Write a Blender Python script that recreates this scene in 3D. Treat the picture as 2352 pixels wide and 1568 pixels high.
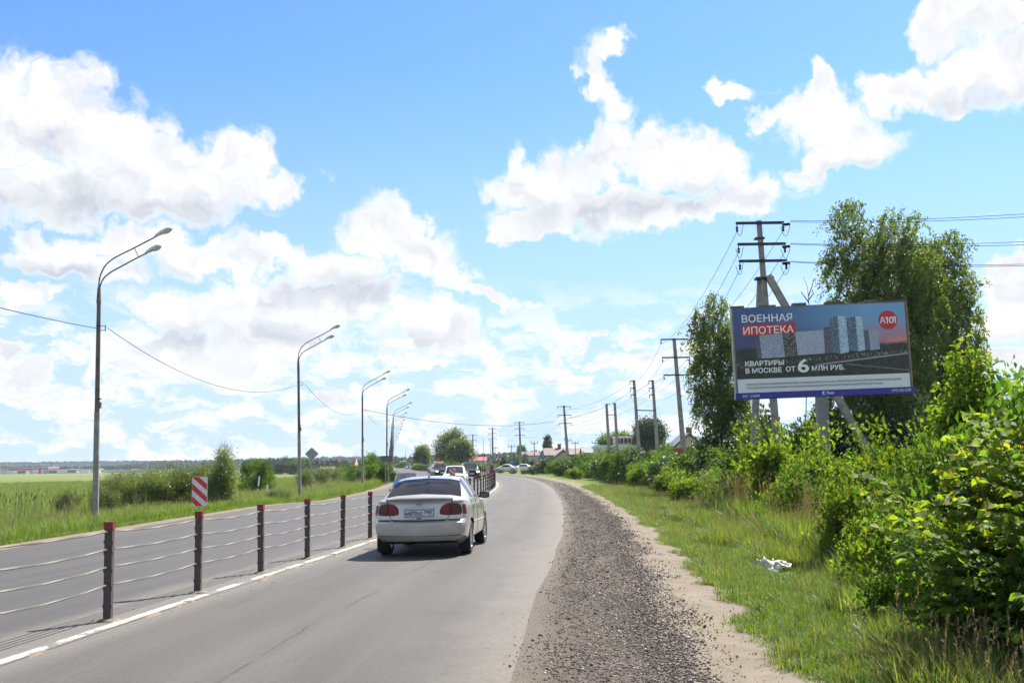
import bpy, bmesh, math, random
import numpy as np
from mathutils import Vector, Matrix, Euler

for o in list(bpy.data.objects):
    bpy.data.objects.remove(o)
scene = bpy.context.scene
C = scene.collection
R = math.radians
random.seed(7)
rng = np.random.default_rng(11)

# ------------------------------------------------------------------ camera
CAM_H = 1.6
FV, CX, CY = 2500.0, 1176.0, 784.0          # focal length and centre in photo units (2352 wide)
cam_d = bpy.data.cameras.new('camera')
cam_d.sensor_width = 36.0
cam_d.lens = FV / 2352 * 36.0
cam_d.clip_start = 0.1
cam_d.clip_end = 20000
cam = bpy.data.objects.new('camera', cam_d)
C.objects.link(cam)
CAM_R = Matrix.Rotation(R(90 + 6.47), 3, 'X') @ Matrix.Rotation(R(-0.8), 3, 'Z')
cam.matrix_world = Matrix.Translation((0, 0, CAM_H)) @ CAM_R.to_4x4()
scene.camera = cam

def ray(x, y):
    return CAM_R @ Vector(((x - CX) / FV, -(y - CY) / FV, -1.0))

def at(x, y, Y):
    d = ray(x, y)
    k = Y / d.y
    return Vector((d.x * k, Y, CAM_H + d.z * k))

# ------------------------------------------------------------------ view
vs = scene.view_settings
vs.view_transform = 'Standard'
vs.look = 'None'
vs.gamma = 1.0
vs.use_curve_mapping = False
vs.exposure = 1.45

# ------------------------------------------------------------------ sun
SUN_AZ, SUN_EL = 36.0, 51.0                 # degrees right of straight ahead, above the horizon
sd = bpy.data.lights.new('sun', 'SUN')
sd.energy = 5.0
sd.angle = R(0.53)
sd.color = (1.0, 0.95, 0.86)
sun = bpy.data.objects.new('sun', sd)
C.objects.link(sun)
sdir = Vector((math.sin(R(SUN_AZ)) * math.cos(R(SUN_EL)), math.cos(R(SUN_AZ)) * math.cos(R(SUN_EL)), math.sin(R(SUN_EL))))
sun.rotation_euler = (-sdir).to_track_quat('-Z', 'Y').to_euler()
sun.location = sdir * 200

# ------------------------------------------------------------------ world: sky with cumulus clouds
world = bpy.data.worlds.new('World')
scene.world = world
world.use_nodes = True

def build_sky():
    nt = world.node_tree
    N, L = nt.nodes, nt.links
    N.clear()
    def nd(t, **kw):
        n = N.new(t)
        for k, v in kw.items():
            setattr(n, k, v)
        return n
    def put(sock, v):
        if isinstance(v, bpy.types.NodeSocket):
            L.new(v, sock)
        else:
            sock.default_value = v
    def m(op, a, b=0.0, c=None, clamp=False):
        n = nd('ShaderNodeMath', operation=op, use_clamp=clamp)
        put(n.inputs[0], a); put(n.inputs[1], b)
        if c is not None:
            put(n.inputs[2], c)
        return n.outputs[0]
    def vm(op, a, b=None, c=None):
        n = nd('ShaderNodeVectorMath', operation=op)
        put(n.inputs[0], a)
        if b is not None: put(n.inputs[1], b)
        if c is not None: put(n.inputs[2], c)
        return n.outputs['Value'] if op == 'LENGTH' else n.outputs[0]
    def smooth(v, a, b, lo=0.0, hi=1.0):
        n = nd('ShaderNodeMapRange', interpolation_type='SMOOTHSTEP')
        put(n.inputs[0], v); put(n.inputs[1], a); put(n.inputs[2], b); put(n.inputs[3], lo); put(n.inputs[4], hi)
        return n.outputs[0]
    def noise(vec, scale, detail=6, rough=0.55, lac=2.1):
        n = nd('ShaderNodeTexNoise', noise_dimensions='3D')
        L.new(vec, n.inputs['Vector'])
        n.inputs['Scale'].default_value = scale; n.inputs['Detail'].default_value = detail
        n.inputs['Roughness'].default_value = rough; n.inputs['Lacunarity'].default_value = lac
        return n
    def mix(f, a, b):
        n = nd('ShaderNodeMix', data_type='RGBA')
        put(n.inputs['Factor'], f); put(n.inputs['A'], a); put(n.inputs['B'], b)
        return n.outputs['Result']
    def noise2(vec, scale, detail, rough=0.6):
        n = nd('ShaderNodeTexNoise', noise_dimensions='2D')
        L.new(vec, n.inputs['Vector'])
        n.inputs['Scale'].default_value = scale; n.inputs['Detail'].default_value = detail
        n.inputs['Roughness'].default_value = rough; n.inputs['Lacunarity'].default_value = 2.2
        return n
    tc = nd('ShaderNodeTexCoord')
    d = tc.outputs['Generated']
    sep = nd('ShaderNodeSeparateXYZ'); L.new(d, sep.inputs[0])
    az = m('MULTIPLY', m('ARCTAN2', sep.outputs[0], sep.outputs[1]), 57.29578)
    el = m('MULTIPLY', m('ARCSINE', sep.outputs[2]), 57.29578)
    comb = nd('ShaderNodeCombineXYZ'); L.new(az, comb.inputs[0]); L.new(el, comb.inputs[1])
    p0 = comb.outputs[0]
    def ang(x, y):
        v = ray(x, y).normalized()
        return math.degrees(math.atan2(v.x, v.y)), math.degrees(math.asin(v.z))
    def conv(lst):
        out = []
        for (x, y, rx, ry) in lst:
            a, e = ang(x, y)
            a2, _ = ang(x + rx, y); _, e2 = ang(x, y - ry)
            out.append((a, e, abs(a2 - a), abs(e2 - e)))
        return out
    def field(lst, vec):
        cur = None
        for (a, e, w, h) in lst:
            r = vm('LENGTH', vm('MULTIPLY_ADD', vec, (1 / w, 1 / h, 0), (-a / w, -e / h, 0)))
            cur = r if cur is None else m('MINIMUM', cur, r)
        return cur
    clouds = conv([
        (20,250,130,150),(140,270,150,120),(270,330,160,110),(420,390,150,85),(570,385,90,75),(650,425,80,48),(100,430,280,85),(400,460,230,58),
        (110,565,115,50),(300,560,150,55),(180,620,200,36),(480,585,130,60),(620,590,110,45),
        (870,535,85,75),(960,575,100,70),(1050,640,80,50),(1130,680,80,20),(770,620,140,65),(780,690,230,50),(590,690,160,70),(430,720,150,65),
        (640,780,200,85),(370,800,170,65),(990,750,130,65),(930,824,140,17),(320,850,140,32),(520,850,190,45),
        (60,690,110,26),(25,810,50,36),(50,865,60,28),
        (1200,430,65,80),(1290,430,90,75),(1390,350,85,105),(1375,200,52,110),(1415,120,34,48),(1520,350,100,85),(1630,370,100,75),(1720,430,90,50),
        (1230,515,105,40),(1430,480,240,60),(1640,470,150,45),
        (1685,213,68,26),(1885,195,55,55),(1890,270,140,80),(1955,340,110,70),(1890,385,90,40),(1800,260,70,40),
        (2140,60,75,75),(2260,20,150,100),(2340,150,150,100),(2210,180,150,75),(2090,200,110,60),
        (2310,605,60,50),(2330,700,85,95),(2310,825,80,34),
        (1262,800,36,32),(1250,850,80,36),(1330,875,60,20),(1400,832,50,20),(1420,775,28,12),(1340,790,26,9),(1500,815,75,30),(1590,790,55,50),
        (200,905,200,20),(800,905,120,16),(1120,900,90,18),(100,935,160,18)])
    grey = conv([(120,470,300,60),(420,480,190,44),(100,330,60,30),(130,635,150,26),(360,620,90,20),(800,665,150,38),(880,785,110,24),(1380,480,170,38),
            (1580,450,140,34),(620,770,140,30),(420,770,110,26),(1960,390,60,16),(2250,230,110,24),(1240,880,60,12),(2330,780,50,24)])
    # clear sky
    sky = nd('ShaderNodeTexSky', sky_type='NISHITA')
    sky.sun_disc = False
    sky.sun_elevation = R(SUN_EL)
    sky.sun_rotation = R(SUN_AZ)
    sky.altitude = 100; sky.air_density = 1.0; sky.dust_density = 0.4; sky.ozone_density = 2.2
    skyc = vm('MULTIPLY', sky.outputs[0], (SKY_S * 0.80, SKY_S * 1.11, SKY_S * 1.44))
    skyc = mix(smooth(el, 22.0, -1.0, 0.0, 0.9), skyc, (0.238, 0.300, 0.400, 1))
    WHITE, GREY = (0.390, 0.392, 0.396, 1), (0.232, 0.250, 0.284, 1)
    def bgnode(col):
        bg = nd('ShaderNodeBackground'); put(bg.inputs['Color'], col)
        return bg.outputs[0]
    # turbulence that breaks up every outline (only reached for the part of the sky in view)
    w1 = noise2(p0, 0.36, 4, 0.52)
    offc = vm('SUBTRACT', w1.outputs['Color'], (0.5, 0.5, 0.5))
    off = vm('MULTIPLY', offc, (4.4, 3.4, 0))
    p = vm('ADD', p0, off)
    fine = noise2(p, 0.75, 5, 0.56).outputs['Fac']
    fineS = noise2(p, 0.42, 2, 0.5).outputs['Fac']
    lit = noise2(vm('ADD', p, (0.45, 0.95, 0)), 0.42, 2, 0.5).outputs['Fac']
    band = noise2(vm('MULTIPLY', vm('ADD', p0, vm('MULTIPLY', off, (0.6, 0.3, 0))), (0.40, 1.0, 1.0)), 0.85, 5, 0.6).outputs['Fac']
    bm = m('MULTIPLY', m('MULTIPLY', smooth(band, 0.43, 0.61), smooth(el, 10.5, 6.0)), 0.85)
    def tile(lo, hi):
        cl = [c for c in clouds if c[0] + c[2] > lo - 2.2 and c[0] - c[2] < hi + 2.2]
        gr = [c for c in grey if c[0] + 1.4 * c[2] > lo - 2.2 and c[0] - 1.4 * c[2] < hi + 2.2]
        dens = m('MULTIPLY_ADD', m('SUBTRACT', fine, 0.5), 0.72, m('SUBTRACT', 1.0, field(cl, p)))
        mask = m('MAXIMUM', smooth(dens, -0.12, 0.42), bm)
        g = smooth(field(gr, vm('ADD', p0, vm('MULTIPLY', off, (0.45, 0.45, 0)))), 1.75, 0.0)
        g = m('MULTIPLY', g, smooth(dens, 0.05, 0.45))
        puff = m('MULTIPLY', m('MULTIPLY', m('SUBTRACT', lit, fineS), 1.15), smooth(dens, 0.0, 0.5))
        dark = m('ADD', m('MULTIPLY', g, 0.62), m('ADD', m('ADD', puff, m('MULTIPLY', smooth(dens, 0.05, 0.6), 0.14)), m('MULTIPLY', m('SUBTRACT', 0.6, fine), m('MULTIPLY', smooth(dens, 0.0, 0.5), 0.5))), clamp=True)
        return bgnode(mix(mask, skyc, mix(dark, WHITE, GREY)))
    def mixs(f, a, b):
        n = nd('ShaderNodeMixShader')
        put(n.inputs[0], f); L.new(a, n.inputs[1]); L.new(b, n.inputs[2])
        return n.outputs[0]
    cuts = [-32, -15, -6.5, 2, 11, 32]
    t = [tile(cuts[i], cuts[i + 1]) for i in range(5)]
    gt = lambda v: m('GREATER_THAN', az, v)
    inview = mixs(gt(-6.5), mixs(gt(-15), t[0], t[1]), mixs(gt(2), t[2], mixs(gt(11), t[3], t[4])))
    # the same kind of cumulus goes on all round outside the view, cover raised there to lift the fill light
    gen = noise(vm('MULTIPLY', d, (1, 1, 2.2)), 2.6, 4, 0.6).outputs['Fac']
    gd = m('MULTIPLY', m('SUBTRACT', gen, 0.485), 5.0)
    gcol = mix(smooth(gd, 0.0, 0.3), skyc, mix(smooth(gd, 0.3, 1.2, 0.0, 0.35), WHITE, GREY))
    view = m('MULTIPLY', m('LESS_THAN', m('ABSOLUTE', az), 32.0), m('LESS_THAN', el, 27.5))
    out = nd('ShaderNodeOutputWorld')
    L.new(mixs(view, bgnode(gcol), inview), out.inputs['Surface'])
SKY_S = 0.0505
build_sky()
scene.cycles.max_bounces = 5
scene.cycles.diffuse_bounces = 3
scene.cycles.glossy_bounces = 2
scene.cycles.transmission_bounces = 4
world.cycles.sampling_method = 'MANUAL'
world.cycles.sample_map_resolution = 512
# ------------------------------------------------------------------ helpers
def tag(o, label=None, cat=None, group=None, kind=None):
    if label: o['label'] = label
    if cat: o['category'] = cat
    if group: o['group'] = group
    if kind: o['kind'] = kind
    return o

def empty(name, loc=(0, 0, 0), rz=0.0):
    o = bpy.data.objects.new(name, None)
    o.empty_display_size = 0.2
    C.objects.link(o)
    o.location = loc
    o.rotation_euler = (0, 0, rz)
    return o

def link_mesh(name, me, mat, parent=None):
    if mat is not None and not me.materials:
        me.materials.append(mat)
    o = bpy.data.objects.new(name, me)
    C.objects.link(o)
    if parent is not None:
        o.parent = parent
    return o

def copy_tree(o, parent=None):
    c = o.copy()
    C.objects.link(c)
    c.parent = parent
    for ch in [x for x in bpy.data.objects if x.parent == o]:
        copy_tree(ch, c)
    return c

def np_mesh(name, V, F):
    """V (n,3) and F (m,k) numpy arrays, all faces with the same number of corners"""
    V = np.asarray(V, dtype=np.float32); F = np.asarray(F, dtype=np.int32)
    me = bpy.data.meshes.new(name)
    m_, k = F.shape
    me.vertices.add(len(V)); me.vertices.foreach_set('co', V.ravel())
    me.loops.add(m_ * k); me.loops.foreach_set('vertex_index', F.ravel())
    me.polygons.add(m_)
    me.polygons.foreach_set('loop_start', np.arange(m_, dtype=np.int32) * k)
    me.polygons.foreach_set('loop_total', np.full(m_, k, dtype=np.int32))
    me.update(calc_edges=True)
    return me

class MB:
    """collects simple shapes for one mesh"""
    def __init__(self):
        self.v, self.f = [], []
    def add(self, vs, fs):
        n = len(self.v)
        self.v += [tuple(x) for x in vs]
        self.f += [tuple(i + n for i in f) for f in fs]
        return self
    def box(self, c, s, rot=None):
        hx, hy, hz = s[0] / 2, s[1] / 2, s[2] / 2
        vs = [Vector((x, y, z)) for x in (-hx, hx) for y in (-hy, hy) for z in (-hz, hz)]
        if rot is not None:
            vs = [rot @ v for v in vs]
        c = Vector(c)
        return self.add([v + c for v in vs], [(0, 1, 3, 2), (4, 6, 7, 5), (0, 4, 5, 1), (2, 3, 7, 6), (0, 2, 6, 4), (1, 5, 7, 3)])
    def bar(self, a, b, w, h=None, up=(0, 0, 1)):
        a, b = Vector(a), Vector(b); h = h or w
        d = b - a
        y = d.normalized(); x = y.cross(Vector(up))
        if x.length < 1e-4: x = y.cross(Vector((1, 0, 0)))
        x.normalize(); z = x.cross(y)
        rot = Matrix((x, y, z)).transposed()
        return self.box((a + b) / 2, (w, d.length, h), rot)
    def tube(self, pts, rad, n=8, cap=True):
        pts = [Vector(p) for p in pts]
        if not hasattr(rad, '__len__'): rad = [rad] * len(pts)
        base = len(self.v)
        prev = None
        for i, p in enumerate(pts):
            t = (pts[min(i + 1, len(pts) - 1)] - pts[max(i - 1, 0)])
            if t.length < 1e-9: t = Vector((0, 0, 1))
            t.normalize()
            if prev is None:
                a = t.cross(Vector((0, 0, 1)))
                if a.length < 0.05: a = t.cross(Vector((1, 0, 0)))
            else:
                a = prev - t * prev.dot(t)
            a.normalize(); prev = a
            b = t.cross(a)
            for k in range(n):
                th = 2 * math.pi * k / n
                self.v.append(tuple(p + (a * math.cos(th) + b * math.sin(th)) * rad[i]))
        for i in range(len(pts) - 1):
            for k in range(n):
                k2 = (k + 1) % n
                self.f.append((base + i * n + k, base + i * n + k2, base + (i + 1) * n + k2, base + (i + 1) * n + k))
        if cap:
            self.f.append(tuple(base + k for k in range(n))[::-1])
            e = base + (len(pts) - 1) * n
            self.f.append(tuple(e + k for k in range(n)))
        return self
    def lathe(self, prof, c=(0, 0, 0), n=16, axis='Z', cap=True):
        """prof: list of (radius, height)"""
        base = len(self.v); c = Vector(c)
        for (r_, h) in prof:
            for k in range(n):
                th = 2 * math.pi * k / n
                p = (r_ * math.cos(th), r_ * math.sin(th), h)
                if axis == 'X': p = (p[2], p[0], p[1])
                if axis == 'Y': p = (p[1], p[2], p[0])
                self.v.append(tuple(c + Vector(p)))
        for i in range(len(prof) - 1):
            for k in range(n):
                k2 = (k + 1) % n
                self.f.append((base + i * n + k, base + i * n + k2, base + (i + 1) * n + k2, base + (i + 1) * n + k))
        if cap:
            self.f.append(tuple(base + k for k in range(n))[::-1])
            e = base + (len(prof) - 1) * n
            self.f.append(tuple(e + k for k in range(n)))
        return self
    def prism(self, poly, depth, frame=None):
        """poly: 2D outline (x,z) extruded along y from 0 to depth; frame: 4x4"""
        n = len(poly)
        vs = [Vector((x, 0, z)) for x, z in poly] + [Vector((x, depth, z)) for x, z in poly]
        if frame is not None: vs = [frame @ v for v in vs]
        fs = [tuple(range(n)), tuple(range(2 * n - 1, n - 1, -1))]
        fs += [(i, i + n, (i + 1) % n + n, (i + 1) % n) for i in range(n)]
        return self.add(vs, fs)
    def mesh(self, name, smooth=False):
        me = bpy.data.meshes.new(name)
        me.from_pydata(self.v, [], self.f)
        bm = bmesh.new(); bm.from_mesh(me)
        bmesh.ops.recalc_face_normals(bm, faces=bm.faces)
        bm.to_mesh(me); bm.free()
        if smooth:
            me.shade_smooth()
            try: me.set_sharp_from_angle(angle=R(38))
            except Exception: pass
        return me
    def build(self, name, mat, parent=None, smooth=False):
        return link_mesh(name, self.mesh(name, smooth), mat, parent)

# ------------------------------------------------------------------ materials
MATS = {}
ALB = 0.80        # the photograph is exposed bright: base colours are kept low against it
def mat(name, base=(0.5, 0.5, 0.5), rough=0.6, metal=0.0, var=0.0, vscale=4.0, bump=0.0, bscale=30.0, col2=None, spec=0.5, coat=0.0, coord='Object', thresh=(0.35, 0.65), detail=6, emit=None):
    base = tuple(c * ALB for c in base); col2 = tuple(c * ALB for c in col2) if col2 else None
    m_ = bpy.data.materials.new(name)
    m_.use_nodes = True
    nt = m_.node_tree; N, L = nt.nodes, nt.links
    bs = N['Principled BSDF']
    bs.inputs['Base Color'].default_value = (*base, 1)
    bs.inputs['Roughness'].default_value = rough
    bs.inputs['Metallic'].default_value = metal
    bs.inputs['Specular IOR Level'].default_value = spec
    bs.inputs['Coat Weight'].default_value = coat
    bs.inputs['Coat Roughness'].default_value = 0.06
    if emit:
        bs.inputs['Emission Color'].default_value = (*emit[0], 1); bs.inputs['Emission Strength'].default_value = emit[1]
    tc = N.new('ShaderNodeTexCoord')
    if var > 0 or col2:
        nz = N.new('ShaderNodeTexNoise'); nz.inputs['Scale'].default_value = vscale; nz.inputs['Detail'].default_value = detail; nz.inputs['Roughness'].default_value = 0.65
        L.new(tc.outputs[coord], nz.inputs['Vector'])
        rp = N.new('ShaderNodeValToRGB')
        rp.color_ramp.elements[0].position, rp.color_ramp.elements[1].position = thresh
        c2 = col2 or tuple(min(1, c * (1 + var)) for c in base)
        c1 = base if col2 else tuple(c * (1 - var) for c in base)
        rp.color_ramp.elements[0].color = (*c1, 1); rp.color_ramp.elements[1].color = (*c2, 1)
        L.new(nz.outputs['Fac'], rp.inputs['Fac'])
        L.new(rp.outputs['Color'], bs.inputs['Base Color'])
    if bump > 0:
        nb = N.new('ShaderNodeTexNoise'); nb.inputs['Scale'].default_value = bscale; nb.inputs['Detail'].default_value = 5
        L.new(tc.outputs[coord], nb.inputs['Vector'])
        bp = N.new('ShaderNodeBump'); bp.inputs['Strength'].default_value = bump; bp.inputs['Distance'].default_value = 0.02
        L.new(nb.outputs['Fac'], bp.inputs['Height']); L.new(bp.outputs['Normal'], bs.inputs['Normal'])
    MATS[name] = m_
    return m_

class NG:
    """short-hand for writing shader graphs"""
    def __init__(self, name):
        self.m = bpy.data.materials.new(name); self.m.use_nodes = True
        self.nt = self.m.node_tree; self.N = self.nt.nodes; self.L = self.nt.links
        self.bs = self.N['Principled BSDF']; self.out = self.N['Material Output']
        self.tc = self.N.new('ShaderNodeTexCoord')
        MATS[name] = self.m
    def put(self, s, v):
        if isinstance(v, bpy.types.NodeSocket): self.L.new(v, s)
        else: s.default_value = v
    def math(self, op, a, b=0.0, c=None, clamp=False):
        n = self.N.new('ShaderNodeMath'); n.operation = op; n.use_clamp = clamp
        self.put(n.inputs[0], a); self.put(n.inputs[1], b)
        if c is not None: self.put(n.inputs[2], c)
        return n.outputs[0]
    def noise(self, scale, vec=None, detail=5, rough=0.6, dist=0.0):
        n = self.N.new('ShaderNodeTexNoise'); n.inputs['Scale'].default_value = scale; n.inputs['Detail'].default_value = detail
        n.inputs['Roughness'].default_value = rough; n.inputs['Distortion'].default_value = dist
        self.L.new(vec if vec is not None else self.tc.outputs['Object'], n.inputs['Vector'])
        return n.outputs['Fac']
    def ss(self, v, a, b, lo=0.0, hi=1.0):
        n = self.N.new('ShaderNodeMapRange'); n.interpolation_type = 'SMOOTHSTEP'
        self.put(n.inputs[0], v); n.inputs[1].default_value = a; n.inputs[2].default_value = b
        n.inputs[3].default_value = lo; n.inputs[4].default_value = hi
        return n.outputs[0]
    def mix(self, f, a, b, mode='MIX'):
        n = self.N.new('ShaderNodeMix'); n.data_type = 'RGBA'; n.blend_type = mode
        self.put(n.inputs['Factor'], f)
        self.put(n.inputs['A'], (*a, 1) if isinstance(a, tuple) else a)
        self.put(n.inputs['B'], (*b, 1) if isinstance(b, tuple) else b)
        return n.outputs['Result']
    def vmul(self, v, s):
        n = self.N.new('ShaderNodeVectorMath'); n.operation = 'MULTIPLY'
        self.L.new(v, n.inputs[0]); n.inputs[1].default_value = s
        return n.outputs[0]
    def sep(self, v):
        n = self.N.new('ShaderNodeSeparateXYZ'); self.L.new(v, n.inputs[0]); return n.outputs
    def bump(self, h, strength=0.5, dist=0.01):
        n = self.N.new('ShaderNodeBump'); n.inputs['Strength'].default_value = strength; n.inputs['Distance'].default_value = dist
        self.L.new(h, n.inputs['Height']); self.L.new(n.outputs[0], self.bs.inputs['Normal'])
    def color(self, c, k=1.0): self.put(self.bs.inputs['Base Color'], self.vmul(c, (ALB * k,) * 3))
    def rough(self, r): self.put(self.bs.inputs['Roughness'], r)

def leaf_mat(name, cols, trans=0.42, rough=0.42, spec=0.5, inst=False, tint=1.35):
    g = NG(name)
    geo = g.N.new('ShaderNodeNewGeometry')
    rnd = geo.outputs['Random Per Island']
    rp = g.N.new('ShaderNodeValToRGB')
    els = rp.color_ramp.elements
    els[0].color = (*cols[0], 1); els[1].color = (*cols[-1], 1)
    for i, c in enumerate(cols[1:-1]):
        e = els.new((i + 1) / (len(cols) - 1)); e.color = (*c, 1)
    g.L.new(rnd, rp.inputs['Fac'])
    col = rp.outputs['Color']
    # slow drift of colour over the plant and from plant to plant
    oi = g.N.new('ShaderNodeObjectInfo')
    br = g.math('MULTIPLY_ADD', oi.outputs['Random'], 0.5, 0.75)
    lo = g.math('MULTIPLY', br, g.ss(g.noise(0.9, g.tc.outputs['Object'], 3), 0.3, 0.7, 0.72, 1.28))
    vmn = g.N.new('ShaderNodeVectorMath'); vmn.operation = 'SCALE'
    g.L.new(col, vmn.inputs[0]); g.L.new(lo, vmn.inputs['Scale'])
    col = vmn.outputs[0]
    g.color(col); g.rough(rough); g.bs.inputs['Specular IOR Level'].default_value = spec
    tr = g.N.new('ShaderNodeBsdfTranslucent')
    tcol = g.vmul(col, (tint * 1.25 * ALB, tint * 1.15 * ALB, tint * 0.45 * ALB))
    g.L.new(tcol, tr.inputs['Color'])
    mx = g.N.new('ShaderNodeMixShader'); mx.inputs[0].default_value = trans
    g.L.new(g.bs.outputs[0], mx.inputs[1]); g.L.new(tr.outputs[0], mx.inputs[2])
    g.L.new(mx.outputs[0], g.out.inputs['Surface'])
    return g.m

M_leaf_bush = leaf_mat('leaf_bush', [(0.045, 0.11, 0.018), (0.075, 0.155, 0.022), (0.11, 0.19, 0.026)], trans=0.48, rough=0.58, spec=0.25)
M_leaf_yel = leaf_mat('leaf_yellow_green', [(0.07, 0.15, 0.018), (0.12, 0.21, 0.022), (0.19, 0.25, 0.026)], trans=0.52, rough=0.58, spec=0.25)
M_leaf_lime = leaf_mat('leaf_lime', [(0.06, 0.135, 0.02), (0.10, 0.19, 0.026), (0.17, 0.25, 0.03)], trans=0.55, rough=0.6, spec=0.14)
M_leaf_birch = leaf_mat('leaf_birch', [(0.065, 0.12, 0.027), (0.11, 0.175, 0.036), (0.165, 0.225, 0.05)], trans=0.52, rough=0.45)
M_leaf_willow = leaf_mat('leaf_willow', [(0.08, 0.135, 0.04), (0.12, 0.18, 0.05), (0.18, 0.22, 0.08)], trans=0.36, rough=0.4)
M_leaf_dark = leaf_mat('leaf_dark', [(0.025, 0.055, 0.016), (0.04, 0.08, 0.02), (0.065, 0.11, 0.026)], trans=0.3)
M_grass = leaf_mat('grass_blade', [(0.075, 0.15, 0.024), (0.125, 0.215, 0.034), (0.205, 0.275, 0.06)], trans=0.44, rough=0.5)
M_grass_short = leaf_mat('grass_short', [(0.07, 0.14, 0.022), (0.115, 0.20, 0.03), (0.18, 0.245, 0.05)], trans=0.42, rough=0.5)
M_grass_dry = leaf_mat('grass_dry', [(0.13, 0.20, 0.04), (0.22, 0.26, 0.07), (0.34, 0.33, 0.13)], trans=0.36, rough=0.6, tint=1.15)
M_seed = leaf_mat('grass_seed', [(0.22, 0.16, 0.10), (0.30, 0.23, 0.14), (0.38, 0.31, 0.19)], trans=0.25, rough=0.7, tint=1.0)
M_bark = mat('bark', (0.09, 0.07, 0.05), 0.9, var=0.5, vscale=12, bump=0.5)
M_birch_bark = mat('birch_bark', (0.05, 0.045, 0.04), 0.8, col2=(0.62, 0.60, 0.56), vscale=5, thresh=(0.36, 0.46))
M_concrete = mat('pole_concrete', (0.30, 0.29, 0.275), 0.85, var=0.28, vscale=3.5, bump=0.25, bscale=40)
M_galv = mat('galvanised', (0.36, 0.37, 0.37), 0.55, metal=0.35, var=0.2, vscale=5)
M_pole_up = mat('pole_weathered', (0.10, 0.085, 0.078), 0.65, metal=0.1, col2=(0.22, 0.165, 0.135), vscale=3, thresh=(0.4, 0.7))
M_pole_arm = mat('arm_dark', (0.12, 0.125, 0.13), 0.5, metal=0.4, var=0.2)
M_wire = mat('wire', (0.03, 0.03, 0.033), 0.6)
M_wire_far = mat('wire_aluminium', (0.16, 0.17, 0.18), 0.5, metal=0.4)
M_black_steel = mat('dark_steel', (0.03, 0.03, 0.032), 0.55, metal=0.3)
M_post = mat('barrier_post', (0.078, 0.064, 0.056), 0.62, metal=0.2, col2=(0.15, 0.095, 0.065), vscale=7, thresh=(0.48, 0.8), bump=0.12, bscale=60)
M_cap = mat('barrier_cap', (0.23, 0.022, 0.018), 0.5, var=0.25, vscale=14)
M_rope = mat('barrier_rope', (0.135, 0.12, 0.103), 0.62, metal=0.15, var=0.2, vscale=30)
M_white = mat('white_paint', (0.78, 0.78, 0.77), 0.5, var=0.08)
M_refl_white = mat('sign_white', (0.74, 0.73, 0.72), 0.4, var=0.06, vscale=20)
M_refl_red = mat('sign_red', (0.60, 0.035, 0.035), 0.4, var=0.10, vscale=20)
M_sign_back = mat('sign_back', (0.34, 0.38, 0.36), 0.5, metal=0.3, var=0.1)
M_sign_back_dark = mat('sign_back_dark', (0.12, 0.13, 0.135), 0.5, metal=0.3, var=0.1)
M_blue = mat('sign_blue', (0.02, 0.10, 0.45), 0.45, var=0.06)
M_black = mat('black_plastic', (0.012, 0.012, 0.013), 0.5)

# ------------------------------------------------------------------ the lie of the land
def pw(pts):
    xs = np.array([p[0] for p in pts], float); ys = np.array([p[1] for p in pts], float)
    # monotone-ish cubic through the points (finite-difference tangents)
    m_ = np.gradient(ys, xs)
    def fn(x):
        x = np.asarray(x, float)
        xc = np.clip(x, xs[0], xs[-1])
        i = np.clip(np.searchsorted(xs, xc) - 1, 0, len(xs) - 2)
        h = xs[i + 1] - xs[i]; t = (xc - xs[i]) / h
        y = (ys[i] * (2*t**3 - 3*t**2 + 1) + m_[i] * h * (t**3 - 2*t**2 + t) + ys[i+1] * (-2*t**3 + 3*t**2) + m_[i+1] * h * (t**3 - t**2))
        return y + np.where(x > xs[-1], (x - xs[-1]) * m_[-1], 0) + np.where(x < xs[0], (x - xs[0]) * m_[0], 0)
    return fn
ROADZ = pw([(-80, 0), (0, 0), (45, 0.0), (85, 0.12), (130, 0.3), (187, 0.6), (300, 0.7), (480, 1.2), (800, 1.5), (1200, 1.5)])
BX = pw([(-80, -8.2), (0, -5.0), (8, -4.74), (11.7, -4.455), (17, -3.935), (22, -3.49), (32, -2.72), (45, -2.05), (61, -1.58), (76, -1.36), (93, -1.65), (115, -3.0), (148, -7.5), (187, -14.5), (235, -20.5), (300, -26.5), (365, -32), (480, -44), (800, -78)])
RW = pw([(-80, 4.6), (8, 4.62), (22, 4.40), (35, 4.15), (60, 3.95), (90, 3.9), (150, 4.9), (200, 5.0), (800, 5.0)])
LE = pw([(-80, -11.5), (5, -11), (23, -10.7), (37, -10.7), (60, -10.3), (80, -10.2), (101, -11.2), (126, -13), (153, -15.6), (187, -20.4), (235, -26.5), (300, -33.5), (365, -39.5), (480, -52), (800, -86)])
def smoothed(fn):
    # take the small wiggles out of the hand-read points
    ys = np.arange(-120, 900, 0.5); v = fn(ys); k = np.exp(-0.5 * (np.arange(-24, 25) / 9.0) ** 2); k /= k.sum()
    vp = np.convolve(np.pad(v, 24, mode='reflect', reflect_type='odd'), k, mode='valid')
    return lambda y: np.interp(y, ys, vp)
BX, RW, LE = smoothed(BX), smoothed(RW), smoothed(LE)
RE = lambda y: BX(y) + RW(y)

def sstep(x, a, b):
    t = np.clip((x - a) / (b - a), 0, 1)
    return t * t * (3 - 2 * t)

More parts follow.
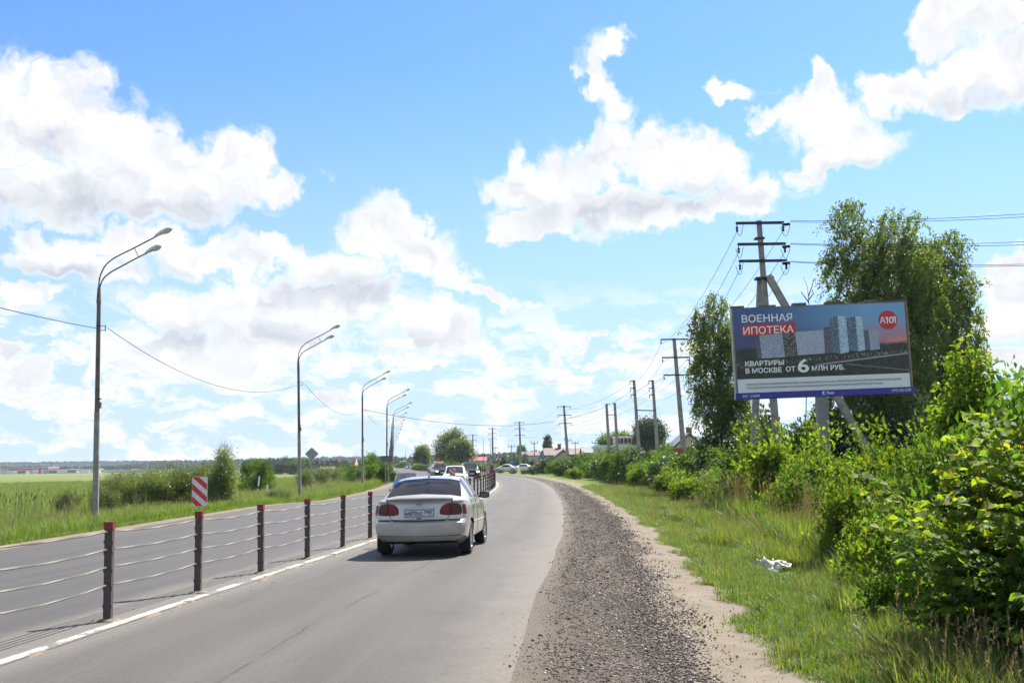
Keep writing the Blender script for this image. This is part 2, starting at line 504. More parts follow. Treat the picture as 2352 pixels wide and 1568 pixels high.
def TERR(x, y):
    x = np.asarray(x, float); y = np.asarray(y, float)
    zr = np.where(y < 900, ROADZ(np.clip(y, -80, 1200)), 1.5)
    l = LE(np.clip(y, -80, 800)) - x           # metres left of the left edge
    r = x - RE(np.clip(y, -80, 800))           # metres right of the right edge
    z = zr.copy()
    u = np.clip(BX(np.clip(y, -80, 800)) - x, 0, 8)
    z = z - 0.035 * u * sstep(y, 45, 65) * (1 - sstep(y, 135, 175))      # banked bend
    field_z = -0.75 + 0.10 * np.sin(x * 0.05 + 1) * np.sin(y * 0.041)
    z = z - 0.22 * sstep(l, 0.6, 2.4)
    k = sstep(l, 3.0, 26.0)
    z = z * (1 - k) + field_z * k
    z = z - 0.06 * sstep(r, 1.2, 2.6) - 0.22 * sstep(r, 3.0, 6.0)
    kr = sstep(r, 8, 40)
    z = z * (1 - kr) + (-0.1 - 0.25 * sstep(y, 80, 160) + 0.6 * sstep(y, 300, 500)) * kr
    amp = 0.03 * sstep(l, 1.5, 6) + 0.03 * sstep(r, 2.5, 6)
    z = z + amp * (np.sin(x * 1.7 + y * 0.6) + np.sin(y * 1.1 - x * 0.7))
    return z
def tz(x, y): return float(TERR(x, y))
def on_ground(x, y, Yd, dz=0.0):
    p = at(x, y, Yd); return Vector((p.x, Yd, tz(p.x, Yd) + dz))

def grid_strip(name, ys, lats, zoff, matl, uv=True, parent=None):
    """sheet that follows the road; lats: list of functions lateral X of y; zoff per lateral"""
    ys = np.asarray(ys, float); n, k = len(ys), len(lats)
    X = np.stack([f(ys) for f in lats], 1); Y = np.repeat(ys[:, None], k, 1)
    Z = TERR(X, Y) + np.asarray(zoff)[None, :]
    V = np.stack([X, Y, Z], -1).reshape(-1, 3)
    i, j = np.meshgrid(np.arange(n - 1), np.arange(k - 1), indexing='ij')
    a = (i * k + j).ravel()
    F = np.stack([a, a + 1, a + 1 + k, a + k], 1)
    me = np_mesh(name, V, F)
    if uv:
        lay = me.uv_layers.new(name='UVMap')
        U = np.stack([X - BX(ys)[:, None], Y], -1).reshape(-1, 2)
        lay.data.foreach_set('uv', U[F.ravel()].astype(np.float32).ravel())
        lay2 = me.uv_layers.new(name='EDGE')       # metres right of the asphalt's right edge
        U = np.stack([X - RE(ys)[:, None], Y], -1).reshape(-1, 2)
        lay2.data.foreach_set('uv', U[F.ravel()].astype(np.float32).ravel())
    me.shade_smooth()
    return link_mesh(name, me, matl, parent)

YS = np.concatenate([np.arange(-40, 60, 0.75), np.arange(60, 220, 2.0), np.arange(220, 900, 10)])

# ground sheet to the horizon
def build_ground():
    g = NG('ground_field')
    P = g.tc.outputs['Object']
    sx = g.sep(P)
    big = g.noise(0.02, P, 5, 0.6)
    mid = g.noise(0.25, g.vmul(P, (1, 0.45, 1)), 6, 0.65)
    fin = g.noise(4.0, P, 6, 0.7)
    c = g.mix(g.ss(mid, 0.38, 0.62), (0.11, 0.175, 0.032), (0.19, 0.245, 0.055))
    c = g.mix(g.ss(big, 0.5, 0.66, 0, 0.65), c, (0.27, 0.26, 0.10))
    c = g.mix(g.ss(fin, 0.35, 0.7, 0, 0.5), c, (0.065, 0.11, 0.025))
    far = g.ss(sx[1], 120, 500)
    c = g.mix(g.math('MULTIPLY', far, g.ss(g.noise(0.006, g.vmul(P, (0.4, 1.6, 1)), 4), 0.45, 0.6)), c, (0.17, 0.22, 0.07))
    c = g.mix(g.math('MULTIPLY', far, 0.55), c, (0.175, 0.22, 0.075))
    bands = g.noise(0.012, g.vmul(P, (0.25, 1.0, 1)), 6, 0.65)
    c = g.mix(g.math('MULTIPLY', far, g.ss(bands, 0.48, 0.60, 0, 0.8)), c, (0.22, 0.20, 0.10))
    c = g.mix(g.math('MULTIPLY', far, g.ss(bands, 0.46, 0.36, 0, 0.7)), c, (0.10, 0.155, 0.045))
    g.color(c, 0.82); g.rough(0.95); g.bs.inputs['Specular IOR Level'].default_value = 0.1
    g.bump(fin, 0.8, 0.1)
    xs = np.unique(np.concatenate([np.arange(-40, 30, 0.5), np.linspace(-200, -40, 60), np.linspace(30, 200, 60), np.linspace(-4500, -200, 40), np.linspace(200, 4500, 40)]))
    ys = np.unique(np.concatenate([np.arange(-20, 60, 0.6), np.arange(60, 200, 1.5), np.linspace(200, 900, 90), np.linspace(900, 6500, 40), np.linspace(-150, -20, 20)]))
    X, Y = np.meshgrid(xs, ys)
    Z = TERR(X, Y)
    # lower the sheet under the road, the shoulders and the dirt strips
    yc = np.clip(Y, -80, 800)
    under = (X > LE(yc) - 2.2) & (X < RE(yc) + 2.9) & (Y < 880) & (Y > -39)
    Z = np.where(under, Z - 0.12, Z)
    V = np.stack([X, Y, Z], -1).reshape(-1, 3)
    k = len(xs); n = len(ys)
    i, j = np.meshgrid(np.arange(n - 1), np.arange(k - 1), indexing='ij'); a = (i * k + j).ravel()
    me = np_mesh('ground', V, np.stack([a, a + 1, a + 1 + k, a + k], 1)); me.shade_smooth()
    tag(link_mesh('ground', me, g.m), kind='structure')
build_ground()

def build_road():
    # asphalt
    g = NG('asphalt')
    uv = g.tc.outputs['UV']; u, v, _ = g.sep(uv)
    P = g.tc.outputs['Object']
    grain = g.noise(60, P, 3, 0.85)
    grain2 = g.noise(17, P, 4, 0.75)
    patch = g.noise(0.8, g.vmul(P, (1.0, 0.22, 1.0)), 5, 0.6)
    streak = g.noise(1.6, g.vmul(uv, (1.6, 0.05, 1)), 4, 0.6)
    c = g.mix(g.ss(patch, 0.3, 0.7), (0.074, 0.071, 0.070), (0.118, 0.113, 0.110))
    c = g.mix(g.ss(streak, 0.42, 0.68, 0, 0.6), c, (0.14, 0.133, 0.128))
    left = g.ss(u, 0.1, -0.1)
    c = g.mix(left, c, g.mix(g.ss(streak, 0.4, 0.65), (0.062, 0.061, 0.066), (0.085, 0.082, 0.086)))
    # worn darker wheel paths
    w1 = g.math('SUBTRACT', 1.0, g.ss(g.math('ABSOLUTE', g.math('SUBTRACT', u, 1.55)), 0.05, 0.55))
    w2 = g.math('SUBTRACT', 1.0, g.ss(g.math('ABSOLUTE', g.math('SUBTRACT', u, 3.05)), 0.05, 0.55))
    c = g.mix(g.math('MULTIPLY', g.math('MAXIMUM', w1, w2), 0.45), c, (0.066, 0.064, 0.064))
    c = g.mix(g.ss(grain, 0.50, 0.68, 0, 0.9), c, (0.24, 0.225, 0.21))
    c = g.mix(g.ss(grain2, 0.48, 0.28, 0, 0.75), c, (0.045, 0.043, 0.042))
    # joints and old cracks
    wob = g.noise(0.7, g.vmul(uv, (0.2, 0.35, 1)), 5, 0.7)
    for (uc, lo) in ((2.35, 0.46), (-3.6, 0.40), (0.95, 0.55), (3.7, 0.56)):
        d = g.math('ABSOLUTE', g.math('SUBTRACT', g.math('MULTIPLY_ADD', g.math('SUBTRACT', wob, 0.5), 0.35, u), uc))
        k = g.math('MULTIPLY', g.ss(d, 0.022, 0.008), g.ss(g.noise(0.35, g.vmul(uv, (0.1, 1, 1)), 4), lo, lo + 0.08))
        c = g.mix(g.math('MULTIPLY', k, 0.7), c, (0.03, 0.029, 0.028))
    spot = g.noise(0.55, P, 4, 0.55)
    c = g.mix(g.ss(spot, 0.62, 0.70, 0, 0.4), c, (0.055, 0.053, 0.052))
    # dust that gathers along the barrier and the shoulder
    edge = g.math('MULTIPLY_ADD', g.math('SUBTRACT', patch, 0.5), 0.9, g.math('ABSOLUTE', u))
    c = g.mix(g.ss(edge, 0.85, 0.3, 0, 0.9), c, g.mix(g.ss(grain2, 0.3, 0.7), (0.18, 0.167, 0.15), (0.25, 0.235, 0.215)))
    ed = g.N.new('ShaderNodeUVMap'); ed.uv_map = 'EDGE'; eu = g.sep(ed.outputs[0])[0]
    re = g.math('MULTIPLY_ADD', g.math('SUBTRACT', g.noise(1.2, P, 5), 0.5), 1.2, eu)
    c = g.mix(g.ss(re, -0.95, 0.05, 0, 0.92), c, g.mix(g.ss(grain2, 0.35, 0.65), (0.175, 0.153, 0.128), (0.25, 0.222, 0.19)))
    le = g.math('MULTIPLY_ADD', g.math('SUBTRACT', patch, 0.5), 1.0, u)
    c = g.mix(g.ss(le, -6.5, -7.4, 0, 0.6), c, (0.14, 0.125, 0.105))
    g.color(g.vmul(c, (1.03, 1.0, 0.965)), 0.57); g.rough(g.ss(grain, 0.3, 0.8, 0.62, 0.9)); g.bs.inputs['Specular IOR Level'].default_value = 0.35
    g.bump(g.math('ADD', grain, grain2), 0.35, 0.006)
    lats = [lambda y: LE(y) - 0.05] + [(lambda y, t=t: LE(y) + (BX(y) - LE(y)) * t) for t in (0.2, 0.4, 0.6, 0.8)] + [BX] + [(lambda y, t=t: BX(y) + RW(y) * t) for t in (0.25, 0.5, 0.75)] + [lambda y: RE(y) + 0.12]
    tag(grid_strip('road', YS, lats, [0.0] * 10, g.m), kind='structure')
    # painted edge line beside the barrier
    g = NG('road_paint')
    P = g.tc.outputs['Object']
    wear = g.noise(1.1, P, 7, 0.78); u, v, _ = g.sep(g.tc.outputs['UV'])
    e = g.math('MULTIPLY_ADD', g.math('SUBTRACT', wear, 0.5), 0.16, g.math('ABSOLUTE', g.math('SUBTRACT', u, 0.19)))
    f = g.math('MAXIMUM', g.ss(e, 0.038, 0.06), g.ss(wear, 0.49, 0.55))
    c = g.mix(f, (0.42, 0.405, 0.375), g.mix(g.ss(g.noise(30, P), 0.3, 0.7), (0.095, 0.088, 0.08), (0.135, 0.126, 0.114)))
    g.color(c); g.rough(0.75)
    tag(grid_strip('road_marking', YS[YS < 260], [lambda y: BX(y) + 0.09, lambda y: BX(y) + 0.29], [0.005, 0.005], g.m), kind='structure')
    # loose shoulder on the right: dark milled asphalt over sand
    g = NG('gravel_bed')
    P = g.tc.outputs['Object']; u, v, _ = g.sep(g.tc.outputs['UV'])
    vor = g.N.new('ShaderNodeTexVoronoi'); vor.inputs['Scale'].default_value = 38; g.L.new(P, vor.inputs['Vector'])
    n1 = g.noise(3.0, P, 6, 0.7); n2 = g.noise(40, P, 5, 0.7); n3 = g.noise(0.6, g.vmul(P, (1, 0.25, 1)), 5)
    rp = g.N.new('ShaderNodeSeparateColor'); g.L.new(vor.outputs['Color'], rp.inputs[0])
    c = g.mix(g.ss(rp.outputs[0], 0.2, 0.8), (0.04, 0.032, 0.028), (0.13, 0.106, 0.088))
    c = g.mix(g.ss(n3, 0.42, 0.62, 0, 0.75), c, (0.145, 0.12, 0.098))
    c = g.mix(g.ss(n1, 0.5, 0.68, 0, 0.7), c, (0.175, 0.146, 0.118))
    c = g.mix(g.ss(n2, 0.45, 0.7, 0, 0.5), c, (0.09, 0.075, 0.065))
    ed = g.N.new('ShaderNodeUVMap'); ed.uv_map = 'EDGE'; eu = g.sep(ed.outputs[0])[0]
    wv = g.math('MULTIPLY_ADD', g.math('SUBTRACT', g.noise(5, P, 6, 0.75), 0.5), 0.55, eu)
    c = g.mix(g.ss(wv, 0.34, 0.02, 0, 0.85), c, g.mix(g.ss(n2, 0.35, 0.65), (0.125, 0.108, 0.09), (0.17, 0.149, 0.127)))
    c = g.mix(g.ss(wv, 1.22, 1.58, 0, 0.95), c, g.mix(g.ss(n1, 0.3, 0.7), (0.175, 0.146, 0.115), (0.235, 0.20, 0.16)))
    g.color(c); g.rough(0.95); g.bs.inputs['Specular IOR Level'].default_value = 0.2
    g.bump(g.math('ADD', g.math('SUBTRACT', 1.0, vor.outputs['Distance']), n2), 0.9, 0.02)
    wob = lambda y: 0.10 * np.sin(y * 0.9) + 0.06 * np.sin(y * 2.3 + 1)
    GR = lambda y: RE(y) + 1.62 + wob(y)
    tag(grid_strip('gravel_shoulder', YS[YS < 420], [lambda y: RE(y) - 0.02 + 0.02 * np.sin(y * 0.8), lambda y: RE(y) + 0.5, lambda y: RE(y) + 1.0, GR], [0.006, 0.03, 0.03, 0.0], g.m), kind='structure')
    # sandy strip
    g = NG('sand')
    P = g.tc.outputs['Object']
    n1 = g.noise(2.0, P, 6, 0.65); n2 = g.noise(60, P, 5, 0.75)
    c = g.mix(g.ss(n1, 0.3, 0.7), (0.155, 0.127, 0.098), (0.215, 0.18, 0.142))
    c = g.mix(g.ss(n2, 0.58, 0.72, 0, 0.7), c, (0.13, 0.10, 0.078))
    c = g.mix(g.ss(g.noise(0.5, P, 4), 0.55, 0.7, 0, 0.5), c, (0.17, 0.16, 0.08))
    g.color(c); g.rough(0.95); g.bs.inputs['Specular IOR Level'].default_value = 0.15
    g.bump(n2, 0.5, 0.015)
    tag(grid_strip('sandy_path', YS[YS < 420], [lambda y: RE(y) + 1.3 + wob(y), lambda y: RE(y) + 2.0, lambda y: RE(y) + 3.1 + 0.1 * np.sin(y * 0.8)], [-0.012, -0.004, -0.03], g.m), kind='structure')
    tag(grid_strip('dirt_verge', YS[YS < 420], [lambda y: LE(y) - 1.1 + 0.12 * np.sin(y * 0.7), lambda y: LE(y) - 0.6, lambda y: LE(y) + 0.08 + 0.05 * np.sin(y * 1.7)], [-0.03, 0.004, 0.007], g.m), kind='structure')
build_road()
# ------------------------------------------------------------------ cable barrier
ORD = ['first', 'second', 'third', 'fourth', 'fifth', 'sixth', 'seventh', 'eighth', 'ninth', 'tenth', 'eleventh', 'twelfth', 'thirteenth', 'fourteenth', 'fifteenth', 'sixteenth', 'seventeenth', 'eighteenth', 'nineteenth', 'twentieth']
def arc_positions(y0, y1, step):
    ys = [y0]
    while ys[-1] < y1:
        y = ys[-1]
        s = float(BX(y + 0.5) - BX(y - 0.5))
        ys.append(y + step / math.sqrt(1 + s * s))
    return ys

def stripe_plate(parent_name, w, h, mirror=False):
    """rounded plate with red and white diagonal stripes; local x right, z up, face towards -y; returns dict of meshes"""
    def rr(w_, h_, r_, n=4):
        pts = []
        for cx, cz, a0 in ((w_/2 - r_, h_/2 - r_, 0), (-w_/2 + r_, h_/2 - r_, 90), (-w_/2 + r_, -h_/2 + r_, 180), (w_/2 - r_, -h_/2 + r_, 270)):
            for k in range(n + 1):
                a = R(a0 + 90 * k / n); pts.append((cx + r_ * math.cos(a), cz + r_ * math.sin(a)))
        return pts
    out = rr(w, h, w * 0.14)
    plate = MB().prism(out, 0.004).mesh('plate')
    def clip(poly, nx, nz, d, keep_less):
        res = []
        for i in range(len(poly)):
            a, b = poly[i], poly[(i + 1) % len(poly)]
            da = nx * a[0] + nz * a[1] - d; db = nx * b[0] + nz * b[1] - d
            if not keep_less: da, db = -da, -db
            if da <= 0: res.append(a)
            if (da < 0) != (db < 0) and abs(da - db) > 1e-12:
                t = da / (da - db); res.append((a[0] + t * (b[0] - a[0]), a[1] + t * (b[1] - a[1])))
        return res
    inner = rr(w - 0.006, h - 0.006, w * 0.13)
    nx, nz = (0.66, 0.75) if not mirror else (-0.66, 0.75)
    stripes = []
    for c0 in (-0.44, -0.125, 0.19):
        lo, hi = c0 * h, (c0 + 0.155) * h
        p = clip(clip(inner, nx, nz, hi, True), nx, nz, lo, False)
        if len(p) > 2:
            stripes.append(MB().prism(p, 0.002, Matrix.Translation((0, -0.0025, 0))).mesh('stripe'))
    top = clip(inner, nx, nz, 0.50 * h, False)
    if len(top) > 2: stripes.append(MB().prism(top, 0.002, Matrix.Translation((0, -0.0025, 0))).mesh('stripe'))
    return plate, stripes

def hazard_marker(x, y, z, w, h, stem, label, mirror=False, rz=0.0, group=None):
    e = empty('hazard_marker', (x, y, z), rz)
    plate, st = stripe_plate('', w, h, mirror)
    p = link_mesh('plate', plate, M_refl_white, e); p.location = (0, 0, stem + h / 2)
    for s in st:
        o = link_mesh('stripe', s, M_refl_red, p)
    MB().tube([(0, 0.016, 0), (0, 0.016, stem + h * 0.7)], 0.011, 8).build('stem', M_galv, e)
    tag(e, label, 'traffic sign', group)
    return e

def build_barrier():
    PH = 1.046
    # steel channel post
    prof = [(-0.05, -0.035), (0.05, -0.035), (0.05, 0.035), (0.032, 0.035), (0.032, 0.028), (0.043, 0.028), (0.043, -0.028), (-0.043, -0.028), (-0.043, 0.028), (-0.032, 0.028), (-0.032, 0.035), (-0.05, 0.035)]
    prof = [(x * 0.84, y * 0.9) for x, y in prof]
    m_ = MB(); n = len(prof)
    m_.add([(x, y, -0.1) for x, y in prof] + [(x, y, PH - 0.07) for x, y in prof],
           [(i, (i + 1) % n, (i + 1) % n + n, i + n) for i in range(n)] + [(0, 1, 6, 7), (1, 2, 5, 6), (0, 7, 8, 11)] + [(n, n + 7, n + 6, n + 1), (n + 1, n + 6, n + 5, n + 2), (n, n + 11, n + 8, n + 7)])
    for h in (0.388, 0.577, 0.766, 0.88, 0.20):
        for s in (-1, 1):
            m_.box((0.044 * s, -0.02, h - 0.04), (0.012, 0.026, 0.035))
    post_me = m_.mesh('post')
    hook_me = MB().box((0, 0.0, 0), (0.07, 0.03, 0.028)).mesh('cable_guide')
    cap_me = MB().box((0, 0, PH - 0.036), (0.097, 0.078, 0.076)).box((0, 0, PH + 0.0045), (0.102, 0.083, 0.01)).mesh('cap')
    for n_, (y0, y1) in enumerate(((-1.2 + 0.17, 128), (176, 300))):
        root = empty('cable_barrier', (float(BX(y0)), y0, 0))
        tag(root, 'four-cable steel barrier with red-capped posts between the two carriageways' if n_ == 0 else 'distant stretch of cable barrier where the road climbs away, beyond the oncoming cars', 'barrier', 'cable barriers on the centre line')
        ys = arc_positions(y0, y1, 2.6)
        org = root.location.copy()
        pts = []
        for k, y in enumerate(ys):
            x = float(BX(y)); z = tz(x, y)
            slope = float(BX(y + 0.5) - BX(y - 0.5))
            lean = random.uniform(-0.012, 0.012)
            pts.append((x, y, z))
            p = link_mesh('post', post_me, M_post, root)
            p.location = Vector((x, y, z)) - org
            p.rotation_euler = (random.uniform(-0.01, 0.01), lean, -math.atan(slope) + random.uniform(-0.06, 0.06))
            link_mesh('cap', cap_me, M_cap, p)
            if y < 40:
                for h in (0.388, 0.577, 0.766, 0.955): link_mesh('cable_guide', hook_me, M_black_steel, p).location = (0, 0, h)
        for h in (0.955, 0.766, 0.577, 0.388):
            path = []
            for (a, b) in zip(pts[:-1], pts[1:]):
                ns = 9 if a[1] < 60 else 4
                sag = random.uniform(0.018, 0.04)
                for i in range(ns):
                    t = i / ns
                    path.append(Vector((a[0] + (b[0] - a[0]) * t, a[1] + (b[1] - a[1]) * t, a[2] + (b[2] - a[2]) * t + h - sag * 4 * t * (1 - t))) - org)
            near = [p for p in path if p.y + org.y < 26]; far = [p for p in path if p.y + org.y >= 25.5]
            mb = MB()
            if len(near) > 2 and n_ == 0:
                # twisted strands
                P = np.array([tuple(p) for p in near]); seg = np.linalg.norm(np.diff(P, axis=0), axis=1); s = np.concatenate([[0], np.cumsum(seg)])
                m0 = 9.0
                ss = np.arange(0, s[-1], 0.022); Q = np.stack([np.interp(ss, s, P[:, i]) for i in range(3)], 1)
                for st in range(3):
                    ph = ss / 0.115 * 2 * np.pi + st * 2 * np.pi / 3
                    X = Q[:, 0] + 0.0064 * np.cos(ph); Z = Q[:, 2] + 0.0064 * np.sin(ph)
                    mb.tube([(X[i], Q[i, 1], Z[i]) for i in range(len(ss)) if Q[i, 1] + org.y > 5.5], 0.0062, 5)
            if len(far) > 2:
                mb.tube(far, 0.0105, 5)
            mb.build('cable', M_rope, root, smooth=True)
    return ys
build_barrier()
POSTS_Y = arc_positions(-1.2 + 0.17, 128, 2.6)
def nearest_post(y):
    yy = min(POSTS_Y, key=lambda v: abs(v - y)); return float(BX(yy)), yy, tz(float(BX(yy)), yy)
for (yt, lab, w, h) in ((14.7, 'striped red and white plate on the barrier post nearest the camera that carries one', 0.206, 0.39),
                  (40, 'striped red and white plate standing in front of the white pickup', 0.22, 0.40),
                  (64, 'striped red and white plate above the far barrier bend, left of the other two', 0.22, 0.40),
                  (90, 'small striped plate at the tip of the barrier bend', 0.22, 0.40),
                  (112, 'smallest striped plate, behind the barrier bend', 0.22, 0.40)):
    x, y, z = nearest_post(yt)
    hazard_marker(x, y, z + 1.052, w, h, 0.07, lab, mirror=False, rz=R(random.uniform(-4, 4)), group='striped plates on the barrier')

# dried mud and crumbs along the foot of the barrier
def build_mud():
    V, F = [], []
    def lump(x, y, rx, ry, h):
        n = 10; base = len(V); z = tz(x, y)
        a0 = random.random() * 6
        for ring, (k, hh) in enumerate(((1.0, 0.0), (0.8, 0.75), (0.4, 1.0))):
            for i in range(n):
                th = 2 * math.pi * i / n
                rr_ = k * (0.75 + 0.35 * math.sin(th * 3 + a0) * random.uniform(0.6, 1.0))
                V.append((x + rx * rr_ * math.cos(th), y + ry * rr_ * math.sin(th), z - 0.004 + h * hh * random.uniform(0.6, 1.1)))
        V.append((x, y, z + h * 0.9))
        for r_ in range(2):
            for i in range(n):
                j = (i + 1) % n
                F.append((base + r_ * n + i, base + r_ * n + j, base + (r_ + 1) * n + j)); F.append((base + r_ * n + i, base + (r_ + 1) * n + j, base + (r_ + 1) * n + i))
        for i in range(n):
            F.append((base + 2 * n + i, base + 2 * n + (i + 1) % n, base + 3 * n))
    for y in POSTS_Y:
        if 5 < y < 45:
            x = float(BX(y))
            lump(x + 0.02, y - 0.03, random.uniform(0.16, 0.24), random.uniform(0.10, 0.16), 0.035)
            for k in range(3):
                yy = y + random.uniform(0.3, 2.3)
                lump(float(BX(yy)) + random.uniform(0.25, 0.42), yy, random.uniform(0.03, 0.10), random.uniform(0.06, 0.35), random.uniform(0.012, 0.025))
            for k in range(22):
                yy = y + random.uniform(0, 2.6)
                r_ = random.uniform(0.004, 0.014)
                lump(float(BX(yy)) + random.gauss(0.1, 0.28), yy, r_, r_, r_)
    me = np_mesh('mud_crumbs', np.array(V), np.array(F)); me.shade_smooth()
    o = link_mesh('mud_crumbs', me, mat('dried_mud', (0.20, 0.155, 0.115), 0.95, var=0.35, vscale=25, bump=0.6, bscale=80))
    tag(o, 'dried mud and crumbs along the foot of the barrier', 'mud', kind='stuff')
build_mud()

# ------------------------------------------------------------------ street lamps
M_glass_bowl = mat('lamp_bowl', (0.62, 0.60, 0.54), 0.18, var=0.06, coat=0.5)
M_lamp_hood = mat('lamp_hood', (0.55, 0.58, 0.58), 0.45, metal=0.1, var=0.12)
def make_lamp():
    root = empty('street_lamp')
    MB().tube([(0, 0, -0.6), (0, 0, 0), (0, 0, 2), (0, 0, 3.9)], [0.112, 0.112, 0.107, 0.102], 14).build('lower_pole', M_concrete, root, True)
    up = MB().tube([(0, 0, 3.88), (0, 0, 5.5), (0, 0, 7), (0, 0, 7.9)], [0.088, 0.083, 0.077, 0.072], 14).build('upper_pole', M_pole_up, root, True)
    MB().lathe([(0.09, 7.86), (0.09, 7.98), (0.082, 8.0), (0.062, 8.42), (0.055, 8.46)], n=14).build('collar', M_pole_up, root, True)
    MB().box((0.11, 0, 4.15), (0.07, 0.10, 0.22)).box((0.10, 0, 4.38), (0.09, 0.07, 0.05)).build('switch_box', M_pole_up, root)
    cl = MB().lathe([(0.085, 7.02), (0.085, 7.06)], n=14).bar((0.05, 0, 7.04), (0.26, 0, 7.04), 0.02).bar((0.05, 0, 6.86), (0.26, 0, 6.88), 0.02).bar((0.25, 0, 7.06), (0.25, 0, 6.84), 0.025)
    cl.build('cable_clamp', M_black_steel, root)
    upper = [(0, 8.4), (-0.01, 8.55), (0.03, 8.87), (0.19, 9.22), (0.41, 9.44), (0.67, 9.6), (1.27, 9.89), (2.08, 10.3)]
    lower = [(0.02, 8.4), (0.05, 8.55), (0.16, 8.78), (0.38, 8.98), (0.7, 9.16), (1.43, 9.54), (1.73, 9.68)]
    for pts in (upper, lower):
        xs = [p[0] for p in pts]; zs = [p[1] for p in pts]
        fine = []
        t = np.linspace(0, len(pts) - 1, 30)
        fx = pw(list(zip(range(len(pts)), xs))); fz = pw(list(zip(range(len(pts)), zs)))
        fine = [(float(fx(v)), 0, float(fz(v))) for v in t]
        MB().tube(fine, 0.027, 8).build('arm', M_pole_arm, root, True)
    MB().tube([(1.27, 0, 9.89), (1.43, 0, 9.54)], 0.014, 6).build('tie_bar', M_pole_arm, root)
    for (bx_, bz_, L_) in ((2.02, 10.27, 0.72), (1.68, 9.655, 0.66)):
        e = MB()
        # hood: loft of half-ellipse sections
        secs = [(0.0, 0.035, 0.05), (0.05, 0.06, 0.075), (0.2, 0.085, 0.10), (0.42, 0.115, 0.13), (0.75, 0.125, 0.14), (0.92, 0.09, 0.105), (1.0, 0.02, 0.03)]
        n = 10; vs, fs = [], []
        for (t, w, h) in secs:
            for k in range(n + 1):
                a = math.pi * k / n
                vs.append((t * L_, w * math.cos(a), h * math.sin(a)))
        for i in range(len(secs) - 1):
            for k in range(n):
                a = i * (n + 1) + k
                fs.append((a, a + 1, a + n + 2, a + n + 1))
            fs.append((i * (n + 1), (i + 1) * (n + 1), (i + 1) * (n + 1) + n, i * (n + 1) + n))
        e.add(vs, fs)
        hood = e.build('luminaire', M_lamp_hood, root, True)
        hood.location = (bx_, 0, bz_); hood.rotation_euler = (0, R(-25), 0)
        b = MB(); vs, fs = [], []
        secs = [(0.42, 0.03, 0.02), (0.5, 0.09, 0.06), (0.7, 0.11, 0.085), (0.88, 0.085, 0.06), (0.96, 0.02, 0.015)]
        for (t, w, h) in secs:
            for k in range(n + 1):
                a = math.pi * k / n
                vs.append((t * L_, w * math.cos(a), -0.003 - h * math.sin(a)))
        for i in range(len(secs) - 1):
            for k in range(n):
                a = i * (n + 1) + k
                fs.append((a, a + n + 1, a + n + 2, a + 1))
        b.add(vs, fs); bo = b.build('glass_bowl', M_glass_bowl, hood, True)
    return root
lamp0 = make_lamp()
LAMPS = [(222.5, 39.3), (689, 67.8), (833, 101.5), (888, 126), (902, 153)]
lamp_pos = []
for (x, Y) in LAMPS:
    p = at(x, 1072, Y); lamp_pos.append((p.x, Y))
for k in range(1, 12):
    Y = 153 + k * 29
    p = at(900 - k * 0.6, 1072, Y); lamp_pos.append((p.x, Y))
lab = ['tall double-armed street lamp nearest the camera, at the left edge of the photo', 'second double-armed street lamp, beside the diamond sign', 'third double-armed street lamp, next to the triangular sign',
       'fourth double-armed street lamp, behind the grey rectangular sign', 'fifth double-armed street lamp, first of the tight far row']
tops = []
for i, (x, Y) in enumerate(lamp_pos):
    o = lamp0 if i == 0 else copy_tree(lamp0)
    z = 1.6 + (0.0) - 1.6
    zb = tz(x, Y)
    # the collar stands about 6.3 m above the eye all along the row
    o.location = (x, Y, (6.2 + min(i, 4) * 0.06 + 1.6 - 8.0))
    o.rotation_euler = (random.uniform(-0.006, 0.006), [-0.012, -0.018, -0.004][i] if i < 3 else random.uniform(-0.01, 0.01), R([0, 2, -2, 3][i] if i < 4 else random.uniform(-4, 8)))
    tag(o, lab[i] if i < 5 else '%s double-armed street lamp counted from the camera, in the tight far row' % ORD[i], 'street lamp', 'street lamps along the left side of the road')
    tops.append(Vector(o.location) + Vector((0.25, 0, 6.95)))

def span(name, a, b, sag, rad, matl, label, cat='cable', group=None, n=28):
    a, b = Vector(a), Vector(b)
    pts = []
    for i in range(n + 1):
        t = i / n
        p = a.lerp(b, t); p.z -= sag * 4 * t * (1 - t); pts.append(p)
    e = MB().tube([p - a for p in pts], rad, 5).build(name, matl)
    e.location = a
    tag(e, label, cat, group)
    return e
span('overhead_cable', tops[0] + Vector((-0.4, 0, 0)), Vector((-15.6, 9, 6.9)), 0.45, 0.014, M_wire, 'thin black cable running left out of the photo from the nearest street lamp', group='cables between the lamps')
names = ['first and second', 'second and third', 'third and fourth', 'fourth and fifth']
for i in range(4):
    span('overhead_cable', tops[i], tops[i + 1] + Vector((-0.3, 0, 0)), [1.25, 1.05, 0.9, 0.8][i], 0.013, M_wire if i == 0 else M_wire_far, 'thin cable sagging between the %s street lamps' % names[i], group='cables between the lamps')

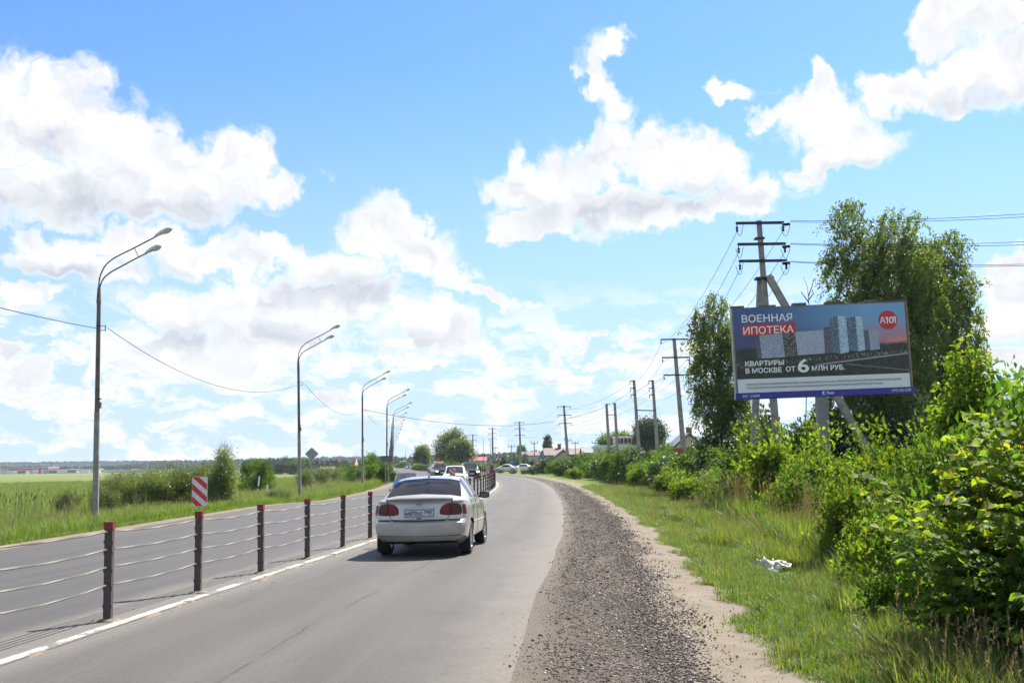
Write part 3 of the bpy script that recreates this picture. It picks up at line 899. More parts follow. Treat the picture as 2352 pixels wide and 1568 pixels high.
# ------------------------------------------------------------------ power poles
POLES = {}
def power_pole(x, ytop, Y, label, arms=3, arm_px=None, arm_w=2.1, lean=0.0, rz=0.0, rad=(0.20, 0.12), base=None, side=0, arm_drop=(0.12, 0.95, 1.75), group='power poles right of the road', arm_mat=None, ins=True):
    top = at(x, ytop, Y)
    zb = tz(top.x, Y) - 0.3
    H = top.z - zb
    e = empty('power_pole', (top.x - lean * H, Y, zb), rz)
    # tapering concrete post of rectangular section
    m_ = MB()
    n = 8; lv = 8
    vs, fs = [], []
    for i in range(lv + 1):
        t = i / lv; w = rad[0] * (1 - t) + rad[1] * t
        for (sx, sy) in ((-1, -0.7), (-0.7, -1), (0.7, -1), (1, -0.7), (1, 0.7), (0.7, 1), (-0.7, 1), (-1, 0.7)):
            vs.append((sx * w + lean * H * t, sy * w, t * H))
    for i in range(lv):
        for k in range(n):
            fs.append((i * n + k, i * n + (k + 1) % n, (i + 1) * n + (k + 1) % n, (i + 1) * n + k))
    fs.append(tuple(lv * n + k for k in range(n)))
    m_.add(vs, fs); m_.build('pole', M_concrete, e)
    ends = []
    for k in range(arms):
        z = H - arm_drop[k]
        xc = lean * H * (z / H)
        x0, x1 = (-arm_w / 2, arm_w / 2) if side == 0 else ((-arm_w, 0.1) if side < 0 else (-0.1, arm_w))
        a = MB().bar((xc + x0, -rad[1] - 0.05, z), (xc + x1, -rad[1] - 0.05, z), 0.10, 0.11)
        arm = a.build('crossarm', arm_mat or M_black_steel, e)
        for xe in (x0, x1):
            if side and abs(xe) < 0.3: continue
            if ins:
                i_ = MB().lathe([(0.02, -0.02), (0.02, -0.10), (0.06, -0.12), (0.06, -0.18), (0.025, -0.2), (0.055, -0.24), (0.055, -0.3), (0.02, -0.34)], (xc + xe * 0.96, -rad[1] - 0.05, z - 0.05), 8)
                i_.build('insulator', M_black_steel, arm)
            ends.append(Vector((top.x - lean * H + xc + xe * 0.96, Y, zb + z - 0.38)))
    tag(e, label, 'power pole', group)
    return e, ends
p1, E1 = power_pole(1743, 507, 46, 'large concrete power pole with three black crossarms behind the billboard', arm_w=2.06, lean=-0.04, rad=(0.165, 0.10), arm_drop=(0.13, 1.05, 1.78))
P1 = at(1743, 507, 46)
# its second leg, the strut and the jumper loops
a = at(1747, 640, 46.4); b = at(1722, 1060, 46.2); b.z = tz(b.x, b.y) - 0.2
org = Vector(p1.location)
MB().bar(a - org, b - org, 0.26, 0.25, up=(0, 1, 0)).build('second_leg', M_concrete, p1)
a = at(1764, 633, 45.8); b = at(2062, 1155, 45.0)
MB().bar(a - org, b - org, 0.27, 0.26, up=(0, 1, 0)).build('strut', M_concrete, p1)
MB().box(Vector(at(1747, 640, 46)) - org, (0.46, 0.42, 0.10)).box(Vector(at(1766, 640, 45.9)) - org, (0.36, 0.36, 0.16)).box(Vector(at(1744, 548, 46)) - org, (0.40, 0.36, 0.07)).build('clamp', M_black_steel, p1)
for yk in (515, 566, 604):
    for (xa, xb, dp) in ((1690, 1707, 18), (1793, 1815, 22)):
        A = at(xa, yk + 6, 45.7) - org; B_ = at(xb, yk, 45.7) - org
        pts = []
        for i in range(11):
            t = i / 10; q = A.lerp(B_, t); q.z -= 0.45 * 4 * t * (1 - t); pts.append(q)
        MB().tube(pts, 0.012, 5).build('jumper_loop', M_wire, p1)
    A = at(1797, yk + 1, 45.7) - org; B_ = at(1814, yk - 1, 45.7) - org
    mm = MB()
    for i in range(4):
        q = A.lerp(B_, (i + 0.5) / 4); mm.lathe([(0.02, -0.05), (0.07, -0.03), (0.07, 0.03), (0.02, 0.05)], q, 8, 'X')
    mm.tube([A, B_], 0.015, 5); mm.build('strain_insulator', M_black_steel, p1)
p2, E2 = power_pole(1548, 777, 89.5, 'slanting concrete power pole beside the left birch, with black crossarms', arm_w=2.3, lean=-0.055, rad=(0.22, 0.13), arm_drop=(0.1, 1.6, 3.05), group='power poles right of the road')
p3, E3 = power_pole(1456, 873, 134, 'left leg of the taller pair of linked power poles', arm_w=0.55, side=-1, arms=3, arm_drop=(0.1, 1.0, 1.8), lean=-0.045, rad=(0.25, 0.15))
p3b, E3b = power_pole(1499, 873, 134, 'right leg of the taller pair of linked power poles', arm_w=0.55, side=-1, arms=3, arm_drop=(0.1, 1.0, 1.8), lean=-0.04, rad=(0.25, 0.15))
p4, E4 = power_pole(1393, 927, 185, 'left leg of the smaller pair of linked power poles', arm_w=0.6, side=1, arms=1, lean=-0.03, rad=(0.27, 0.2), ins=False)
p4b, E4b = power_pole(1412, 925, 185, 'right leg of the smaller pair of linked power poles', arm_w=0.5, side=-1, arms=1, lean=-0.03, rad=(0.27, 0.2), ins=False)
for (A, B_, par) in ((at(1461, 942, 134), at(1503, 943, 134), p3), (at(1394, 953, 185), at(1414, 952, 185), p4)):
    o_ = Vector(par.location); MB().bar(A - o_ + Vector((0, -0.3, 0)), B_ - o_ + Vector((0, -0.3, 0)), 0.12).build('link_bar', M_black_steel, par)
p5, E5 = power_pole(1295, 931, 192, 'single power pole with crossarms in front of the brown-roofed houses', arm_w=2.4, arm_drop=(0.2, 1.7, 3.15), lean=-0.055, rad=(0.30, 0.17))
p6, E6 = power_pole(1193, 968, 255, 'power pole with three crossarms above the parked white cars', arm_w=2.3, arm_drop=(0.2, 1.65, 3.15), lean=-0.02, rad=(0.32, 0.17))
p7, E7 = power_pole(1131, 982, 293, 'power pole with three crossarms above the tip of the barrier bend', arm_w=2.2, arm_drop=(0.2, 1.5, 2.9), rad=(0.34, 0.18))
p8, E8 = power_pole(1086, 997, 354, 'farthest power pole with three crossarms, beside the round willow', arm_w=2.6, arm_drop=(0.2, 1.8, 3.6), rad=(0.32, 0.18))
wn = 0
def wires(EA, EB, rad, sag, lab, pairs):
    nm = ['upper left', 'upper right', 'middle left', 'middle right', 'lower left', 'lower right'] if len(pairs) == 6 else ['upper', 'middle', 'lower']
    for k, (i, j) in enumerate(pairs):
        if i < len(EA) and j < len(EB):
            span('power_wire', EA[i], EB[j], sag, rad, M_wire_far, nm[k] + ' ' + lab, 'wire', 'power wires', n=16)
allp = [(i, i) for i in range(6)]
wires(E1, E2, 0.012, 0.8, 'power wire running down from the large pole to the slanting pole', allp)
wires(E2, E3, 0.012, 0.8, 'power wire from the slanting pole to the taller pair, left leg', [(0, 0), (2, 1), (4, 2)])
wires(E2, E3b, 0.012, 0.8, 'power wire from the slanting pole to the taller pair, right leg', [(1, 0), (3, 1), (5, 2)])
wires(E3, E5, 0.014, 1.0, 'power wire from the taller pair, left leg, to the single pole', [(0, 0), (1, 2), (2, 4)])
wires(E3b, E5, 0.014, 1.0, 'power wire from the taller pair, right leg, to the single pole', [(0, 1), (1, 3), (2, 5)])
wires(E5, E6, 0.014, 1.0, 'power wire from the single pole to the one above the parked cars', allp)
wires(E6, E7, 0.014, 0.8, 'power wire left of the pole above the parked cars', allp)
wires(E7, E8, 0.014, 1.0, 'power wire between the two farthest poles', allp)
for (y0, y1, nm) in ((507, 452, 'uppermost'), (510, 462, 'second'), (559, 525, 'third'), (561, 536, 'fourth'), (600, 585, 'fifth'), (602, 590, 'lowest')):
    span('power_wire', at(1815, y0, 45.7), at(2780, y1, 42), 0.28, 0.011, M_wire, '%s black power wire running right from the large pole across the big birch' % nm, 'wire', 'power wires')
span('overhead_cable', tops[2], at(1390, 935, 184.5), 2.2, 0.028, M_wire, 'thick black cable crossing the road from the third lamp to the power poles', group='cables between the lamps')

def small_pole(x, ytop, ybase, Y, label, r_=0.10, tee=True, matl=None, cat='pole', name='utility_pole', group='small poles far off'):
    t = at(x, ytop, Y); zb = tz(t.x, Y) - 0.3
    H = t.z - zb
    e = empty(name, (t.x, Y, zb))
    MB().tube([(0, 0, 0), (0, 0, H * 0.6), (0, 0, H)], [r_ * 1.2, r_, r_ * 0.7], 8).build('pole', matl or M_concrete, e)
    if tee:
        w = 0.55 * Y / 190
        MB().bar((-w, 0, H - 0.5), (w, 0, H - 0.5), 0.12).bar((-w, 0, H - 0.5), (-w, 0, H + 0.1), 0.08).bar((w, 0, H - 0.5), (w, 0, H + 0.1), 0.08).build('crossarm', M_black_steel, e)
    tag(e, label, cat, group)
    return e
for (x, a_, b_, Y, lb) in ((1137, 1024, 1055, 300, 'small T-topped pole right of the tip of the barrier bend'), (1175, 1020, 1064, 230, 'small T-topped pole behind the blue arrow sign'),
                           (1227, 1012, 1069, 200, 'small T-topped pole beside the brown roofs, left of the warning sign'), (1304, 1006, 1050, 230, 'small T-topped pole just right of the single power pole'),
                           (1321, 1012, 1050, 230, 'small T-topped pole over the gap between the brown and grey roofs'), (1367, 1012, 1040, 230, 'small pole at the left end of the white building')):
    small_pole(x, a_, b_, Y, lb)
for (x, a_, b_, lb) in ((1110, 1005, 1075, 'thin pale flagpole left of the far power pole'), (1126, 1008, 1070, 'thin pale flagpole closest to the far power pole')):
    small_pole(x, a_, b_, 210, lb, 0.05, False, M_galv, 'flagpole', 'flagpole')
for (x, a_, Y, lb) in ((932, 1026, 480, 'thin pole above the distant road'), (340, 1044, 1500, 'thin far mast over the woods, right of the nearest lamp'), (533, 1040, 1500, 'thin far mast over the bushes'), (753, 1037, 1500, 'thin far mast right of the diamond sign'), (988, 1030, 500, 'thin far pole left of the tall tree')):
    small_pole(x, a_, 1075, Y, lb, 0.10 * Y / 500, False, M_galv, 'mast', 'mast')

# ------------------------------------------------------------------ road signs
def sign_post(name, x, ytop, ybase, Y, label, poly, plate_mat, z_c, post_r=0.03, rz=0.0, cat='road sign', border=None, extra=None, posts=(0,)):
    """poly in metres round the plate centre; z_c photo y of the plate's centre"""
    c = at(x, z_c, Y); zb = tz(c.x, Y) - 0.15
    e = empty(name, (c.x, Y, zb), rz)
    for px in posts:
        MB().tube([(px, 0.035, 0), (px, 0.035, at(x, ytop, Y).z - zb)], post_r, 8).build('post', M_galv, e)
    pl = MB().prism(poly, 0.006, Matrix.Translation((0, -0.006, 0))).build('plate', plate_mat, e)
    pl.location = (0, 0, c.z - zb)
    if extra: extra(pl)
    tag(e, label, cat)
    return e
def ngon(pts): return pts
s = 0.45
sign_post('road_sign', 716, 1032, 1133, 72, 'grey back of a diamond-shaped road sign beside the second lamp', [(0.06, -0.39), (0.43, -0.03), (0.43, 0.03), (0.06, 0.39), (-0.06, 0.39), (-0.43, 0.03), (-0.43, -0.03), (-0.06, -0.39)], M_sign_back, 1042, extra=lambda pl: MB().bar((0, 0.012, -0.36), (0, 0.012, 0.25), 0.05, 0.03).build('mounting_rail', M_galv, pl))
def tri(w): return [(-w, -w * 0.55), (w, -w * 0.55), (0, w * 1.18)]
def tri_extra(pl):
    MB().prism([(-0.30, -0.17), (0.30, -0.17), (0, 0.37)], 0.003, Matrix.Translation((0, -0.0095, 0))).build('face', M_refl_white, pl)
sign_post('road_sign', 818.5, 1052, 1122, 88, 'triangular warning sign seen almost edge-on at the left roadside', tri(0.45), M_refl_red, 1062.5, rz=R(74), extra=tri_extra)
sign_post('road_sign', 888, 1048, 1108, 108, 'dark grey back of a wide rectangular sign on two posts', [(-0.58, -0.29), (0.58, -0.29), (0.58, 0.29), (-0.58, 0.29)], M_sign_back_dark, 1053, post_r=0.04, posts=(-0.12, 0.14), extra=lambda pl: MB().bar((-0.5, 0.012, 0.15), (0.5, 0.012, 0.15), 0.03).bar((-0.5, 0.012, -0.15), (0.5, 0.012, -0.15), 0.03).build('mounting_rail', M_galv, pl))
def arrow_extra(pl):
    MB().bar((0.06, -0.009, -0.26), (0.06, -0.009, 0.2), 0.07, 0.004).prism([(-0.06, 0.15), (0.18, 0.15), (0.06, 0.3)], 0.004, Matrix.Translation((0, -0.011, 0))).bar((-0.12, -0.009, 0.2), (0.0, -0.009, -0.1), 0.06, 0.004, up=(0, 1, 0)).build('arrow', M_white, pl)
sign_post('road_sign', 1176, 1062, 1083, 200, 'square blue road sign with a white arrow beyond the parked cars', [(-0.37, -0.37), (0.37, -0.37), (0.37, 0.37), (-0.37, 0.37)], M_blue, 1063, extra=arrow_extra)
sign_post('road_sign', 1235, 1062, 1080, 160, 'triangular road-narrows warning sign beside the hedge', tri(0.40), M_refl_red, 1061.5, extra=lambda pl: (tri_extra(pl), MB().bar((-0.07, -0.012, -0.12), (-0.03, -0.012, 0.18), 0.04, 0.004, up=(0, 1, 0)).bar((0.07, -0.012, -0.12), (0.03, -0.012, 0.18), 0.04, 0.004, up=(0, 1, 0)).build('symbol', M_black, pl)))

def text_mesh(body, size, align='LEFT', spacing=1.0, bold=0.0, sx=1.0, depth=0.0015):
    cu = bpy.data.curves.new('lettering', 'FONT')
    cu.body = body; cu.size = size; cu.align_x = align; cu.space_character = spacing; cu.offset = bold; cu.extrude = depth; cu.resolution_u = 3
    o = bpy.data.objects.new('tmp_text', cu); C.objects.link(o)
    bpy.context.view_layer.update()
    me = bpy.data.meshes.new_from_object(o.evaluated_get(bpy.context.evaluated_depsgraph_get()))
    bpy.data.objects.remove(o); bpy.data.curves.remove(cu)
    me.materials.clear()
    n = len(me.vertices); co = np.empty(n * 3, np.float32); me.vertices.foreach_get('co', co); co = co.reshape(-1, 3)
    out = np.stack([co[:, 0] * sx, -co[:, 2], co[:, 1]], 1)      # stands upright, faces -y
    me.vertices.foreach_set('co', out.astype(np.float32).ravel()); me.update()
    me.name = 'lettering'
    return me
def put_text(parent, body, x, z, size, matl, y=-0.01, width=None, **kw):
    me = text_mesh(body, size, **kw)
    if width:
        co = np.empty(len(me.vertices) * 3, np.float32); me.vertices.foreach_get('co', co); co = co.reshape(-1, 3)
        w0 = co[:, 0].max() - co[:, 0].min()
        co[:, 0] = (co[:, 0] - co[:, 0].min()) * width / w0
        me.vertices.foreach_set('co', co.ravel()); me.update()
    o = link_mesh('lettering', me, matl, parent); o.location = (x, y, z)
    return o
sign_post('road_sign', 1249, 1047, 1075, 160, 'small blue sign with white figures above the hedge', [(-0.34, -0.22), (0.34, -0.22), (0.34, 0.22), (-0.34, 0.22)], M_blue, 1048, extra=lambda pl: put_text(pl, '33', -0.2, -0.11, 0.32, M_white, width=0.4))
# marker posts in the verge
for (x, yt, yb, Y, lb) in ((611, 1113, 1134, 74, 'short leaning white marker post in the left verge'), (592, 1093, 1108, 96, 'short striped marker post in front of the round bush')):
    t = at(x, yt, Y); z0 = tz(t.x, Y)
    e = empty('marker_post', (t.x, Y, z0)); e.rotation_euler = (0, R(6), 0)
    H = max(0.55, t.z - z0)
    MB().box((0, 0, H / 2), (0.13, 0.05, H)).build('post', M_white, e)
    MB().box((0, 0, H * 0.3), (0.134, 0.054, H * 0.18)).build('black_band', M_black, e)
    tag(e, lb, 'marker post')
# ------------------------------------------------------------------ billboard
def build_billboard():
    Y = 37.0
    tl, tr = at(1682, 703, Y), at(2083, 691, Y)
    bl, br = at(1691, 917, Y), at(2093, 903, Y)
    W = 6.05
    base = at(1892, 1060, Y); zb = tz(base.x, Y)
    root = empty('billboard', (base.x, Y, zb), R(-3))
    tag(root, 'large roadside billboard advertising flats, on a grey post above the bushes', 'billboard')
    ctr = at(1886.5, 798, Y)                    # centre of the poster
    org = Vector((base.x, Y, zb))
    tilt = R(-1.2)
    frame = MB()
    H = 3.0
    frame.box((0, 0.16, 0), (W + 0.06, 0.26, H + 0.08))
    fr = frame.build('panel_box', mat('billboard_steel', (0.20, 0.19, 0.17), 0.6, metal=0.2, var=0.3, vscale=2), root)
    inv = Matrix.Rotation(R(3), 3, 'Z')
    fr.location = inv @ (ctr - org); fr.rotation_euler = (0, tilt, 0); fr.scale = (0.965, 1, 0.965)
    # bits of torn flashing along the top edge
    for (x0, x1, h) in ((-3.08, -2.62, 0.07), (-2.1, -1.5, 0.06), (-0.9, -0.42, 0.09), (0.25, 0.9, 0.09), (1.65, 2.1, 0.10), (2.2, 3.05, 0.05)):
        MB().box(((x0 + x1) / 2, 0.16, 1.54 + h / 2), (x1 - x0, 0.3, h)).build('top_flashing', MATS['billboard_steel'] if False else M_pole_up, fr)
    MB().box((-W / 2 - 0.05, 0.15, 0), (0.04, 0.3, H + 0.06)).build('side_trim', M_galv, fr)
    MB().box((W / 2 + 0.05, 0.15, 0), (0.04, 0.3, H + 0.06)).build('side_trim', mat('side_timber', (0.36, 0.24, 0.15), 0.8, var=0.3), fr)
    strip = MB().box((0.02, 0.10, -1.62), (W + 0.20, 0.34, 0.215)).build('base_strip', mat('strip_blue', (0.012, 0.025, 0.34), 0.4, var=0.12, vscale=3), fr)
    # post
    bz = (ctr - org).z
    po = MB().box((0.06, 0.16, (bz - 1.5) / 2 - 0.2), (0.36, 0.36, bz - 1.5 + 0.4)).build('post', mat('billboard_post', (0.25, 0.26, 0.26), 0.6, metal=0.3, var=0.12, vscale=2), root)
    # poster sheet: dusk sky over dark parkland
    g = NG('poster_print')
    uv = g.tc.outputs['Object']; x, _, z = g.sep(uv)
    u = g.math('MULTIPLY_ADD', x, 1 / 6.0, 0.5); v = g.math('MULTIPLY_ADD', z, 1 / 3.0, 0.5)
    c = g.mix(g.ss(u, 0.05, 0.85), (0.035, 0.075, 0.22), (0.14, 0.30, 0.52))
    low = g.mix(g.ss(u, 0.3, 0.95), (0.045, 0.06, 0.15), (0.40, 0.17, 0.26))
    n1 = g.noise(1.2, g.vmul(uv, (0.5, 1, 2.5)), 5)
    c = g.mix(g.ss(g.math('MULTIPLY_ADD', g.math('SUBTRACT', n1, 0.5), 0.2, v), 0.86, 0.52), c, low)
    pink = g.math('MULTIPLY', g.ss(u, 0.72, 1.0), g.math('MULTIPLY', g.ss(v, 0.78, 0.6), g.ss(n1, 0.4, 0.62)))
    c = g.mix(g.math('MULTIPLY', pink, 0.75), c, (0.62, 0.20, 0.16))
    land = g.ss(g.math('MULTIPLY_ADD', g.math('SUBTRACT', g.noise(2.5, g.vmul(uv, (1, 1, 2)), 5), 0.5), 0.08, v), 0.545, 0.50)
    n2 = g.noise(7, uv, 6, 0.7)
    park = g.mix(g.ss(n2, 0.35, 0.7), (0.006, 0.010, 0.012), (0.03, 0.045, 0.03))
    c = g.mix(land, c, park)
    glow = g.math('MULTIPLY', g.ss(g.math('ABSOLUTE', g.math('SUBTRACT', v, g.math('MULTIPLY_ADD', u, 0.09, 0.325))), 0.05, 0.0), g.ss(g.noise(9, g.vmul(uv, (2.2, 1, 1)), 3), 0.5, 0.7))
    c = g.mix(g.math('MULTIPLY', glow, 0.8), c, (0.55, 0.48, 0.42))
    rd = g.ss(g.math('ABSOLUTE', g.math('SUBTRACT', v, g.math('MULTIPLY_ADD', u, 0.18, 0.215))), 0.012, 0.003)
    c = g.mix(g.math('MULTIPLY', rd, g.ss(u, 0.45, 0.5)), c, (0.35, 0.27, 0.33))
    rd2 = g.ss(g.math('ABSOLUTE', g.math('SUBTRACT', v, g.math('MULTIPLY_ADD', u, -0.28, 0.475))), 0.008, 0.002)
    c = g.mix(g.math('MULTIPLY', g.math('MULTIPLY', rd2, g.ss(u, 0.62, 0.66)), 0.6), c, (0.25, 0.26, 0.24))
    white = g.ss(v, 0.162, 0.160)
    c = g.mix(white, c, (0.62, 0.64, 0.66))
    g.color(c, 1.4); g.rough(0.45)
    g.bump(g.noise(0.9, g.vmul(uv, (1, 1, 1.5)), 3), 0.25, 0.05)
    poster = MB().box((0, 0.0, 0), (6.0, 0.012, 3.0)).build('poster', g.m, fr); poster.location = (0, 0.022, 0)
    def px(xr, yr):   # position inside the printed sheet given as fractions from its top left corner
        return -3.0 + 6.0 * xr, 1.5 - 3.0 * yr
    def facade(name, cols, rows, wall, litc, darkc, cw=0.55, ch=0.55):
        g = NG(name)
        x, z, _ = g.sep(g.tc.outputs['UV'])
        fx = g.math('FRACT', g.math('MULTIPLY', x, cols)); fz = g.math('FRACT', g.math('MULTIPLY', z, rows))
        win = g.math('MULTIPLY', g.math('LESS_THAN', g.math('ABSOLUTE', g.math('SUBTRACT', fx, 0.5)), cw / 2), g.math('LESS_THAN', g.math('ABSOLUTE', g.math('SUBTRACT', fz, 0.5)), ch / 2))
        wn = g.N.new('ShaderNodeTexWhiteNoise'); wn.noise_dimensions = '2D'
        cmb = g.N.new('ShaderNodeCombineXYZ')
        g.L.new(g.math('FLOOR', g.math('MULTIPLY', x, cols)), cmb.inputs[0]); g.L.new(g.math('FLOOR', g.math('MULTIPLY', z, rows)), cmb.inputs[1])
        g.L.new(cmb.outputs[0], wn.inputs['Vector'])
        wc = g.mix(g.ss(wn.outputs['Value'], 0.45, 0.55), darkc, litc)
        g.color(g.mix(win, wall, wc), 1.4); g.rough(0.45)
        return g.m
    f_slab = facade('print_slab', 14, 13, (0.24, 0.29, 0.40), (0.42, 0.42, 0.42), (0.15, 0.19, 0.28), 0.5, 0.5)
    f_slab2 = facade('print_slab_grid', 20, 15, (0.30, 0.34, 0.45), (0.44, 0.43, 0.45), (0.20, 0.24, 0.34), 0.5, 0.5)
    f_dark = facade('print_dark', 7, 16, (0.035, 0.035, 0.045), (0.42, 0.38, 0.28), (0.05, 0.05, 0.06), 0.5, 0.5)
    f_tower = facade('print_tower_side', 6, 20, (0.07, 0.12, 0.18), (0.17, 0.25, 0.32), (0.04, 0.07, 0.11), 0.6, 0.55)
    f_tower_f = facade('print_tower_front', 4, 20, (0.34, 0.47, 0.62), (0.42, 0.5, 0.55), (0.10, 0.15, 0.22), 0.5, 0.5)
    f_shade = facade('print_shade', 5, 12, (0.07, 0.08, 0.12), (0.13, 0.13, 0.15), (0.06, 0.07, 0.10))
    def bld(pts, matl, y=-0.004):
        P = [px(*p) for p in pts]
        me = bpy.data.meshes.new('printed_building')
        me.from_pydata([(a, y, b) for a, b in P], [], [(0, 1, 2, 3)])
        uvl = me.uv_layers.new(name='UVMap')
        for i, c_ in enumerate(((0, 1), (0, 0), (1, 0), (1, 1))): uvl.data[i].uv = c_
        o = link_mesh('printed_building', me, matl, poster)
        return o
    # (top-left, bottom-left, bottom-right, top-right) as fractions of the sheet
    bld([(0.14, 0.20), (0.15, 0.60), (0.285, 0.595), (0.275, 0.19)], f_slab, -0.0075)
    bld([(0.115, 0.36), (0.125, 0.60), (0.15, 0.60), (0.14, 0.33)], f_shade, -0.0078)
    bld([(0.28, 0.36), (0.285, 0.59), (0.355, 0.585), (0.35, 0.30)], f_dark, -0.0081)
    bld([(0.352, 0.30), (0.36, 0.58), (0.52, 0.57), (0.52, 0.29)], f_slab2, -0.0084)
    bld([(0.52, 0.31), (0.522, 0.57), (0.575, 0.565), (0.575, 0.28)], f_shade, -0.0087)
    bld([(0.522, 0.265), (0.522, 0.31), (0.56, 0.31), (0.56, 0.255)], f_dark, -0.009)
    bld([(0.557, 0.16), (0.562, 0.56), (0.61, 0.58), (0.607, 0.13)], f_tower, -0.0093)
    bld([(0.607, 0.13), (0.61, 0.58), (0.66, 0.565), (0.655, 0.14)], f_tower_f, -0.0096)
    bld([(0.655, 0.165), (0.66, 0.545), (0.715, 0.56), (0.71, 0.145)], f_tower, -0.0099)
    bld([(0.71, 0.145), (0.715, 0.56), (0.755, 0.55), (0.75, 0.15)], f_tower_f, -0.0102)
    bld([(0.752, 0.315), (0.757, 0.545), (0.785, 0.55), (0.78, 0.31)], f_shade, -0.0105)
    bld([(0.78, 0.31), (0.785, 0.555), (0.84, 0.545), (0.838, 0.315)], f_slab, -0.0108)
    # lettering
    M_txt = mat('print_white', (1.0, 1.0, 1.0), 0.45); M_red = mat('print_red', (0.62, 0.025, 0.04), 0.45); M_grey = mat('print_grey', (0.22, 0.23, 0.25), 0.5)
    M_strip_txt = mat('strip_lettering', (0.8, 0.82, 0.86), 0.45)
    a, b = px(0.045, 0.165); put_text(poster, 'ВОЕННАЯ', a, b, 0.36, M_txt, -0.0125, width=1.78, bold=0.004)
    P = [px(0.043, 0.20), px(0.043, 0.325), px(0.356, 0.315), px(0.356, 0.19), px(0.11, 0.197), px(0.088, 0.165), px(0.088, 0.198)]
    MB().prism(P, 0.0012, Matrix.Translation((0, -0.0125, 0))).build('red_box', M_red, poster)
    a, b = px(0.05, 0.307); put_text(poster, 'ИПОТЕКА', a, b, 0.36, M_txt, -0.0155, width=1.78, bold=0.003)
    cx_, cz_ = px(0.898, 0.205)
    MB().prism([(cx_ + 0.335 * math.cos(k * math.pi / 20), cz_ + 0.335 * math.sin(k * math.pi / 20)) for k in range(40)], 0.0012, Matrix.Translation((0, -0.0125, 0))).build('red_disc', M_red, poster)
    a, b = px(0.850, 0.243); put_text(poster, 'А', a, b, 0.33, M_txt, -0.0155, width=0.20, bold=0.003)
    put_text(poster, '0', a + 0.325, b, 0.33, M_txt, -0.0155, width=0.165, bold=0.003)
    for dx in (0.245, 0.52):
        MB().prism([(a + dx - 0.042, b + 0.17), (a + dx - 0.042, b + 0.207), (a + dx + 0.002, b + 0.232), (a + dx + 0.045, b + 0.232), (a + dx + 0.045, b), (a + dx, b), (a + dx, b + 0.185)], 0.0015, Matrix.Translation((0, -0.0165, 0))).build('lettering', M_txt, poster)
    a, b = px(0.050, 0.685); put_text(poster, 'КВАРТИРЫ', a, b, 0.235, M_txt, -0.0125, width=1.36, bold=0.005)
    a, b = px(0.050, 0.77); put_text(poster, 'В МОСКВЕ', a, b, 0.235, M_txt, -0.0125, width=1.27, bold=0.005)
    a, b = px(0.285, 0.765); put_text(poster, 'ОТ', a, b, 0.235, M_txt, -0.0125, width=0.34, bold=0.005)
    a, b = px(0.355, 0.78); put_text(poster, '6', a, b, 0.66, M_txt, -0.0125, width=0.40, bold=0.012)
    a, b = px(0.437, 0.768); put_text(poster, 'МЛН РУБ.', a, b, 0.235, M_txt, -0.0125, width=1.15, bold=0.005)
    a, b = px(0.052, 0.915); put_text(poster, 'РЕКЛАМА. ЗАСТРОЙЩИК ООО «СПЕЦИАЛИЗИРОВАННЫЙ ЗАСТРОЙЩИК «ТРАНСИНВЕСТКОНСАЛТИНГ» (ООО «СЗ «ТИК»). НЕ ЯВЛЯЕТСЯ ПУБЛИЧНОЙ ОФЕРТОЙ. ПРОЕКТНЫЕ ДЕКЛАРАЦИИ НА САЙТЕ НАШ.ДОМ.РФ.', a, b, 0.10, M_grey, -0.0125, width=5.4)
    a, b = px(0.052, 0.957); put_text(poster, 'ИПОТЕКА ПРЕДОСТАВЛЯЕТСЯ УЧАСТНИКАМ НИС ЖИЛИЩНОГО ОБЕСПЕЧЕНИЯ ВОЕННОСЛУЖАЩИХ БАНКОМ-ПАРТНЁРОМ АО БАНК ДОМ.РФ. ПОДРОБНЫЕ УСЛОВИЯ ДОСТУПНЫ НА САЙТЕ WWW.A101.RU', a, b, 0.10, M_grey, -0.0125, width=4.75)
    put_text(strip, 'МО 13388А', -2.86, -1.665, 0.125, M_strip_txt, -0.073, width=0.6)
    put_text(strip, 'Russ', 0.08, -1.655, 0.14, M_strip_txt, -0.073, width=0.24, bold=0.003)
    MB().prism([(-0.03 + 0.062 * math.cos(k * math.pi / 12), -1.61 + 0.062 * math.sin(k * math.pi / 12)) for k in range(24)], 0.0015, Matrix.Translation((0, -0.0735, 0))).build('logo_disc', M_strip_txt, strip)
    MB().prism([(-0.012 + 0.036 * math.cos(k * math.pi / 12), -1.61 + 0.036 * math.sin(k * math.pi / 12)) for k in range(24)], 0.0015, Matrix.Translation((0, -0.0757, 0))).build('logo_mark', MATS['strip_blue'], strip)
    put_text(strip, '(495) 626-5208', 2.32, -1.655, 0.125, M_strip_txt, -0.073, width=0.66)
build_billboard()
# ------------------------------------------------------------------ vehicles (local axes: +y forward, x right, z up, origin on the ground under the middle)
M_tyre = mat('tyre', (0.018, 0.018, 0.019), 0.85, var=0.3, vscale=20)
M_rim = mat('rim', (0.40, 0.40, 0.41), 0.35, metal=0.7, var=0.15)
M_carglass = mat('car_glass', (0.012, 0.014, 0.02), 0.05, spec=0.8)
M_carglass2 = mat('tinted_glass', (0.010, 0.012, 0.024), 0.06, spec=0.22, var=0.4, vscale=2.5)
M_sideglass = mat('side_glass', (0.008, 0.009, 0.012), 0.12, spec=0.08)
M_under = mat('underbody', (0.012, 0.012, 0.012), 0.9)
M_tail = mat('tail_red', (0.20, 0.010, 0.010), 0.3, var=0.25, vscale=9, spec=0.3)
M_tail_smoke = mat('tail_smoked', (0.055, 0.012, 0.010), 0.3, col2=(0.15, 0.025, 0.014), vscale=5, spec=0.3)
M_headlamp = mat('headlamp', (0.75, 0.76, 0.78), 0.12, metal=0.3, coat=0.5)
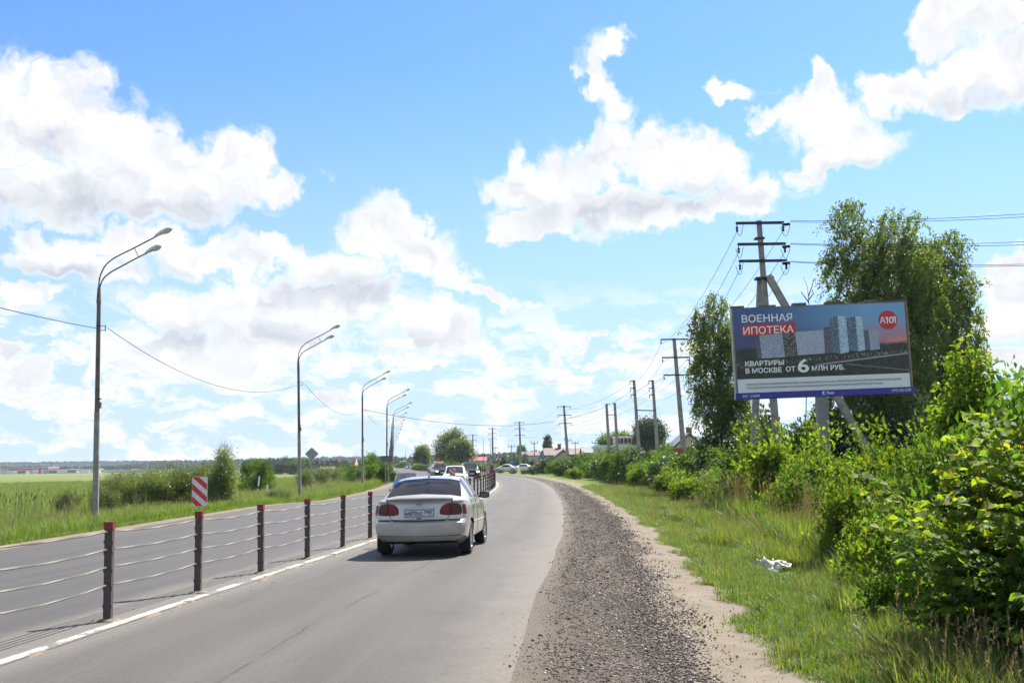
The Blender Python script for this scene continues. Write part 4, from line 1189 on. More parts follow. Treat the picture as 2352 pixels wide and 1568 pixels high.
M_headlamp_on = mat('headlamp_lit', (0.8, 0.75, 0.6), 0.2, emit=((1.0, 0.86, 0.6), 1.6))
M_chrome = mat('chrome', (0.6, 0.61, 0.62), 0.18, metal=0.9)
M_gap = mat('panel_gap', (0.01, 0.01, 0.01), 0.9)

def paint(name, base, metal=0.4, rough=0.32, dirt=0.0):
    g = NG(name)
    P = g.tc.outputs['Object']; x, y, z = g.sep(P)
    n = g.noise(3.0, P, 5, 0.65)
    c = g.mix(g.ss(n, 0.3, 0.75, 0, 0.12), base, tuple(b * 0.8 for b in base))
    d = g.math('MULTIPLY', g.ss(g.math('MULTIPLY_ADD', g.math('SUBTRACT', n, 0.5), 0.5, z), 0.75, 0.25), dirt)
    c = g.mix(d, c, (0.30, 0.25, 0.19))
    g.color(c); g.put(g.bs.inputs['Metallic'], g.math('MULTIPLY', g.math('SUBTRACT', 1.0, d), metal))
    g.rough(g.math('MULTIPLY_ADD', d, 0.4, rough)); g.bs.inputs['Coat Weight'].default_value = 0.6; g.bs.inputs['Coat Roughness'].default_value = 0.08
    return g.m

class Car:
    """body lofted from stations along the car; rows 0..8 run from the bottom centre line over sill, belt and roof edge to the top centre line"""
    def __init__(self, st, yoff_r=None, bulge_r=0.1, bulge_f=0.16, ns=5, wheels=((-1.3, 1.3), 0.30, 0.19, 0.74), tumble=0.9):
        self.K = np.array([s for s in st], float)          # y, w, zb, zbelt, ztop, wtop, crown
        self.yoff_r = yoff_r or (lambda z: 0.0)
        self.br, self.bf = bulge_r, bulge_f
        self.wh = wheels
        k = len(st)
        idx = np.arange(k)
        self.fn = [pw(list(zip(idx, self.K[:, i]))) for i in range(7)]
        self.S = np.linspace(0, k - 1, (k - 1) * ns + 1)
        sub = [1, 2, 3, 4, 4, 3, 7, 3, 5]
        r = [0.0]
        for i in range(8):
            r += [i + (j + 1) / sub[i + 1] for j in range(sub[i + 1])]
        self.Rr = np.array(r)
        self.G = np.array([[self.pt(s, rr) for rr in self.Rr] for s in self.S])      # stations x rows x 3
    def sec(self, s):
        y, w, zb, zt, zr_, wt, cr = [float(f(s)) if abs(s - round(s)) > 1e-6 else float(self.K[int(round(s)), i]) for i, f in enumerate(self.fn)]
        h = zt - zb
        return y, [(0, zb), (w * 0.80, zb), (w * 0.965, zb + 0.10), (w, zb + 0.45 * h), (w * 0.985, zt - 0.12), (w * 0.945, zt), (wt, zr_ - 0.035), (wt * 0.72, zr_), (0, zr_ + cr)]
    def pt(self, s, r):
        y, P = self.sec(s)
        i = min(int(r), 7); t = r - i
        # rounded between the key rows
        p0, p1 = P[i], P[i + 1]
        x = p0[0] + (p1[0] - p0[0]) * t; z = p0[1] + (p1[1] - p0[1]) * t
        if i == 5: x += 0.018 * math.sin(math.pi * t)
        if i in (2, 3): x += 0.004 * math.sin(math.pi * t)
        fade = max(0.0, 1 - s / 2.0)
        y += self.yoff_r(z) * fade
        return (x, y, z)
    def rear_y(self, x, z):
        y0 = self.K[0, 0]; w = self.K[0, 1]
        return y0 + self.yoff_r(z) - self.br * max(0.0, 1 - (abs(x) / w) ** 2.4)
    def front_y(self, x, z):
        y0 = self.K[-1, 0]; w = self.K[-1, 1]
        return y0 + self.bf * max(0.0, 1 - (abs(x) / w) ** 2.2)
    def side(self, s, r, off=0.006, sgn=1):
        x, y, z = self.pt(s, r); return (sgn * (x + off), y, z)
    def patch(self, classify):
        """returns dict name -> (V,F) of half-quads mirrored, split by classify(s, r)"""
        G = self.G; out = {}
        (ya, yb), wr, ww, wx = self.wh
        for sgn in (1, -1):
            V = G.copy(); V[..., 0] *= sgn
            # wheel arches: pull vertices near the rim of the opening on to it, then drop what lies inside
            for yw in (ya, yb):
                dy = V[..., 1] - yw; dz = V[..., 2] - wr
                d = np.hypot(dy, dz); ra = wr + 0.055
                near = (np.abs(V[..., 0]) > 0.45) & (d < ra + 0.03) & (d > ra - 0.045)
                f = np.where(near, ra / np.maximum(d, 1e-6), 1.0)
                V[..., 1] = yw + dy * f; V[..., 2] = wr + dz * f
            ns, nr = V.shape[:2]
            for i in range(ns - 1):
                for j in range(nr - 1):
                    q = V[[i, i + 1, i + 1, i], [j, j, j + 1, j + 1]]
                    c = q.mean(0)
                    if abs(c[0]) > 0.45 and any(math.hypot(c[1] - yw, c[2] - wr) < wr + 0.05 for yw in (ya, yb)): continue
                    nm = classify((self.S[i] + self.S[i + 1]) / 2, (self.Rr[j] + self.Rr[j + 1]) / 2, c)
                    if nm is None: continue
                    o = out.setdefault(nm if isinstance(nm, str) else nm[sgn > 0], ([], []))
                    b = len(o[0]); o[0].extend(q.tolist()); o[1].append((b, b + 1, b + 2, b + 3) if sgn > 0 else (b, b + 3, b + 2, b + 1))
        return out
    def cap(self, rear=True, n=14):
        """end face as a grid; returns function-split faces"""
        s = 0 if rear else len(self.K) - 1
        rows = [(self.pt(s, r)) for r in self.Rr]
        V, F = [], []
        ts = np.linspace(-1, 1, 2 * n + 1)
        for (x, y, z) in rows:
            for t in ts:
                xx = x * t
                b = self.br if rear else -self.bf
                yy = y - b * (1 - abs(t) ** 2.4) * (1.0 if z < 1e9 else 0) * min(1.0, abs(x) / 0.3 + 0.0)
                V.append((xx, yy, z))
        m_ = len(ts)
        for i in range(len(rows) - 1):
            for j in range(m_ - 1):
                a = i * m_ + j; F.append((a, a + 1, a + 1 + m_, a + m_) if rear else (a, a + m_, a + 1 + m_, a + 1))
        return V, F

def build_part(name, V, F, matl, parent, weld=True):
    me = bpy.data.meshes.new(name); me.from_pydata([tuple(v) for v in V], [], F)
    bm = bmesh.new(); bm.from_mesh(me)
    if weld: bmesh.ops.remove_doubles(bm, verts=bm.verts, dist=0.0008)
    bmesh.ops.dissolve_degenerate(bm, edges=bm.edges, dist=0.0005)
    bm.to_mesh(me); bm.free()
    me.shade_smooth()
    try: me.set_sharp_from_angle(angle=R(40))
    except Exception: pass
    return link_mesh(name, me, matl, parent)

def wheel_meshes(r_, w):
    ty = MB().lathe([(r_ * 0.66, -w / 2), (r_ * 0.93, -w / 2), (r_ * 0.985, -w * 0.42), (r_, -w * 0.25), (r_, w * 0.25), (r_ * 0.985, w * 0.42), (r_ * 0.93, w / 2), (r_ * 0.66, w / 2)], n=28, axis='X', cap=False).mesh('tyre', True)
    ri = MB().lathe([(r_ * 0.67, w * 0.46), (r_ * 0.62, w * 0.47), (r_ * 0.58, w * 0.30), (r_ * 0.2, w * 0.26), (r_ * 0.14, w * 0.34), (0.005, w * 0.34)], n=28, axis='X', cap=False)
    for k in range(7):
        a = 2 * math.pi * k / 7
        ri.bar((w * 0.36, r_ * 0.12 * math.cos(a), r_ * 0.12 * math.sin(a)), (w * 0.40, r_ * 0.62 * math.cos(a), r_ * 0.62 * math.sin(a)), 0.05, 0.03, up=(1, 0, 0))
    ri.lathe([(r_ * 0.67, -w * 0.46), (0.005, -w * 0.40)], n=20, axis='X', cap=False)
    return ty, ri.mesh('rim', True)

def add_wheels(root, wh, steer=0.0, rim=None):
    (ya, yb), r_, w, wx = wh
    ty, ri = wheel_meshes(r_, w)
    for sx in (1, -1):
        for yw in (ya, yb):
            e = link_mesh('wheel', MB().lathe([(0.05, -w * 0.45), (0.05, w * 0.2)], n=10, axis='X').mesh('wheel'), M_under, root)
            e.location = (sx * wx, yw, r_); e.rotation_euler = (0, 0, (0 if sx > 0 else math.pi) + (steer if yw > 0 else 0))
            link_mesh('tyre', ty, M_tyre, e); link_mesh('rim', ri, rim or M_rim, e)
    m_ = MB()
    for yw in (ya, yb):
        m_.box((0, yw, r_), (2 * wx, 0.12, 0.12))
    m_.box((0, 0, r_ + 0.02), (1.30, (yb - ya) - 0.75, 0.16))
    for yw in (ya, yb): m_.box((0, yw, r_ + 0.22), (2 * wx - 0.30, 0.72, 0.20))
    m_.build('underbody', M_under, root)

def surf_poly(fn, pts, off, name, matl, parent, sgn=1, thick=True):
    """fan over an outline (x,z) laid on the end surface y=fn(x,z)"""
    cx = sum(p[0] for p in pts) / len(pts); cz = sum(p[1] for p in pts) / len(pts)
    V, F = [], []
    rings = [1.0, 0.93, 0.6, 0.0]; n = len(pts)
    for k, rg in enumerate(rings):
        for (x, z) in pts:
            xx, zz = cx + (x - cx) * rg, cz + (z - cz) * rg
            o = (0.0 if k == 0 else off)
            V.append((sgn * xx, fn(xx, zz) + o, zz))
    for k in range(3):
        for i in range(n):
            j = (i + 1) % n
            F.append((k * n + i, k * n + j, (k + 1) * n + j, (k + 1) * n + i))
    return build_part(name, V, F, matl, parent)

def rounded(pts, it=2):
    for _ in range(it):
        q = []
        for i in range(len(pts)):
            a, b = pts[i], pts[(i + 1) % len(pts)]
            q += [(a[0] * 0.75 + b[0] * 0.25, a[1] * 0.75 + b[1] * 0.25), (a[0] * 0.25 + b[0] * 0.75, a[1] * 0.25 + b[1] * 0.75)]
        pts = q
    return pts

# ---- the silver saloon in the near lane
def build_sedan_main():
    root = empty('saloon_car')
    yo = lambda z: float(np.interp(z, [0.2, 0.27, 0.34, 0.38, 0.60, 0.645, 0.665, 0.95, 0.985, 1.03, 1.1], [0.03, 0.0, -0.035, -0.045, -0.045, -0.03, 0.055, 0.10, 0.085, 0.04, 0.06]))
    st = [(-2.05, 0.770, 0.29, 0.99, 1.035, 0.60, 0.012), (-1.93, 0.825, 0.27, 0.99, 1.035, 0.62, 0.015), (-1.72, 0.848, 0.23, 0.985, 1.03, 0.64, 0.02), (-1.56, 0.852, 0.21, 0.98, 1.045, 0.70, 0.025),
          (-1.18, 0.856, 0.20, 0.965, 1.235, 0.645, 0.03), (-0.80, 0.857, 0.20, 0.955, 1.38, 0.58, 0.022), (-0.30, 0.857, 0.20, 0.945, 1.405, 0.555, 0.015), (0.18, 0.857, 0.20, 0.935, 1.395, 0.555, 0.015), (0.45, 0.857, 0.20, 0.93, 1.365, 0.56, 0.02),
          (0.85, 0.855, 0.20, 0.92, 1.145, 0.61, 0.03), (1.22, 0.852, 0.20, 0.90, 0.955, 0.66, 0.03), (1.70, 0.84, 0.21, 0.82, 0.865, 0.64, 0.025), (2.02, 0.78, 0.23, 0.72, 0.77, 0.60, 0.02), (2.15, 0.70, 0.26, 0.66, 0.70, 0.56, 0.015)]
    wh = ((-1.28, 1.32), 0.305, 0.20, 0.745)
    car = Car(st, yo, 0.125, 0.16, 5, wh)
    P = paint('silver_paint', (0.55, 0.54, 0.515), 0.5, 0.30, 0.5)
    def cls(s, r, c):
        if 3.2 < s < 4.9 and r > 6.15: return 'rear_window'
        if 8.15 < s < 9.9 and r > 6.2: return 'windscreen'
        if 5.12 < r < 5.93:
            if 4.55 < s < 5.9: return ('rear_side_window', 'rear_side_window ')
            if 6.15 < s < 8.6: return ('front_side_window', 'front_side_window ')
            if 8.6 <= s < 9.15 and r < 5.6: return ('front_side_window', 'front_side_window ')
        if 1.0 < r < 5.0 and 4.5 < s < 6.1 : return ('rear_door', 'rear_door ')
        if 1.0 < r < 5.0 and 6.1 <= s < 9.4: return ('front_door', 'front_door ')
        if s < 2.2 and c[2] < 0.65 and r < 5: return 'rear_bumper'
        if s > 3 and s < 4 and r > 5.9 and False: return None
        if s >= 10 and r > 5.9: return 'bonnet'
        if 4.85 <= s <= 8.15 and r > 6.0: return 'roof'
        return 'body'
    parts = car.patch(cls)
    Vc, Fc = car.cap(True)
    bump = ([], []); lid = ([], [])
    for f in Fc:
        q = [Vc[i] for i in f]; z = sum(v[2] for v in q) / 4
        tgt = parts['rear_bumper'] if z < 0.65 else parts.setdefault('boot_lid', ([], []))
        b = len(tgt[0]); tgt[0].extend(q); tgt[1].append((b, b + 1, b + 2, b + 3))
    Vf, Ff = car.cap(False)
    b = len(parts['body'][0]); parts['body'][0].extend(Vf); parts['body'][1].extend([tuple(i + b for i in f) for f in Ff])
    for nm, (V, F) in parts.items():
        glass = 'window' in nm or nm == 'windscreen'
        build_part(nm.strip(), V, F, (M_sideglass if 'side' in nm else M_carglass2) if glass else P, root)
    add_wheels(root, wh, steer=R(-3))
    ry = car.rear_y
    # lamps
    outer = [(0.375, 0.735), (0.365, 0.82), (0.40, 0.895), (0.48, 0.94), (0.60, 0.95), (0.695, 0.94), (0.745, 0.90), (0.76, 0.82), (0.755, 0.755), (0.71, 0.735)]
    for sg in (1, -1):
        lens = surf_poly(ry, rounded(outer, 1), -0.016, 'tail_light', M_tail_smoke, root, sg)
        surf_poly(ry, rounded([(0.395, 0.75), (0.385, 0.82), (0.42, 0.89), (0.50, 0.925), (0.565, 0.93), (0.55, 0.84), (0.545, 0.748)], 1), -0.020, 'brake_lens', M_tail, lens, sg)
        surf_poly(ry, [(0.553, 0.755), (0.561, 0.84), (0.576, 0.926), (0.588, 0.926), (0.573, 0.84), (0.565, 0.755)], -0.022, 'divider', M_gap, lens, sg)
        # the lamp wraps round the corner
        V = [car.side(s, r, 0.010, sg) for s in (0.0, 0.5, 1.0) for r in (3.55, 3.9, 4.2, 4.42)]
        F = [(i * 4 + j, i * 4 + j + 1, i * 4 + j + 5, i * 4 + j + 4) for i in range(2) for j in range(3)]
        build_part('lamp_side', V, F, M_tail_smoke, lens)
    # number plate with lettering
    y_ = ry(0.0, 0.775) - 0.018
    plate = MB().box((0, 0, 0), (0.53, 0.012, 0.118)).build('number_plate', M_black, root); plate.location = (0.0, y_, 0.775); plate.rotation_euler = (R(-9), 0, 0)
    MB().box((0, -0.0075, 0), (0.512, 0.004, 0.102)).build('plate_face', mat('plate_white', (0.62, 0.64, 0.66), 0.4), plate)
    put_text(plate, 'м870ус', -0.243, -0.036, 0.105, M_black, -0.011, width=0.315, bold=0.002)
    put_text(plate, '790', 0.09, -0.012, 0.078, M_black, -0.011, width=0.145, bold=0.0015)
    MB().box((0.196, -0.011, -0.034), (0.07, 0.002, 0.006)).build('plate_dash', M_black, plate)
    # round badge with a bar across
    bd = MB(); n = 24
    for k in range(n):
        a0, a1 = 2 * math.pi * k / n, 2 * math.pi * (k + 1) / n
        bd.bar((0.042 * math.cos(a0), 0, 0.032 * math.sin(a0)), (0.042 * math.cos(a1), 0, 0.032 * math.sin(a1)), 0.007, 0.007, up=(0, 1, 0))
    bd.box((0, -0.002, 0), (0.105, 0.008, 0.016))
    b_ = bd.build('badge', mat('badge_metal', (0.22, 0.23, 0.25), 0.3, metal=0.6), root); b_.location = (0, ry(0, 0.93) - 0.010, 0.93)
    # trim over the plate, boot handle recess
    MB().bar((-0.285, 0, 0), (0.285, 0, 0), 0.012, 0.016).build('plate_trim', M_chrome, root).location = (0, ry(0.15, 0.85) - 0.016, 0.853)
    hd = surf_poly(ry, [(0.12 * math.cos(a), 0.683 + 0.022 * math.sin(a)) for a in np.linspace(0, 2 * math.pi, 20, endpoint=False)], -0.006, 'boot_handle', P, root)
    surf_poly(ry, [(0.055 * math.cos(a), 0.683 + 0.011 * math.sin(a)) for a in np.linspace(0, 2 * math.pi, 14, endpoint=False)], -0.009, 'handle_recess', M_gap, hd)
    # panel gaps
    def line(pts, name='panel_gap', rad=0.006, fn=ry, off=-0.002):
        q = []
        for (a, b) in zip(pts[:-1], pts[1:]):
            for t in np.linspace(0, 1, 6)[:-1]:
                x, z = a[0] + (b[0] - a[0]) * t, a[1] + (b[1] - a[1]) * t; q.append((x, fn(abs(x), z) + off, z))
        q.append((pts[-1][0], fn(abs(pts[-1][0]), pts[-1][1]) + off, pts[-1][1]))
        MB().tube(q, rad, 5).build(name, M_gap, root)
    for sg in (1, -1):
        line([(sg * 0.60, 1.02), (sg * 0.565, 0.93)])
        line([(sg * 0.555, 0.75), (sg * 0.52, 0.69), (sg * 0.47, 0.655)])
        line([(sg * 0.745, 0.655), (sg * 0.52, 0.655)], rad=0.008)
    line([(-0.47, 0.655), (0, 0.645), (0.47, 0.655)], rad=0.010)
    line([(-0.74, 0.385), (0, 0.375), (0.74, 0.385)], 'bumper_crease', rad=0.004)
    # spoiler lip on the boot
    V, F = [], []
    xs = np.linspace(-0.60, 0.60, 25)
    for x in xs:
        k = 1 - (abs(x) / 0.60) ** 3
        yb = ry(abs(x), 1.0) - 0.004
        V += [(x, yb + 0.02, 0.985), (x, yb - 0.028 * k, 1.01 + 0.012 * k), (x, yb - 0.03 * k, 1.03 + 0.014 * k), (x, yb + 0.12, 1.047 + 0.006 * k)]
    for i in range(24):
        for j in range(3): F.append((i * 4 + j, i * 4 + j + 1, i * 4 + j + 5, i * 4 + j + 4))
    build_part('boot_lip', V, F, P, root)
    # doors: gaps, handles, mirror, quarter glass divider
    for sg in (1, -1):
        for s_, r0, r1 in ((4.5, 2.2, 5.1), (6.1, 1.1, 5.1), (9.4, 1.1, 5.0)):
            MB().tube([car.side(s_, r, 0.001, sg) for r in np.linspace(r0, r1, 14)], 0.005, 5).build('door_gap', M_gap, root)
        MB().tube([car.side(s, 1.6, 0.001, sg) for s in np.linspace(5.0, 9.4, 16)], 0.006, 5).build('sill_gap', M_gap, root)
        MB().tube([car.side(s, 3.1, 0.004, sg) for s in np.linspace(4.6, 9.3, 16)], 0.009, 5).build('rub_strip', P, root)
        for s_ in (5.1, 6.75):
            a, b = car.side(s_ - 0.18, 4.3, 0.02, sg), car.side(s_ + 0.2, 4.3, 0.02, sg)
            MB().bar(a, b, 0.03, 0.03).build('door_handle', P, root)
        mx, my, mz = car.side(8.75, 5.15, 0.0, sg)
        mb = MB(); vs, fs = [], []
        for i, (yy, k) in enumerate(((-0.045, 0.86), (-0.03, 1.0), (0.03, 0.95), (0.075, 0.7), (0.10, 0.3))):
            for a in np.linspace(0, 2 * math.pi, 16, endpoint=False):
                ca, sa = math.cos(a), math.sin(a)
                e_ = 0.55
                vs.append((sg * 0.125 + 0.105 * k * math.copysign(abs(ca) ** e_, ca), yy, 0.072 * k * math.copysign(abs(sa) ** e_, sa)))
        for i in range(4):
            for j in range(16): fs.append((i * 16 + j, i * 16 + (j + 1) % 16, (i + 1) * 16 + (j + 1) % 16, (i + 1) * 16 + j))
        fs.append(tuple(range(16))); fs.append(tuple(range(64, 80)))
        mb.add(vs, fs); mb.bar((0, 0.01, -0.045), (sg * 0.06, 0.01, -0.03), 0.05, 0.035)
        mo = mb.build('door_mirror', M_black, root, True); mo.location = (mx - sg * 0.01, my, mz + 0.055)
        MB().box((sg * 0.125, -0.0475, 0), (0.16, 0.003, 0.10)).build('mirror_glass', M_carglass, mo)
    # aerial, exhaust, mud flaps, tow hook, rear under-panel
    ae = MB().lathe([(0.022, 0), (0.018, 0.025), (0.006, 0.04)], n=10).tube([(0, 0, 0.03), (0, -0.05, 0.34)], [0.004, 0.0025], 5).build('aerial', M_black, root); ae.location = (0.0, -0.82, 1.39)
    MB().tube([(0.40, -2.0, 0.25), (0.40, -1.6, 0.26)], 0.028, 10).build('exhaust_pipe', M_under, root)
    MB().box((0, -1.86, 0.285), (1.30, 0.26, 0.10)).build('rear_underpanel', M_under, root)
    for sg in (1, -1):
        MB().box((sg * 0.745, -1.62, 0.20), (0.22, 0.012, 0.26)).build('mud_flap', M_under, root)
    root.location = (-1.635 + math.sin(R(4)) * 1.28, 20.45 + math.cos(R(4)) * 1.28, 0.0)
    root.rotation_euler = (0, R(-0.5), R(-4))
    root.location.z = tz(root.location.x, root.location.y) + 0.002
    tag(root, 'silver saloon car driving away in the near lane beside the barrier', 'car')
build_sedan_main()

# ---- traffic further off
def simple_car(kind, x, Y, heading, colour, label, group=None, pos=None, lit=False, name='car', hscale=1.0, cat='car', faces='front', wscale=1.0):
    root = empty(name)
    if kind == 'sedan':
        st = [(-2.1, 0.74, 0.28, 0.93, 0.98, 0.6, 0.01), (-1.9, 0.84, 0.24, 0.94, 0.99, 0.64, 0.015), (-1.45, 0.87, 0.2, 0.93, 1.0, 0.66, 0.02), (-0.75, 0.88, 0.2, 0.93, 1.38, 0.57, 0.02), (0.0, 0.88, 0.2, 0.92, 1.43, 0.57, 0.015), (0.35, 0.88, 0.2, 0.92, 1.39, 0.58, 0.02), (1.15, 0.87, 0.2, 0.90, 0.97, 0.68, 0.03), (1.75, 0.85, 0.21, 0.80, 0.85, 0.66, 0.025), (2.1, 0.74, 0.24, 0.70, 0.74, 0.6, 0.015)]
        wh = ((-1.3, 1.32), 0.31, 0.2, 0.76); gl = (2.1, 3.0, 5.1, 5.95)
    elif kind == 'suv':
        st = [(-2.15, 0.80, 0.36, 1.02, 1.10, 0.72, 0.01), (-2.05, 0.87, 0.34, 1.05, 1.55, 0.64, 0.02), (-1.75, 0.91, 0.32, 1.05, 1.70, 0.66, 0.02), (-0.75, 0.92, 0.3, 1.05, 1.74, 0.66, 0.02), (0.0, 0.92, 0.3, 1.05, 1.74, 0.66, 0.02), (0.45, 0.92, 0.3, 1.05, 1.68, 0.66, 0.02), (1.1, 0.92, 0.3, 1.03, 1.12, 0.74, 0.03), (1.8, 0.90, 0.32, 0.98, 1.03, 0.74, 0.025), (2.15, 0.82, 0.36, 0.92, 0.96, 0.70, 0.015)]
        wh = ((-1.35, 1.4), 0.37, 0.23, 0.80); gl = (0.2, 1.0, 5.1, 5.95)
    else:   # pickup
        st = [(-2.6, 0.84, 0.42, 1.05, 1.08, 0.78, 0.0), (-2.45, 0.90, 0.40, 1.06, 1.09, 0.80, 0.0), (-1.05, 0.92, 0.38, 1.06, 1.09, 0.80, 0.0), (-0.95, 0.92, 0.36, 1.06, 1.55, 0.66, 0.02), (-0.7, 0.92, 0.36, 1.06, 1.72, 0.64, 0.02), (0.1, 0.92, 0.36, 1.05, 1.76, 0.64, 0.02), (0.5, 0.92, 0.36, 1.05, 1.70, 0.65, 0.02), (1.2, 0.92, 0.36, 1.04, 1.12, 0.74, 0.03), (2.0, 0.90, 0.38, 1.0, 1.05, 0.74, 0.025), (2.4, 0.82, 0.42, 0.95, 0.99, 0.70, 0.015)]
        wh = ((-1.5, 1.55), 0.38, 0.25, 0.80); gl = (3.0, 3.9, 6.1, 6.95)
    st = [(a, b, c, d * hscale, e * hscale, f, g_) for a, b, c, d, e, f, g_ in st]
    car = Car(st, None, 0.10, 0.13, 3, wh)
    P = colour
    def cls(s, r, c):
        if gl[0] < s < gl[1] and r > 6.2: return 'rear_window'
        if gl[2] < s < gl[3] and r > 6.2: return 'windscreen'
        if 5.1 < r < 5.92 and gl[1] - 0.1 < s < gl[2] + 0.3: return ('side_window', 'side_window ')
        return 'body'
    parts = car.patch(cls)
    for rear in (True, False):
        Vf, Ff = car.cap(rear, 8); b = len(parts['body'][0]); parts['body'][0].extend(Vf); parts['body'][1].extend([tuple(i + b for i in f) for f in Ff])
    for nm, (V, F) in parts.items():
        build_part(nm.strip(), V, F, M_carglass if nm != 'body' else P, root)
    add_wheels(root, wh)
    zf = st[-1][3]; fy = car.front_y; wf = st[-1][1]; zb_ = st[-1][2]
    for sg in (1, -1):
        surf_poly(fy, [(wf * 0.60, zf - 0.05), (wf * 0.95, zf - 0.02), (wf * 0.97, zf - 0.15), (wf * 0.62, zf - 0.19)], 0.012, 'headlight', M_headlamp_on if lit else M_headlamp, root, sg)
        mx, my, mz = car.side(gl[2] - 0.05, 5.1, 0, sg)
        MB().box((mx + sg * 0.10, my + 0.25, mz + 0.08), (0.20, 0.10, 0.13)).build('door_mirror', P if kind != 'sedan' else M_black, root)
        surf_poly(car.rear_y, [(st[0][1] * 0.7, 0.72), (st[0][1] * 0.97, 0.72), (st[0][1] * 0.97, 0.9), (st[0][1] * 0.7, 0.9)], -0.012, 'tail_light', M_tail, root, sg)
    surf_poly(fy, [(-wf * 0.52, zf - 0.07), (wf * 0.52, zf - 0.07), (wf * 0.46, zf - 0.24), (-wf * 0.46, zf - 0.24)], 0.010, 'grille', M_black, root)
    surf_poly(fy, [(-wf * 0.7, zb_ + 0.10), (wf * 0.7, zb_ + 0.10), (wf * 0.66, zb_ + 0.22), (-wf * 0.66, zb_ + 0.22)], 0.010, 'air_intake', M_black, root)
    surf_poly(fy, [(-0.26, zb_ + 0.24), (0.26, zb_ + 0.24), (0.26, zb_ + 0.34), (-0.26, zb_ + 0.34)], 0.016, 'number_plate', M_white, root)
    p = Vector(pos) if pos is not None else at(x, 1072, Y)
    root.location = (p.x, Y, tz(p.x, Y) + 0.004)
    root.rotation_euler = (0, 0, R(heading))
    tag(root, label, cat, group)
    return root
P_black = paint('black_paint', (0.012, 0.013, 0.015), 0.2, 0.25, 0.15)
P_navy = paint('navy_paint', (0.02, 0.028, 0.05), 0.4, 0.25, 0.12)
P_white = paint('white_car_paint', (0.74, 0.74, 0.73), 0.0, 0.35, 0.12)
P_grey = paint('graphite_paint', (0.10, 0.11, 0.12), 0.5, 0.3, 0.15)
P_red = paint('maroon_paint', (0.16, 0.02, 0.02), 0.3, 0.3, 0.1)
grp = 'oncoming cars beyond the barrier'
simple_car('sedan', 936, 67, 184, P_black, 'dark saloon mostly hidden behind the roof of the silver car', grp, hscale=0.93)
simple_car('pickup', 1046, 84, 180, P_white, 'white pickup coming towards the camera beyond the barrier', grp, hscale=0.90, name='pickup_truck', cat='pickup')
simple_car('suv', 1079, 112, 187, P_navy, 'dark blue off-road car right of the white pickup', grp, lit=True)
simple_car('suv', 1010, 132, 192, P_black, 'black off-road car with headlights on, left of the white pickup', grp, lit=True)
simple_car('sedan', 998, 172, 192, P_grey, 'grey car just behind the black off-road car', grp)
simple_car('sedan', 938, 350, 190, P_black, 'small black car with lit headlights on the distant road', grp, lit=True)
simple_car('suv', 971, 400, 8, P_red, 'small maroon car driving away on the distant road', 'cars far down the right-hand lane')
simple_car('sedan', 953, 520, 8, P_white, 'tiny pale car far down the right-hand lane', 'cars far down the right-hand lane')
simple_car('sedan', 1163, 190, 80, P_white, 'white parked car behind the weeds, left of the far power pole', 'white cars parked behind the bend')
simple_car('sedan', 1200, 196, 96, P_white, 'white parked car behind the weeds, right of the far power pole', 'white cars parked behind the bend')

def truck(x, Y, label, cab_mat, box_mat, h, rz=188):
    root = empty('truck')
    MB().prism([(-1.05, 0.55), (1.05, 0.55), (1.05, 1.55), (0.95, 2.35), (-0.95, 2.35), (-1.05, 1.55)], 1.9, Matrix.Translation((0, 1.4, 0))).build('cab', cab_mat, root)
    MB().prism([(-0.92, 1.5), (0.92, 1.5), (0.85, 2.2), (-0.85, 2.2)], 0.02, Matrix.Translation((0, 3.305, 0))).build('windscreen', M_carglass, root)
    MB().box((0, -1.4, (h + 0.9) / 2), (2.2, 5.4, h - 0.9)).build('cargo_box', box_mat, root)
    MB().box((0, 3.35, 0.62), (2.1, 0.15, 0.28)).build('bumper', M_under, root)
    MB().box((0, 3.32, 1.15), (1.2, 0.04, 0.4)).build('grille', M_black, root)
    for sg in (1, -1):
        MB().box((sg * 0.85, 3.34, 0.98), (0.3, 0.06, 0.2)).build('headlight', M_headlamp, root)
        MB().box((sg * 1.25, 3.0, 1.75), (0.2, 0.1, 0.4)).build('door_mirror', M_black, root)
        for yy in (2.2, -2.6):
            MB().lathe([(0.45, -0.13), (0.48, 0), (0.45, 0.13)], (sg * 0.95, yy, 0.48), 18, 'X').build('wheel', M_tyre, root)
    MB().box((0, -0.2, 0.7), (0.9, 6.2, 0.25)).build('chassis', M_under, root)
    p = at(x, 1072, Y)
    root.location = (p.x, Y, tz(p.x, Y)); root.rotation_euler = (0, 0, R(rz))
    tag(root, label, 'truck', 'trucks on the distant road')
truck(926, 430, 'small white box truck coming down the distant road', P_white, P_white, 2.75)
truck(913, 455, 'dark truck beside the white box truck on the distant road', P_red, P_black, 2.7)
# ------------------------------------------------------------------ vegetation
def unit(v):
    return v / np.maximum(np.linalg.norm(v, axis=1, keepdims=True), 1e-9)

def leaf_geo(P, D, size, wr=0.5, upb=0.6, fold=0.18, g=rng):
    """one small folded leaf (two triangles) per point; D: direction the leaf points"""
    n = len(P)
    D = unit(D)
    up = np.zeros((n, 3)); up[:, 2] = upb
    nrm = unit(g.normal(size=(n, 3)) * 0.7 + up)
    S = unit(np.cross(D, nrm)); Nn = np.cross(S, D)
    L = np.broadcast_to(np.asarray(size), (n,))[:, None]
    b = P; t = P + D * L
    mid = P + D * L * 0.48 + Nn * L * fold
    l = mid + S * L * wr * 0.5; r_ = mid - S * L * wr * 0.5
    V = np.stack([b, r_, t, l], 1).reshape(-1, 3)
    i = np.arange(n)[:, None] * 4
    F = np.concatenate([i + np.array([[0, 1, 2]]), i + np.array([[0, 2, 3]])], 1).reshape(-1, 3)
    return V, F

